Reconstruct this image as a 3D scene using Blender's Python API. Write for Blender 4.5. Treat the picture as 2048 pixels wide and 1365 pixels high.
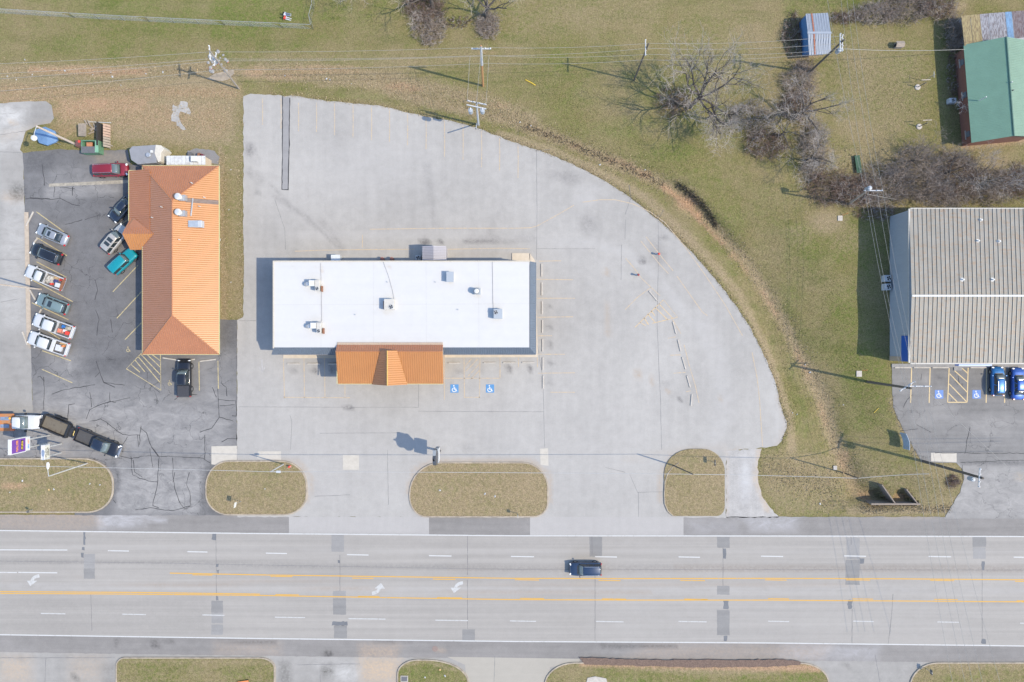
import bpy, bmesh, math, random
import numpy as np
from mathutils import Vector, Matrix
from mathutils.geometry import delaunay_2d_cdt
R = math.radians
rnd = random.Random(11)
for o in list(bpy.data.objects): bpy.data.objects.remove(o)
sc = bpy.context.scene
C = sc.collection
# ------------------------------------------------ camera, sky, sun, exposure
H, S = 101.1, 13.505            # drone height (m), photo pixels per metre on the ground
cd = bpy.data.cameras.new('camera'); cam = bpy.data.objects.new('camera', cd); C.objects.link(cam)
cam.location = (0, 0, H); cd.lens = 24.0; cd.sensor_width = 36.0; cd.clip_end = 6000; cd.clip_start = 1
sc.camera = cam
SUN_EL, SH = 49.5, Vector((-0.971, 0.238))
w = bpy.data.worlds.new('World'); sc.world = w; w.use_nodes = True
wn = w.node_tree.nodes; bgn = wn['Background']
sky = wn.new('ShaderNodeTexSky'); sky.sky_type = 'NISHITA'; sky.sun_disc = False
sky.sun_elevation = R(SUN_EL); sky.sun_rotation = math.atan2(-SH.x, -SH.y)
sky.air_density = 1.0; sky.dust_density = 0.6; sky.ozone_density = 1.6
w.node_tree.links.new(sky.outputs[0], bgn.inputs[0]); bgn.inputs[1].default_value = 0.15
sl = bpy.data.lights.new('sun', 'SUN'); sl.energy = 2.3; sl.angle = R(0.5); sl.color = (1, 0.885, 0.70)
so = bpy.data.objects.new('sun', sl); C.objects.link(so); so.location = (60, -20, 90)
ce = math.cos(R(SUN_EL)); sd = Vector((SH.x*ce, SH.y*ce, -math.sin(R(SUN_EL))))
so.rotation_euler = sd.to_track_quat('-Z', 'Y').to_euler()
sc.view_settings.view_transform = 'Standard'; sc.view_settings.look = 'None'
sc.view_settings.exposure = 1.3; sc.view_settings.gamma = 1.0
sc.view_settings.use_curve_mapping = False
# ------------------------------------------------ helpers
def P(px, py, z=0.0):
    k = (H - z)/H/S
    return Vector(((px-1024)*k, (682.5-py)*k, z))
def tag(o, label=None, cat=None, group=None, kind=None):
    if label: o['label'] = label
    if cat: o['category'] = cat
    if group: o['group'] = group
    if kind: o['kind'] = kind
    return o
def thing(name, label, cat, loc=(0,0,0), rz=0.0, group=None):
    o = bpy.data.objects.new(name, None); C.objects.link(o); o.empty_display_size = 0.3
    o.location = loc; o.rotation_euler = (0, 0, rz)
    return tag(o, label, cat, group)
def wloc(p):
    v = Vector((0,0,0))
    while p is not None:
        v += Vector(p.location); p = p.parent
    return v
class MB:
    def __init__(s): s.v = []; s.f = []
    def add(s, vs, fs):
        b = len(s.v); s.v += [tuple(v) for v in vs]; s.f += [tuple(i+b for i in f) for f in fs]; return s
    def box(s, c, d, rz=0.0, tx=0.0, ty=0.0):
        # tx, ty: taper of the top face
        x, y, z = d[0]/2, d[1]/2, d[2]/2; cs, sn = math.cos(rz), math.sin(rz); vs = []
        for zz in (-z, z):
            kx = 1-tx if zz > 0 else 1; ky = 1-ty if zz > 0 else 1
            for a, b in ((-x,-y),(x,-y),(x,y),(-x,y)):
                a *= kx; b *= ky
                vs.append((c[0]+a*cs-b*sn, c[1]+a*sn+b*cs, c[2]+zz))
        return s.add(vs, [(3,2,1,0),(4,5,6,7),(0,1,5,4),(1,2,6,5),(2,3,7,6),(3,0,4,7)])
    def prism(s, poly, z0, z1):
        n = len(poly); vs = [(p[0],p[1],z0) for p in poly]+[(p[0],p[1],z1) for p in poly]
        a = sum(poly[i][0]*poly[(i+1)%n][1]-poly[(i+1)%n][0]*poly[i][1] for i in range(n))
        if a < 0: vs = vs[:n][::-1]+vs[n:][::-1]
        return s.add(vs, [tuple(range(n))[::-1], tuple(range(n,2*n))]+[(i,(i+1)%n,n+(i+1)%n,n+i) for i in range(n)])
    def flat(s, pts): return s.add(pts, [tuple(range(len(pts)))])
    def tube(s, p0, p1, r0, r1=None, n=6, cap=True):
        if r1 is None: r1 = r0
        p0 = Vector(p0); p1 = Vector(p1); d = p1-p0
        if d.length < 1e-6: return s
        q = d.to_track_quat('Z', 'Y'); vs = []
        for p, r in ((p0,r0),(p1,r1)):
            for i in range(n):
                a = 2*math.pi*i/n; vs.append(p+q@Vector((math.cos(a)*r, math.sin(a)*r, 0)))
        fs = [(i,(i+1)%n,n+(i+1)%n,n+i) for i in range(n)]
        if cap: fs += [tuple(range(n))[::-1], tuple(range(n,2*n))]
        return s.add(vs, fs)
    def path(s, pts, rs, n=4):
        # tapered tube through points
        pts = [Vector(p) for p in pts]; vs = []; m = len(pts)
        if not hasattr(rs, '__len__'): rs = [rs]*m
        for k, p in enumerate(pts):
            d = pts[min(k+1,m-1)]-pts[max(k-1,0)]; q = d.to_track_quat('Z', 'Y')
            for i in range(n):
                a = 2*math.pi*i/n; vs.append(p+q@Vector((math.cos(a)*rs[k], math.sin(a)*rs[k], 0)))
        fs = [(k*n+i, k*n+(i+1)%n, (k+1)*n+(i+1)%n, (k+1)*n+i) for k in range(m-1) for i in range(n)]
        return s.add(vs, fs)
    def lathe(s, c, prof, n=16):
        vs = []; m = len(prof)
        for r, z in prof:
            for i in range(n):
                a = 2*math.pi*i/n; vs.append((c[0]+math.cos(a)*r, c[1]+math.sin(a)*r, c[2]+z))
        fs = [(k*n+i, k*n+(i+1)%n, (k+1)*n+(i+1)%n, (k+1)*n+i) for k in range(m-1) for i in range(n)]
        fs += [tuple(range(n))[::-1], tuple(range((m-1)*n, m*n))]
        return s.add(vs, fs)
    def loft(s, rings, closed=True, cap=True):
        n = len(rings[0]); m = len(rings); vs = [p for r in rings for p in r]
        e = n if closed else n-1
        fs = [(k*n+i, k*n+(i+1)%n, (k+1)*n+(i+1)%n, (k+1)*n+i) for k in range(m-1) for i in range(e)]
        if cap and closed: fs += [tuple(range(n))[::-1], tuple(range((m-1)*n, m*n))]
        return s.add(vs, fs)
    def ribbon(s, pts, wd, z):
        pts = [Vector((p[0], p[1])) for p in pts]; m = len(pts); vs = []
        ws = wd if hasattr(wd, '__len__') else [wd]*m
        for k in range(m):
            d = pts[min(k+1,m-1)]-pts[max(k-1,0)]
            if d.length < 1e-9: d = Vector((1,0))
            d.normalize(); nr = Vector((-d.y, d.x))*ws[k]/2
            vs += [(pts[k].x+nr.x, pts[k].y+nr.y, z), (pts[k].x-nr.x, pts[k].y-nr.y, z)]
        return s.add(vs, [(2*k, 2*k+1, 2*k+3, 2*k+2) for k in range(m-1)])
    def mesh(s, name, mat, off=(0,0,0), smooth=False):
        me = bpy.data.meshes.new(name)
        ox, oy, oz = off
        me.from_pydata([(v[0]-ox, v[1]-oy, v[2]-oz) for v in s.v], [], s.f)
        if mat: me.materials.append(mat)
        if smooth: me.polygons.foreach_set('use_smooth', [True]*len(me.polygons))
        me.update(); return me
    def build(s, name, mat, parent=None, local=False, smooth=False, fix=True, bevel=0.0):
        off = (0,0,0) if (local or parent is None) else wloc(parent)
        me = s.mesh(name, mat, off, smooth)
        if fix and len(me.polygons) < 6000:
            bm = bmesh.new(); bm.from_mesh(me); bmesh.ops.recalc_face_normals(bm, faces=bm.faces); bm.to_mesh(me); bm.free()
        o = bpy.data.objects.new(name, me); C.objects.link(o)
        if parent is not None: o.parent = parent
        if bevel: md = o.modifiers.new('bevel', 'BEVEL'); md.width = bevel; md.segments = 2; md.limit_method = 'ANGLE'
        return o
def up(me_obj):
    # make a flat sheet face upwards
    me = me_obj.data
    if len(me.polygons) and me.polygons[0].normal.z < 0: me.flip_normals()
    return me_obj
# ------------------------------------------------ materials
def newmat(name):
    m = bpy.data.materials.new(name); m.use_nodes = True; nt = m.node_tree
    return m, nt, nt.nodes['Principled BSDF']
class NT:
    def __init__(s, nt): s.nt = nt; s.L = nt.links.new
    def n(s, t, **k):
        x = s.nt.nodes.new(t)
        for a, b in k.items(): setattr(x, a, b)
        return x
    def val(s, sock, v):
        if hasattr(v, 'is_output') or hasattr(v, 'links'): s.L(v, sock)
        else: sock.default_value = v
    def math(s, op, a, b=None, clamp=False):
        x = s.n('ShaderNodeMath', operation=op); x.use_clamp = clamp; s.val(x.inputs[0], a)
        if b is not None: s.val(x.inputs[1], b)
        return x.outputs[0]
    def mix(s, f, a, b, bt='MIX'):
        x = s.n('ShaderNodeMix', data_type='RGBA', blend_type=bt); x.clamp_factor = True
        s.val(x.inputs[0], f)
        for q, v in ((6,a),(7,b)):
            if isinstance(v, tuple): v = (*v[:3], 1)
            s.val(x.inputs[q], v)
        return x.outputs[2]
    def noise(s, vec, scale, detail=4, rough=.55, dist=0):
        x = s.n('ShaderNodeTexNoise'); s.L(vec, x.inputs['Vector']); x.inputs['Scale'].default_value = scale
        x.inputs['Detail'].default_value = detail; x.inputs['Roughness'].default_value = rough; x.inputs['Distortion'].default_value = dist
        return x.outputs[0]
    def rng(s, v, a, b, c, d):
        x = s.n('ShaderNodeMapRange'); s.val(x.inputs[0], v)
        for i, k in enumerate((a,b,c,d)): x.inputs[i+1].default_value = k
        return x.outputs[0]
    def scaled(s, vec, sx, sy, sz=1):
        x = s.n('ShaderNodeMapping'); s.L(vec, x.inputs[0]); x.inputs['Scale'].default_value = (sx,sy,sz); return x.outputs[0]
    def bump(s, h, st, dist, bsdf):
        b = s.n('ShaderNodeBump'); b.inputs['Strength'].default_value = st; b.inputs['Distance'].default_value = dist
        s.L(h, b.inputs['Height']); s.L(b.outputs[0], bsdf.inputs['Normal'])
MC = {}
def pm(name, col, rough=.6, metal=0., var=.12, scale=4., bump=0., bscale=30., spec=.5, col2=None, thr=None, coat=0., stretch=None, emit=None):
    if name in MC: return MC[name]
    m, nt, b = newmat(name); t = NT(nt)
    tc = t.n('ShaderNodeTexCoord').outputs['Object']
    v = t.scaled(tc, *stretch) if stretch else tc
    n = t.noise(v, scale, 5, .6)
    lo, hi = thr if thr else (.3, .7)
    f = t.rng(n, lo, hi, 0, 1)
    c2 = col2 if col2 else tuple(min(1, c*(1+var)) for c in col)
    c1 = col if col2 else tuple(c*(1-var) for c in col)
    base = t.mix(f, c1, c2)
    fine = t.noise(tc, scale*9, 3, .6)
    base = t.mix(t.rng(fine, .3, .7, 0, .25 if var > .02 else 0), base, tuple(c*.78 for c in col), 'MIX')
    t.L(base, b.inputs['Base Color'])
    b.inputs['Roughness'].default_value = rough; b.inputs['Metallic'].default_value = metal
    b.inputs['Specular IOR Level'].default_value = spec
    if coat: b.inputs['Coat Weight'].default_value = coat; b.inputs['Coat Roughness'].default_value = .08
    if bump: t.bump(t.noise(tc, bscale, 4, .6), bump, .03, b)
    MC[name] = m; return m
def paved(name, A, dark=(.06,.06,.065), light=(.5,.5,.5), tan=(.36,.27,.19), a=(.16,.14,.16,.1), streak=(.04,1.2), rough=.9, bumpst=.25, crackle=0.0, joints=0.0):
    if name in MC: return MC[name]
    m, nt, b = newmat(name); t = NT(nt)
    pos = t.n('ShaderNodeNewGeometry').outputs['Position']
    at = t.n('ShaderNodeAttribute'); at.attribute_name = 'mask'
    sep = t.n('ShaderNodeSeparateColor'); t.L(at.outputs['Color'], sep.inputs[0])
    n1 = t.noise(pos, .07, 3, .5); n2 = t.noise(pos, .8, 6, .65); n3 = t.noise(pos, 9, 4, .7); n4 = t.noise(t.scaled(pos, *streak), 1, 5, .6)
    v = 1.0
    for n, k in ((n1,a[0]),(n2,a[1]),(n3,a[2]),(n4,a[3])):
        v = t.math('ADD', v, t.math('MULTIPLY', t.math('SUBTRACT', n, .5), k*2.4))
    col = t.mix(1.0, A, v, 'MULTIPLY') if False else None
    vm = t.n('ShaderNodeVectorMath', operation='SCALE'); vm.inputs[0].default_value = A; t.L(v, vm.inputs['Scale']); col = vm.outputs[0]
    def fac(ch, n, lo=.25, hi=1.35):
        return t.math('MULTIPLY', sep.outputs[ch], t.rng(n, .32, .68, lo, hi), clamp=True)
    nb = t.noise(pos, 2.6, 6, .7, .4)
    nl = t.noise(t.scaled(pos, .55, 1.0), .7, 12, .78, .6)
    col = t.mix(fac(1, nl, .1, 1.5), col, light)
    col = t.mix(fac(2, nb), col, tan)
    col = t.mix(fac(0, nb), col, dark)
    if crackle:
        vo = t.n('ShaderNodeTexVoronoi', feature='DISTANCE_TO_EDGE'); wv_ = t.n('ShaderNodeVectorMath', operation='ADD'); t.L(pos, wv_.inputs[0]); nz = t.n('ShaderNodeTexNoise'); t.L(pos, nz.inputs['Vector']); nz.inputs['Scale'].default_value = .7; nz.inputs['Detail'].default_value = 6; sc2 = t.n('ShaderNodeVectorMath', operation='SCALE'); t.L(nz.outputs['Color'], sc2.inputs[0]); sc2.inputs['Scale'].default_value = 2.2; t.L(sc2.outputs[0], wv_.inputs[1]); t.L(wv_.outputs[0], vo.inputs['Vector']); vo.inputs['Scale'].default_value = .36
        cm_ = t.math('MULTIPLY', t.rng(vo.outputs['Distance'], .004, .016, 1, 0), t.rng(t.noise(pos, .16, 3, .5), .47, .60, 0, crackle), clamp=True)
        col = t.mix(cm_, col, tuple(c*.45 for c in dark))
    t.L(col, b.inputs['Base Color']); b.inputs['Roughness'].default_value = rough; b.inputs['Specular IOR Level'].default_value = .3
    t.bump(t.noise(pos, 25, 3, .7), bumpst, .02, b)
    MC[name] = m; return m
def turf(name, g=(.096,.124,.028), d=(.154,.127,.057), tan=(.24,.19,.12), dirt=(.31,.205,.13), contrast=1.0):
    if name in MC: return MC[name]
    m, nt, b = newmat(name); t = NT(nt)
    pos = t.n('ShaderNodeNewGeometry').outputs['Position']
    at = t.n('ShaderNodeAttribute'); at.attribute_name = 'mask'
    sep = t.n('ShaderNodeSeparateColor'); t.L(at.outputs['Color'], sep.inputs[0])
    nm = t.noise(pos, .35, 6, .6); nf = t.noise(pos, 5.5, 5, .75); nx = t.noise(pos, 2.0, 5, .7); nn = t.noise(pos, 17, 3, .7)
    def fac(ch, n, amp):
        s_ = sep.outputs[ch]
        return t.math('ADD', s_, t.math('MULTIPLY', t.math('SUBTRACT', n, .5), t.math('MULTIPLY', amp, t.math('MINIMUM', t.math('MULTIPLY', s_, 4), 1.0))), clamp=True)
    col = t.mix(fac(0, nm, 1.5), d, g)
    nb_ = t.noise(pos, .09, 5, .6); nw = t.noise(t.scaled(pos, .25, 1.1), .5, 4, .6)
    col = t.mix(t.rng(nx, .42, .7, 0, .55), col, d)
    col = t.mix(t.rng(nb_, .44, .64, 0, .75), col, tuple(.45*a_+.55*b_ for a_, b_ in zip(d, tan)))
    col = t.mix(t.rng(nw, .52, .68, 0, .4), col, tuple(.7*a_ for a_ in g))
    col = t.mix(fac(1, nx, 1.6), col, tan)
    col = t.mix(fac(2, nx, 1.2), col, dirt)
    fine = t.math('ADD', t.math('MULTIPLY', t.math('SUBTRACT', nf, .5), 2.3*contrast), t.math('MULTIPLY', t.math('SUBTRACT', nn, .5), 1.3*contrast))
    sc_ = t.math('MAXIMUM', t.math('ADD', 1.0, fine), .35)
    vm = t.n('ShaderNodeVectorMath', operation='SCALE'); t.L(col, vm.inputs[0]); t.L(sc_, vm.inputs['Scale'])
    t.L(vm.outputs[0], b.inputs['Base Color']); b.inputs['Roughness'].default_value = .95; b.inputs['Specular IOR Level'].default_value = .1
    t.bump(t.math('ADD', nf, t.math('MULTIPLY', nn, .5)), .8, .12, b)
    MC[name] = m; return m
def roadpaint(name, col, under, thr=(.36,.6), wear=1.0):
    # paint worn through to the paving below
    if name in MC: return MC[name]
    m, nt, b = newmat(name); t = NT(nt)
    pos = t.n('ShaderNodeNewGeometry').outputs['Position']
    n = t.noise(pos, 3.2, 6, .75)
    t.L(t.mix(t.rng(n, thr[0], thr[1], wear, 0), col, under), b.inputs['Base Color'])
    b.inputs['Roughness'].default_value = .8; b.inputs['Specular IOR Level'].default_value = .3
    MC[name] = m; return m
# ------------------------------------------------ masks painted in photo pixels (dirt, dryness, stains with their own shape)
def seg_dist(X, Y, pts):
    best = np.full(X.shape, 1e9); tt = np.zeros(X.shape); n = len(pts)-1
    for i in range(n):
        ax, ay = pts[i][:2]; bx, by = pts[i+1][:2]; dx, dy = bx-ax, by-ay; L = dx*dx+dy*dy+1e-9
        u = np.clip(((X-ax)*dx+(Y-ay)*dy)/L, 0, 1); d = np.hypot(X-ax-u*dx, Y-ay-u*dy)
        k = d < best; best[k] = d[k]; tt[k] = i+u[k]
    return best, tt
def inside(X, Y, poly):
    r = np.zeros(X.shape, bool); n = len(poly); j = n-1
    for i in range(n):
        xi, yi = poly[i][:2]; xj, yj = poly[j][:2]
        if yi != yj:
            c = ((yi > Y) != (yj > Y)) & (X < (xj-xi)*(Y-yi)/(yj-yi)+xi); r ^= c
        j = i
    return r
def paint(X, Y, layers, default=(0,0,0)):
    M = np.zeros((len(X), 3)); M[:] = default
    for l in layers:
        if l[0] == 'e':      # ellipse: cx, cy, rx, ry, channel, amount
            _, cx, cy, rx, ry, ch, am = l
            d = np.hypot((X-cx)/rx, (Y-cy)/ry); f = np.clip(1.6*(1-d), 0, 1)
        elif l[0] == 'l':    # line: pts, width px, channel, amount
            _, pts, wd, ch, am = l
            d, _t = seg_dist(X, Y, pts); f = np.clip(1.5*(1-d/wd), 0, 1)
        else:                # polygon with feather
            _, poly, fe, ch, am = l
            d, _t = seg_dist(X, Y, list(poly)+[poly[0]]); ins = inside(X, Y, poly)
            f = np.clip(.5+np.where(ins, d, -d)/(2*max(fe, .01)), 0, 1)
        if am >= 0: M[:, ch] = np.maximum(M[:, ch], f*am)
        else: M[:, ch] *= 1-f*(-am)
    return M
def set_mask(me, layers, default=(0,0,0)):
    n = len(me.vertices); co = np.empty(n*3); me.vertices.foreach_get('co', co); co = co.reshape(-1, 3)
    M = paint(co[:,0]*S+1024, 682.5-co[:,1]*S, layers, default)
    a = me.color_attributes.new('mask', 'FLOAT_COLOR', 'POINT')
    a.data.foreach_set('color', np.column_stack([M, np.ones(n)]).ravel())
def resample(poly, step):
    out = []; n = len(poly)
    for i in range(n):
        a, b = poly[i], poly[(i+1)%n]; L = math.hypot(b[0]-a[0], b[1]-a[1]); k = max(1, int(L/step))
        for j in range(k): u = j/k; out.append((a[0]+(b[0]-a[0])*u, a[1]+(b[1]-a[1])*u))
    return out
def sheet(name, poly, z, mat, step=.7, layers=(), default=(0,0,0), jit=0.0, parent=None, kind='structure', hump=0.0):
    # a paved or planted sheet: polygon in photo pixels, filled with a fine triangulation that carries the mask
    st = step*S; pr = resample(poly, st)
    if jit: pr = [(x+rnd.uniform(-jit, jit), y+rnd.uniform(-jit, jit)) for x, y in pr]
    xs = [p[0] for p in pr]; ys = [p[1] for p in pr]
    gx, gy = np.meshgrid(np.arange(min(xs)+st/2, max(xs), st), np.arange(min(ys)+st/2, max(ys), st))
    gx = gx.ravel(); gy = gy.ravel(); k = inside(gx, gy, pr)
    d, _ = seg_dist(gx[k], gy[k], pr+[pr[0]]); gx = gx[k][d > st*.45]; gy = gy[k][d > st*.45]
    pts = [Vector(((x-1024)/S, (682.5-y)/S)) for x, y in pr]+[Vector(((x-1024)/S, (682.5-y)/S)) for x, y in zip(gx, gy)]
    n = len(pr)
    r = delaunay_2d_cdt(pts, [(i, (i+1)%n) for i in range(n)], [list(range(n))], 1, 1e-5)
    me = bpy.data.meshes.new(name)
    me.from_pydata([(v.x, v.y, z+(hump*rnd.random() if hump else 0)) for v in r[0]], [], [tuple(f) for f in r[2]])
    me.materials.append(mat); set_mask(me, layers, default); me.update()
    if len(me.polygons) and me.polygons[0].normal.z < 0: me.flip_normals()
    o = bpy.data.objects.new(name, me); C.objects.link(o)
    if parent is not None: o.parent = parent
    if kind and parent is None: o['kind'] = kind
    return o
def marks(name, lines, wd, z, mat, parent):
    # every painted line is its own piece of the paving it lies on
    for l in lines:
        pts = [P(p[0], p[1]) for p in l]
        up(MB().ribbon(pts, wd, z).build(name, mat, parent, fix=False))
# ================================================= SETTING: ground, paving, road, kerbed beds
LOT = [(487,193),(500,188),(540,190),(600,194),(660,203),(700,207),(760,212),(800,222),(860,235),(910,244),(960,258),(1010,278),(1060,296),(1090,306),(1130,322),(1170,340),(1215,365),(1260,395),(1310,435),(1350,470),(1390,512),(1430,558),(1470,610),(1500,655),(1525,705),(1545,750),(1557,790),(1561,812),(1568,830),(1573,845),(1574,858),(1566,872),(1563,884),(1553,893),(1522,896),(1452,902),(1452,1036),(474,1034),(474,640),(487,636)]
LLOT = [(46,306),(120,299),(180,302),(256,300),(262,330),(440,330),(440,640),(474,640),(474,1031),(150,1031),(150,919),(-700,919),(-700,832),(66,832),(62,700),(54,560),(50,425)]
LPAD = [(-700,208),(0,207),(60,203),(92,203),(104,212),(108,238),(100,247),(74,252),(52,262),(40,300),(46,306),(50,425),(54,560),(62,700),(66,832),(-700,832)]
RLOT = [(1783,728),(2500,728),(2500,1038),(1888,1038),(1902,1014),(1920,985),(1928,955),(1924,938),(1912,926),(1845,926),(1822,888),(1812,872),(1786,815)]
GDRIVE = [(1452,902),(1522,897),(1516,930),(1516,960),(1524,990),(1540,1015),(1560,1036),(1452,1036)]
DITCH = [(770,178,.15),(860,205,.15),(960,226,.2),(1050,252,.25),(1120,278,.3),(1200,312,.4),(1280,345,.5),(1330,368,.8),(1370,392,1.5),(1408,428,1.6),(1440,462,1.1),(1490,515,.4),(1530,572,.4),(1570,640,.35),(1600,700,.35),(1630,752,.4),(1655,805,.5),(1668,855,.6),(1685,905,.7),(1706,952,1.0),(1728,985,1.6),(1750,1000,1.6)]
PITS = [([(1720,972),(1764,970),(1791,1009),(1745,1009)],-2.6),([(1795,984),(1813,979),(1836,1009),(1792,1009)],-1.7)]
FLATS = [LOT, LLOT, LPAD, RLOT, GDRIVE, [(1770,415),(2300,415),(2300,740),(1770,740)], [(1905,10),(2300,10),(2300,300),(1905,300)], [(0,1026),(2048,1026),(2048,1400),(0,1400)]]
def ground_z(PX, PY):
    d, t = seg_dist(PX, PY, DITCH); dep = np.interp(t, range(len(DITCH)), [q[2] for q in DITCH])
    wd = np.interp(t, [0,7,8,9,10,12,22], [22,18,15,15,17,20,24])
    z = -dep*np.exp(-(d/wd)**2)
    broad = np.clip(1-d/135, 0, 1); broad = broad*broad*(3-2*broad)*np.clip((PX-1380)/160, 0, 1)
    z -= 1.0*broad
    m = np.ones(PX.shape)
    for f in FLATS:
        dd, _ = seg_dist(PX, PY, list(f)+[f[0]]); dd[inside(PX, PY, f)] = 0
        m = np.minimum(m, np.clip(dd/26, 0, 1))
    z = z*m
    for poly, dz in PITS:
        dd, _ = seg_dist(PX, PY, list(poly)+[poly[0]]); ins = inside(PX, PY, poly); f = np.clip(.5+np.where(ins, dd, -dd)/5, 0, 1)
        grad = np.clip((PY-966)/26, .25, 1)
        z = np.minimum(z, dz*f*grad)
    return z
def gz(px, py): return float(ground_z(np.array([float(px)]), np.array([float(py)]))[0])
xs = np.concatenate([[-3000,-1500,-700,-350,-200,-130,-100,-90], np.arange(-82, 82.2, .42), [90,100,130,200,350,700,1500,3000]])
ys = np.concatenate([[-3000,-1500,-700,-350,-200,-120,-80,-66], np.arange(-56, 56.2, .42), [66,80,120,200,350,700,1500,3000]])
GX, GY = np.meshgrid(xs, ys); gpx = GX.ravel()*S+1024; gpy = 682.5-GY.ravel()*S
gzv = ground_z(gpx, gpy)
rs = np.random.RandomState(4)
gzv = gzv-.012-rs.rand(len(gzv))*.02
nx, ny = len(xs), len(ys)
ii, jj = np.meshgrid(np.arange(nx-1), np.arange(ny-1)); q = (jj*nx+ii).ravel()
me = bpy.data.meshes.new('ground')
me.from_pydata(np.column_stack([GX.ravel(), GY.ravel(), gzv]).tolist(), [], np.column_stack([q, q+1, q+nx+1, q+nx]).tolist())
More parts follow.
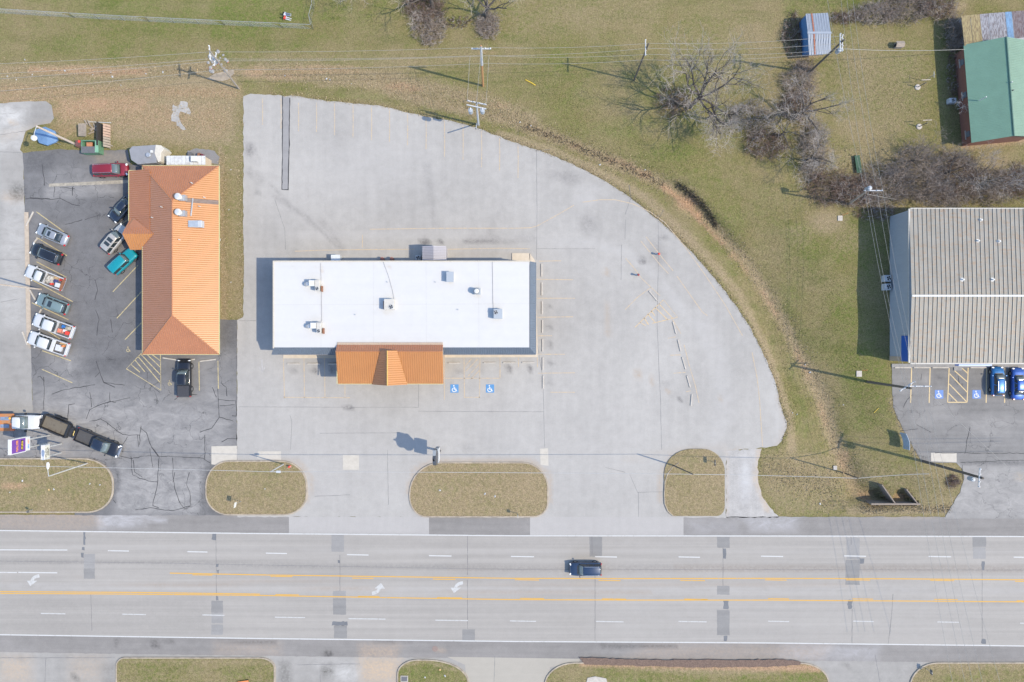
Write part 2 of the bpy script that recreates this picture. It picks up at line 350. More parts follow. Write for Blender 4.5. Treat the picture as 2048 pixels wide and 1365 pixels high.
GRASS = [  # channel 0 green, 1 tan/dry, 2 bare earth
 ('p',[(-100,-100),(640,-100),(640,75),(300,95),(-100,70)],40,0,.9), ('p',[(-50,60),(480,90),(480,130),(-50,120)],25,0,.75),
 ('e',470,60,110,40,0,.9),('e',690,30,120,40,0,.75),('e',560,90,90,20,0,.75),('e',150,85,90,25,0,.8),
 ('p',[(1000,60),(1330,60),(1440,320),(1400,340),(1240,270),(1030,200)],50,0,.55),('e',1250,255,110,45,0,.85),('e',1350,300,80,40,0,.8),
 ('p',[(1450,400),(1780,420),(1780,720),(1700,760),(1600,560)],50,0,.62),('e',1690,600,40,110,0,.8),('p',[(1620,640),(1785,700),(1790,860),(1700,900)],30,0,.75),('e',1585,730,20,70,0,.85),('e',1550,690,14,40,0,.8),('e',1610,840,25,80,0,.7),
 ('e',1760,975,60,25,0,.75),('e',1860,975,50,30,0,.55),('p',[(1560,-50),(1760,-50),(1720,30),(1560,40)],20,0,.85),
 ('p',[(1640,60),(1880,60),(1870,270),(1650,290)],30,0,.42),('p',[(1880,290),(2100,290),(2100,340),(1900,330)],20,0,.6),('e',2010,400,60,14,0,1.0),
 ('p',[(440,300),(486,300),(486,640),(440,640)],6,0,.35),('e',170,265,60,25,0,.6),('e',280,275,30,15,0,.6),
 ('e',730,192,110,12,0,.95),('e',1180,300,60,16,0,.5),('p',[(1730,20),(1550,30),(1550,260),(1600,260)],20,0,.4),
 # dry bands
 ('l',[(0,140),(120,138),(280,142),(400,135),(520,150),(700,160),(780,175)],16,1,.75),('l',[(0,175),(200,178),(470,185)],14,1,.6),
 ('p',[(110,185),(480,190),(480,300),(230,290),(120,240)],18,1,.8),('p',[(-60,126),(480,126),(480,205),(-60,205)],14,1,.72),('p',[(-60,168),(480,176),(480,196),(-60,192)],8,2,.38),('e',300,235,120,40,2,.32),('e',420,240,50,50,2,.25),('e',130,260,40,25,2,.4),('e',560,150,90,16,2,.3),('p',[(112,195),(300,192),(290,225),(120,245)],10,2,.62),('p',[(-60,190),(130,190),(130,205),(-60,210)],6,2,.45),('l',[(520,140),(640,140),(800,165),(960,200),(1060,240)],26,1,.72),
 ('l',[(640,165),(760,165)],14,1,.7),('l',[(1000,270),(1100,300),(1200,345),(1290,395),(1370,470),(1430,530),(1480,590),(1530,690),(1555,760),(1580,830),(1585,900)],15,1,.8),
 ('l',DITCH,17,1,.8),('l',[(1630,752),(1655,805),(1668,855),(1685,905),(1706,952),(1728,990)],24,1,.85),('p',[(1516,900),(1700,905),(1715,1030),(1560,1030),(1530,980)],12,1,.5),
 ('e',600,120,110,14,1,.4),('p',[(490,105),(960,105),(960,135),(490,135)],20,1,.4),('p',[(1330,40),(1560,40),(1560,140),(1330,110)],40,1,.4),('p',[(1000,-20),(1330,-20),(1330,60),(1000,90)],40,1,.3),('e',560,115,90,10,1,.4),('e',1700,480,60,40,1,.35),('e',1600,470,40,40,1,.3),('p',[(1660,80),(1860,80),(1850,280),(1670,280)],30,1,.38),('l',[(440,300),(448,640)],9,1,.85),('l',[(478,300),(480,640)],8,1,.45),('p',[(440,300),(486,300),(486,640),(440,640)],6,1,.5),
 ('p',[(1480,40),(1560,40),(1560,180),(1440,170)],40,1,.35),('p',[(1690,60),(1800,60),(1810,280),(1700,260)],30,1,.3),('e',1655,445,55,35,1,.65),('e',1450,150,60,60,1,.35),
 ('p',[(1640,290),(2040,310),(2040,405),(1660,410)],18,1,.5),('p',[(1580,140),(1650,140),(1660,400),(1600,400)],14,1,.5),
 ('p',[(1700,905),(1850,930),(1935,930),(1930,1030),(1700,1030)],16,1,.4),('l',[(1700,1022),(1930,1020)],14,1,.8),('l',[(1790,800),(1815,870),(1840,915)],16,1,.7),
 ('e',860,60,45,40,1,.6),('e',975,50,35,35,1,.65),('e',1620,110,40,10,1,.9),('l',[(1930,298),(2048,283)],8,1,.7),('e',1480,1000,60,8,1,.6),
 ('l',[(1870,25),(1925,12)],14,1,.75),('e',1780,1060,100,12,1,.6),
 # bare earth
 ('l',[(60,140),(130,141),(180,145),(290,145)],8,2,.85),('l',[(130,137),(280,141)],6,2,.7),('e',190,207,60,20,2,.9),('e',250,205,70,20,2,.6),('e',150,220,40,18,2,.7),('e',800,172,40,10,2,.6),('e',820,178,34,9,2,.5),
 ('l',[(1240,320),(1300,350)],6,2,.5),('l',[(1330,372),(1366,398),(1404,440)],9,2,.95),('e',1375,405,30,22,2,1.0),('e',1400,428,14,14,2,.9),('e',1290,348,20,10,2,.6),('e',1225,320,16,8,2,.45),('e',1150,292,16,7,2,.4),('e',1470,512,14,10,2,.5),('l',[(1404,440),(1450,485)],7,2,.7),('l',[(1470,505),(1500,545)],6,2,.45),('l',[(1530,580),(1560,630)],6,2,.5),('l',[(1600,705),(1625,755)],9,2,.35),('l',[(1650,810),(1660,850)],8,2,.35),
 ('e',1348,205,34,26,2,.4),('e',510,145,34,16,2,.6),('e',640,140,120,12,2,.4),('e',1745,1000,20,12,2,.5),('e',1810,1000,20,10,2,.7),
 ('l',[(100,225),(150,215),(175,220)],14,2,.5),('e',1600,112,40,10,2,.45),('l',[(1640,300),(1660,300)],10,2,.2),('e',975,105,25,8,2,.3),('l',[(1925,292),(2048,282)],5,2,.6),
 ('e',1000,210,30,10,2,.25),('e',1700,925,18,30,2,.45)]
me.materials.append(turf('turf')); set_mask(me, GRASS, (.45,.1,.02)); me.update()
ground = bpy.data.objects.new('ground', me); C.objects.link(ground); tag(ground, kind='structure')
LIFT = .02
ASPH = paved('pale_asphalt', (.290,.278,.259), dark=(.085,.08,.08), light=(.34,.328,.312), tan=(.30,.25,.20), a=(.19,.15,.14,.08), streak=(.9,.06))
DASPH = paved('sealed_asphalt', (.118,.116,.117), dark=(.035,.036,.04), light=(.29,.28,.268), tan=(.3,.25,.19), a=(.26,.28,.26,.14), streak=(.08,.9), crackle=.6)
CONC = paved('road_concrete', (.258,.243,.222), dark=(.12,.115,.11), light=(.30,.287,.27), tan=(.25,.205,.165), a=(.07,.07,.12,.2), streak=(.02,1.4))
SHOULD = paved('shoulder_asphalt', (.183,.173,.163), dark=(.07,.065,.062), light=(.33,.325,.33), tan=(.33,.25,.18), a=(.16,.16,.22,.18), streak=(.06,1.1))
PAD = paved('weathered_concrete', (.238,.228,.212), dark=(.10,.095,.085), light=(.42,.41,.39), tan=(.36,.28,.20), a=(.14,.18,.14,.08))
RASPH = paved('grey_asphalt', (.163,.158,.152), dark=(.05,.05,.055), light=(.27,.26,.247), tan=(.3,.25,.19), a=(.2,.22,.22,.22), streak=(.06,1.2), crackle=.5)
GRAV = paved('gravel', (.295,.283,.268), dark=(.16,.15,.14), light=(.38,.375,.37), tan=(.36,.29,.22), a=(.1,.3,.3,.12), streak=(1.2,.1))
CRACK = pm('crack_fill', (.035,.035,.038), rough=.9); HAIR = pm('hairline_joint', (.15,.148,.15), rough=.95)
# stains on the pale lot
ST = [('e',850,485,16,10,0,.95),('e',880,483,7,7,0,.9),('l',[(930,482),(1000,480)],7,0,.55),('l',[(1000,481),(1070,479)],6,0,.35),('l',[(690,815),(708,818)],4,0,.8),
 ('l',[(640,440),(665,465),(690,503)],6,0,.22),('l',[(545,390),(620,440),(684,500)],6,0,.28),('l',[(540,370),(600,430),(660,480)],4,0,.2),('l',[(850,330),(862,400),(868,450)],7,0,.2),('l',[(858,330),(872,450)],5,0,.16),('l',[(975,470),(1000,420)],5,0,.15),
 ('e',630,742,10,9,0,.75),('e',587,741,9,9,0,.4),('e',665,740,10,12,0,.7),('e',1018,738,9,10,0,.7),('e',1059,738,8,9,0,.75),('e',917,743,9,8,0,.3),('e',963,739,5,5,0,.5),
 ('e',1285,522,11,9,0,.8),('e',1320,515,22,20,0,.25),('e',1328,475,14,10,0,.4),('e',1099,615,10,6,0,.4),('e',1098,655,10,7,0,.45),('e',1099,690,9,10,0,.5),('e',1103,727,10,9,0,.4),('e',1100,765,10,8,0,.3),
 ('e',1176,450,24,26,0,.3),('e',1140,355,35,20,0,.3),('e',1110,350,25,10,0,.2),('e',500,300,14,18,0,.6),('e',500,345,10,14,0,.35),('e',520,360,16,20,0,.2),('e',515,385,8,8,0,.4),
 ('e',935,895,20,12,0,.2),('e',1362,800,5,5,0,.8),('e',1333,768,12,10,0,.25),('e',1315,500,20,30,0,.2),('e',610,802,4,4,0,.6),('e',1430,985,8,8,0,.2),
 ('l',[(1080,485),(1180,488),(1260,510),(1320,560),(1380,640)],13,1,.5),('l',[(560,470),(900,472),(1060,478)],9,1,.4),('l',[(1400,640),(1440,720),(1450,820),(1430,880)],30,1,.45),('l',[(1510,640),(1545,760),(1556,860)],9,1,.3),
 ('e',1170,400,30,22,1,.6),('e',1180,380,40,16,1,.4),('p',[(480,830),(1300,830),(1300,1034),(480,1034)],60,1,.22),('e',760,330,180,90,1,.3),
 ('e',1213,545,9,11,2,.75),('l',[(1215,610),(1217,670)],7,2,.6),('e',1276,748,10,15,2,.8),('e',1303,762,7,14,2,.65),('e',1337,782,8,4,2,1.0),('e',1348,731,7,4,2,.6),('e',1440,798,5,8,2,.6),
 ('l',[(1250,920),(1330,905),(1450,893)],10,2,.2),('l',[(560,500),(560,512)],8,2,.1),('e',1470,905,30,8,2,.6),('l',[(540,925),(600,925),(625,960),(615,1000)],7,2,.6),('l',[(415,960),(440,930),(480,921)],5,2,.5),('l',[(815,985),(830,940),(870,921),(960,921),(1060,920),(1100,950),(1100,1000)],7,2,.7),('l',[(1320,1000),(1322,950),(1345,915)],6,2,.7),('l',[(1555,893),(1573,850),(1556,790)],7,2,.4),
 ('l',[(1058,522),(1060,508),(1030,506),(900,506)],5,2,.25)]
lot = sheet('parking_lot', LOT, LIFT, ASPH, .6, ST, jit=1.3)
LST = [('e',36,388,22,24,0,.8),('p',[(225,925),(414,925),(408,1032),(230,1032)],14,1,.62),('p',[(66,770),(470,800),(470,917),(-100,917),(-100,832)],40,1,.55),('p',[(380,700),(474,700),(474,900),(400,900)],25,1,.3),('p',[(95,700),(160,700),(180,780),(100,780)],15,1,.35),('e',140,800,60,40,1,.5),('e',330,850,60,60,1,.3),('e',420,800,40,50,1,.45),('e',400,680,1,1,1,.1),
 ('p',[(90,365),(240,362),(240,388),(90,398)],8,1,.5),('p',[(100,330),(190,330),(240,380),(100,380)],10,1,.25),('p',[(190,303),(256,303),(256,330),(190,330)],6,2,.35),('e',300,950,40,60,1,.4),('e',390,820,30,30,1,.4),('e',140,730,10,25,1,.6),('e',115,720,8,20,1,.4),
 ('p',[(62,420),(85,420),(90,560),(66,560)],8,1,.25),('p',[(46,306),(110,306),(110,340),(50,345)],6,0,.35),('p',[(442,640),(474,640),(474,700),(442,700)],8,0,.35),('l',[(150,745),(330,700)],20,0,.25),('e',148,895,16,10,0,.4),('e',110,905,60,10,2,.35),('e',285,807,5,8,1,.9),('l',[(226,1000),(235,950),(226,925)],8,0,.5),('l',[(408,1030),(408,960),(420,930)],10,0,.4)]
llot = sheet('restaurant_lot', LLOT, LIFT, DASPH, .6, LST, jit=.8)
PST = [('e',36,385,26,24,0,.75),('e',30,395,40,14,2,.5),('l',[(0,275),(40,265),(100,250)],14,2,.25),('l',[(57,425),(60,560),(63,690)],5,2,.75),('p',[(50,206),(108,206),(104,245),(48,258)],3,0,.12),('e',10,232,60,30,1,.8),('p',[(-50,206),(60,206),(50,300),(-50,310)],14,1,.5),('e',25,245,10,6,2,.6),('p',[(0,380),(55,380),(58,660),(0,660)],15,1,.35),('l',[(5,700),(40,780)],5,0,.15)]
lpad = sheet('concrete_yard', LPAD, LIFT-.004, PAD, .7, PST, jit=1.0)
RST = [('p',[(1890,930),(2200,930),(2200,1040),(1880,1040)],14,1,.75),('e',1985,850,70,30,1,.5),('e',1880,820,50,40,1,.3),('l',[(1830,840),(2048,845)],14,1,.25),('l',[(1925,928),(2048,926)],5,0,.5),('e',1850,760,10,14,1,.6),('e',1880,755,8,6,0,.5),('e',1975,865,22,7,1,.8),('e',2040,955,14,9,2,.6),('l',[(1870,730),(1870,800)],8,0,.15)]
rlot = sheet('shop_lot', RLOT, LIFT, RASPH, .6, RST, jit=.8)
gdrive = sheet('gravel_drive', GDRIVE, LIFT-.004, GRAV, .5, [('l',[(1520,900),(1512,960),(1535,1020)],9,2,.7),('l',[(1453,905),(1453,1030)],6,2,.35),('l',[(1497,905),(1500,950)],3,0,.3),('e',1490,960,16,60,1,.7)], jit=1.6)
# road: edge curves in photo pixels
def top_y(x): return float(np.interp(x, [-1400,0,512,1024,1536,2048,3450], [1040,1060.5,1066.5,1071,1071.5,1072.5,1076]))
def bot_y(x): return float(np.interp(x, [-1400,0,512,1024,1536,2048,3450], [1248,1270.5,1278,1284,1287,1293,1309]))
RX = list(range(-1400, 3451, 64))
def strip(f0, f1, x0=-1400, x1=3450):
    X = [x0]+[x for x in RX if x0 < x < x1]+[x1]
    return [(x, f0(x)) for x in X]+[(x, f1(x)) for x in reversed(X)]
RDST = [('l',[(x, top_y(x)+61.5) for x in range(0,300,50)]+[(300,1127),(600,1131),(1000,1137),(1500,1137),(2048,1138)],7,0,.40),
 ('l',[(1350,1137),(2100,1138)],8,2,.5),('l',[(900,1137),(1400,1138)],6,2,.25),('l',[(0,1165),(400,1170),(900,1183),(1300,1186)],3,2,.5),('l',[(150,1157),(600,1163),(1100,1170),(1700,1170)],2.5,2,.35),('l',[(0,1077),(500,1081),(1000,1086),(2048,1087)],5,0,.14),('l',[(0,1252),(1024,1262),(2048,1270)],6,0,.12),('l',[(0,1212),(1024,1222),(2048,1226)],8,0,.10),
 ('p',[(0,1192),(420,1192),(420,1268),(0,1268)],12,0,.13),('l',[(0,1172),(500,1178),(1024,1180),(2048,1181)],9,1,.6),('l',[(0,1095),(500,1099),(1024,1103),(2048,1104)],7,1,.3),('p',[(1200,1180),(1950,1180),(1950,1290),(1200,1290)],40,1,.3)]
for f in (1.0,): pass
road = sheet('main_road', strip(top_y, bot_y), LIFT+.004, CONC, .55, RDST)
nsh = sheet('road_shoulder', strip(lambda x: 1030 if x < 500 else 1034, top_y), LIFT-.004, SHOULD, .6,
  [('p',[(-100,1020),(190,1020),(205,1050),(150,1064),(-100,1060)],8,2,.35),('p',[(190,1025),(300,1025),(290,1050),(200,1060)],8,1,.7),('l',[(220,1045),(330,1038)],8,1,.6),('p',[(1480,1030),(1600,1030),(1590,1062),(1500,1062)],10,1,.55),('p',[(1370,1040),(1480,1040),(1480,1070),(1370,1070)],14,1,.3),('l',[(0,1028),(180,1030)],6,2,.5),('p',[(1770,1025),(1870,1025),(1870,1036),(1770,1036)],4,2,.4)], jit=.8)
ssh = sheet('road_shoulder', strip(bot_y, lambda x: bot_y(x)+34), LIFT-.004, SHOULD, .6,
  [('e',310,1289,16,8,0,1.0),('l',[(290,1290),(350,1286)],4,0,.6),('l',[(440,1280),(550,1286)],5,0,.5),('l',[(750,1282),(900,1286)],3,0,.6),('p',[(720,1290),(800,1290),(790,1320),(720,1320)],10,2,.55),('e',657,1309,13,11,0,.95),('l',[(1200,1292),(1350,1292)],4,0,.6),('p',[(1300,1290),(1660,1290),(1640,1318),(1250,1318)],14,2,.35),('p',[(1560,1290),(1760,1290),(1750,1320),(1560,1320)],10,1,.45),('l',[(230,1290),(240,1276)],6,0,.5),('e',880,1300,14,8,2,.5),('p',[(430,1285),(560,1285),(560,1312),(430,1312)],12,2,.3)], jit=.6)
def s_edge(x): return bot_y(x)+33
spad = sheet('south_driveways', [(-900,s_edge(-900)),(0,s_edge(0)),(512,s_edge(512)),(1024,s_edge(1024)),(1536,s_edge(1536)),(2048,s_edge(2048)),(2900,s_edge(2900)),(2900,1560),(-900,1560)], LIFT-.008, PAD, .9,
  [('p',[(0,1315),(60,1315),(60,1365),(0,1365)],14,2,.6),('p',[(140,1312),(210,1312),(200,1365),(140,1365)],16,2,.35),('e',152,1356,9,9,0,.9),('e',38,1316,6,5,0,.6),('e',655,1342,15,18,0,.85),('p',[(720,1315),(800,1315),(795,1365),(725,1365)],14,2,.95),('p',[(560,1320),(580,1320),(585,1400),(555,1400)],5,0,.55),('p',[(200,1325),(230,1330),(230,1400),(205,1400)],6,0,.3),('p',[(630,1325),(720,1325),(720,1365),(680,1365)],12,1,.5),('p',[(1700,1320),(1830,1320),(1820,1400),(1700,1400)],14,0,.14),('e',1690,1332,10,6,0,.6)], jit=.8)
# ---- joints, cracks and patches
def cracks(lines, wd, mat, parent, z, name='crack', wob=1.0):
    for l in lines:
        pts = []
        for a, b in zip(l[:-1], l[1:]):
            k = max(1, int(math.hypot(b[0]-a[0], b[1]-a[1])/(7 if wob else 60)))
            for j in range(k): u = j/k; pts.append((a[0]+(b[0]-a[0])*u+rnd.uniform(-wob,wob), a[1]+(b[1]-a[1])*u+rnd.uniform(-wob,wob)))
        pts.append(l[-1])
        if len(pts) < 2: continue
        ws = [wd*rnd.uniform(.6,1.3) for _ in pts] if wob else wd
        up(MB().ribbon([P(*p) for p in pts], ws, z).build(name, mat, parent, fix=False))
Z1 = LIFT+.010
cracks([[(1073,302),(1074,420),(1073,520)],[(1075,690),(1086,760),(1087,800),(1089,895)],[(1316,430),(1317,520),(1315,600),(1314,640)],[(1314,640),(1318,740),(1321,800),(1323,900)],[(478,814),(690,815)],[(700,815),(838,815)],[(836,823),(1087,824)],[(837,768),(837,814)],[(580,830),(584,845),(581,900)],[(1251,440),(1250,480)],[(1243,490),(1242,560)],[(1258,370),(1262,395),(1250,430)],[(1319,435),(1327,420)],[(1073,498),(1190,498)],[(640,867),(800,866)],[(630,993),(700,990)],[(1275,985),(1325,984)],[(1277,985),(1277,1034)],[(1210,935),(1250,945)],[(1260,950),(1275,985)],[(550,400),(570,460),(571,500)],[(1100,300),(1073,302)],[(478,642),(512,642)],[(775,900),(777,1010)],[(880,1330),(880,1330.5)]], .045, HAIR, lot, Z1, 'joint', .25)
CL = [[(350,800),(362,790),(395,790)],[(88,755),(89,790),(87,820)],[(193,723),(200,745),(207,765),(230,775)],[(200,745),(190,755)],[(207,765),(250,771)],[(103,788),(130,780),(190,770)],[(172,838),(180,820),(195,812),(220,803),(232,806)],[(220,803),(220,785)],[(215,806),(240,800),(260,796)],[(180,785),(183,815)],[(178,843),(200,839),(212,845),(230,858),(245,870),(280,871)],[(214,846),(215,852)],[(280,855),(293,866),(303,895),(317,913)],[(282,852),(279,890)],[(245,905),(246,890),(255,874)],[(240,912),(262,918),(290,912),(345,913),(405,917),(420,926)],[(262,913),(265,950),(280,957),(298,963),(315,964)],[(266,920),(270,945),(285,955)],[(304,895),(318,915),(316,960),(312,985),(305,1012),(318,1016)],[(300,898),(306,935)],[(345,915),(347,960),(352,985),(362,1010),(370,1019),(381,1012),(380,985),(373,970),(379,945)],[(350,945),(346,965)],[(436,778),(437,800),(439,835),(423,857),(400,865)],[(439,835),(467,843)],[(437,800),(470,802)],[(440,812),(470,810)],[(472,800),(473,832),(464,832)],[(442,765),(453,775),(454,793)],[(425,775),(433,795)],[(275,871),(278,895)],[(135,845),(138,810),(150,808)],[(60,395),(105,400),(120,396),(145,410),(160,412)],[(110,372),(108,395)],[(120,375),(150,378)],[(52,398),(100,398)],[(85,330),(90,372)],[(146,374),(145,392)],[(130,450),(165,440)],[(190,560),(195,580),(190,600)],[(192,620),(198,640),(194,672)],[(222,640),(225,665)],[(170,440),(200,430)],[(75,755),(80,752),(88,762)],[(300,770),(320,785)],[(443,885),(455,878),(473,878)],[(410,920),(410,870)],[(226,1000),(232,1007)],[(270,1020),(300,1016),(345,1022),(380,1012)]]
cracks(CL, .085, CRACK, llot, Z1, 'crack', .8)
cracks([[(1806,815),(1814,800),(1825,790)],[(1833,850),(1862,865)],[(1930,908),(1934,880),(1940,855)],[(1870,906),(2048,907)],[(1920,925),(2048,921)],[(1841,760),(1843,748)],[(1918,768),(1916,752)],[(1925,930),(1925,960)],[(1800,862),(1835,858)]], .07, CRACK, rlot, Z1, 'crack', .8)
cracks([[(0,520),(40,520)],[(2,605),(40,598)],[(46,306),(0,304)],[(55,262),(0,270)]], .05, HAIR, lpad, LIFT+.003, 'crack', .6)
cracks([[(92,1316),(90,1365)],[(245,1316),(240,1365)],[(0,1316),(230,1316)],[(595,1330),(720,1328)],[(640,1350),(641,1365)],[(990,1312),(988,1365)],[(1750,1310),(1760,1365)]], .06, HAIR, spad, LIFT+.002, 'joint', .4)
PATCH = paved('road_patch', (.215,.21,.203), a=(.1,.1,.15,.15)); PATCHD = paved('dark_road_patch', (.182,.178,.172), a=(.1,.1,.15,.2)); PATCHB = paved('tar_patch', (.125,.13,.138), a=(.1,.2,.25,.1))
ZP = LIFT+.008
for (x0,y0,x1,y1,mt) in [(168,1108,190,1137,0),(168,1137,190,1158,1),(424,1068,432,1080,2),(423,1202,446,1226,1),(423,1226,446,1247,0),(423,1249,446,1270,0),(663,1070,688,1104,0),(666,1182,692,1196,0),(666,1197,692,1230,1),(664,1243,695,1251,2),(668,1251,694,1277,1),(925,1259,950,1282,1),(1179,1074,1204,1114,1),(1434,1074,1459,1096,1),(1434,1172,1459,1190,1),(1434,1220,1459,1271,1),(1446,1098,1452,1118,2),(1447,1202,1457,1219,2),(1447,1272,1454,1283,2),(1691,1120,1719,1170,1),(1693,1075,1719,1119,0),(1695,1200,1704,1218,2),(1945,1074,1972,1094,1),(1946,1095,1971,1118,0),(1963,1122,1969,1141,2),(1963,1278,1971,1288,2),(675,1120,681,1127,2),(164,1095,169,1101,2),(163,1106,168,1116,2),(1719,1117,1728,1128,2),(432,1128,437,1134,2),(167,1062,171,1090,2),(434,1140,438,1150,2),(432,1193,436,1201,2)]:
    pj = [(x+rnd.uniform(-.55,.55)*(2 if mt == 2 else 1), y+rnd.uniform(-.5,.5)*(2 if mt == 2 else 1)) for x,y in resample([(x0,y0),(x1,y0+.3),(x1,y1),(x0,y1-.3)], 4)]
    up(MB().prism([P(*p)[:2] for p in pj], ZP-.006, ZP).build('road_patch', (PATCH,PATCHD,PATCHB)[mt], road))
cracks([[(182,1190),(184,1262)],[(432,1068),(433,1202)],[(680,1110),(680,1182)],[(935,1072),(935,1150)],[(935,1160),(935,1258)],[(1190,1150),(1190,1284)],[(1446,1096),(1446,1172)],[(1702,1072),(1702,1090)],[(1704,1218),(1704,1290)],[(1786,1188),(1782,1240),(1776,1290)],[(1964,1142),(1964,1280)],[(-70,1060),(-70,1265)],[(1184,1073),(1184,1110)]], .05, pm('road_joint', (.10,.10,.105), rough=.95), road, ZP+.001, 'joint', .3)
cracks([[(x, top_y(x)+62+(6 if x > 300 else 0)*min(1,(x-300)/700 if x > 300 else 0)) for x in range(0,2049,128)]], .05, HAIR, road, ZP+.0005, 'joint', .2)
# long cut in the pale lot
up(MB().prism([P(566,193)[:2],P(580,195)[:2],P(577,380)[:2],P(564,380)[:2]], LIFT+.001, LIFT+.006).build('trench_patch', paved('trench_fill', (.215,.21,.208), a=(.1,.12,.14,.1)), lot))
cracks([[(565.5,193),(565,290),(564,380)],[(579.5,196),(578.5,290),(576.5,380)],[(564,380),(577,380)]], .13, CRACK, lot, Z1, 'crack', .5)
CREAM = pm('slab_concrete', (.39,.36,.31), rough=.9, var=.08, scale=1.5, bump=.1)
for par, poly in [(lot,[(516,903),(562,903),(562,920),(514,917)]),(lot,[(686,910),(718,910),(718,940),(686,940)]),(lot,[(1080,898),(1096,897),(1097,932),(1081,930)]),(rlot,[(1862,906),(1913,906),(1913,925),(1862,923)]),(llot,[(423,893),(474,892),(474,921),(455,923),(438,931),(423,929)])]:
    up(MB().prism([P(*p)[:2] for p in poly], LIFT+.002, LIFT+.009).build('concrete_slab', CREAM, par))
up(MB().prism([P(*p)[:2] for p in [(52,1),(53,1),(53,2)]], -.5, -.4).build('spare', CREAM, ground)) if False else None
up(MB().prism([P(*p)[:2] for p in [(98,368),(240,361),(258,361),(258,366),(240,368),(98,374)]], LIFT+.001, LIFT+.012).build('concrete_strip', pm('dusty_concrete', (.27,.245,.20), rough=.95, var=.3, scale=2), llot))
up(MB().prism([P(*p)[:2] for p in [(49,425),(57,425),(63,690),(54,690)]], LIFT-.002, LIFT+.05).build('kerb', pm('tan_concrete', (.36,.30,.235), rough=.9, var=.15, scale=2), lpad))
APR = paved('apron_concrete', (.30,.287,.272), dark=(.1,.1,.1), a=(.06,.07,.1,.05), streak=(.9,.06))
for x0, x1, xa, xb in ((578,858,578,858),(1060,1367,1060,1367)):
    sheet('drive_apron', [(xa,1034),(xb,1034),(x1,top_y(x1)-.6),(x0,top_y(x0)-.6)], LIFT+.002, APR, .8, [('l',[(xa,1065),(xb,1068)],5,0,.12)], parent=lot)
sheet('drive_apron', [(894,1314),(1160,1318),(1158,1326),(1100,1335),(1092,1420),(940,1420),(930,1330)], LIFT-.003, paved('beige_concrete', (.285,.265,.228), a=(.05,.06,.1,.05)), .8, parent=spad)
# ---- painted markings
UND = (.290,.279,.265)
YFADE = roadpaint('faded_yellow_paint', (.52,.36,.17), UND, (.30,.6)); YF2 = roadpaint('worn_yellow_paint', (.47,.34,.19), UND, (.32,.68))
YDARK = roadpaint('yellow_paint_on_seal', (.40,.33,.17), (.125,.125,.134), (.28,.55)); YR = roadpaint('lot_yellow_paint', (.52,.40,.22), (.165,.163,.165), (.24,.45))
YROAD = roadpaint('road_yellow_paint', (.47,.27,.055), (.258,.243,.222), (.26,.46)); WROAD = roadpaint('road_white_paint', (.41,.41,.40), (.258,.243,.222), (.26,.46)); WTHIN = roadpaint('worn_white_paint', (.38,.38,.37), (.258,.243,.222), (.28,.52))
ZM = LIFT+.013
tl = [(525,197,250),(562,196,258),(597,206,263),(633,206,264),(669,207,271),(706,210,276),(743,214,281),(779,219,284),(815,228,291),(852,236,299),(889,243,315),(926,252,320),(963,262,335),(999,277,342),(1036,291,356)]
marks('parking_line', [[(x,a),(x+.5,(a+b)/2),(x,b)] for x,a,b in tl], .11, ZM, YF2, lot)
marks('parking_line', [[(1078,523),(1122,522)],[(1071,559),(1146,560)],[(1075,597),(1150,597)],[(1075,635),(1146,634)],[(1076,672),(1104,672)],[(1076,709),(1130,709)],[(1076,747),(1150,746)],[(1101,785),(1150,785)],[(567,718),(569,797)],[(608,716),(609,796)],[(649,715),(650,796)],[(690,768),(690,796)],[(889,718),(889,800)],[(928,716),(929,796)],[(960,716),(959,796)],[(1000,715),(1000,757)],[(1037,715),(1037,735)],[(1075,713),(1075,735)]], .11, ZM, YF2, lot)
marks('hatch_line', [[(930,733),(943,718)],[(932,743),(955,719)],[(936,753),(959,728)],[(942,759),(959,741)],[(930,795),(960,795)],[(890,757),(1000,757)]], .11, ZM, YF2, lot)
marks('lane_line', [[(590,503),(640,501),(700,500),(830,499)],[(895,499),(1000,497),(1060,498)],[(740,459),(880,457),(1030,457),(1062,456),(1075,452),(1110,433),(1148,411)],[(1165,405),(1200,400),(1230,400),(1265,408),(1300,424),(1330,446),(1370,494),(1410,550),(1450,610),(1485,672)],[(1281,482),(1320,530),(1337,548)],[(1292,474),(1318,508),(1346,542)],[(1251,517),(1266,534),(1283,557),(1305,578),(1320,592)],[(1302,575),(1275,595),(1250,620)],[(1368,690),(1378,730),(1390,770),(1398,806)],[(1345,640),(1362,668)],[(1504,705),(1514,755),(1519,800),(1525,893)],[(1354,553),(1380,590),(1405,625),(1415,632)],[(1340,711),(1362,710)],[(1347,747),(1371,745)],[(1372,784),(1381,782)],[(1336,677),(1352,674)],[(567,795),(700,796)],[(725,470),(725,496)]], .11, ZM, YF2, lot)
marks('hatch_line', [[(1270,655),(1327,600),(1355,635),(1305,647)],[(1302,622),(1310,632)],[(1295,628),(1310,645)],[(1310,615),(1335,640)],[(1318,608),(1345,637)],[(1280,645),(1292,652)],[(1288,636),(1297,650)]], .11, ZM, YFADE, lot)
marks('faded_arrow', [[(524,718),(525,742)],[(519,734),(525,746),(530,734)]], .25, ZM, roadpaint('ghost_paint', (.36,.35,.34), UND, (.4,.7)), lot)
marks('parking_line', [[(73,424),(128,464)],[(73,475),(134,512)],[(73,524),(133,555)],[(64,560),(146,604)],[(64,606),(137,640)],[(85,655),(137,690)],[(85,702),(142,722)],[(84,739),(145,766)],[(256,440),(226,462)],[(276,531),(226,584)],[(283,584),(234,637)],[(283,646),(250,680)],[(398,724),(399,782)],[(436,722),(437,778)],[(360,724),(361,740)]], .13, ZM, YDARK, llot)
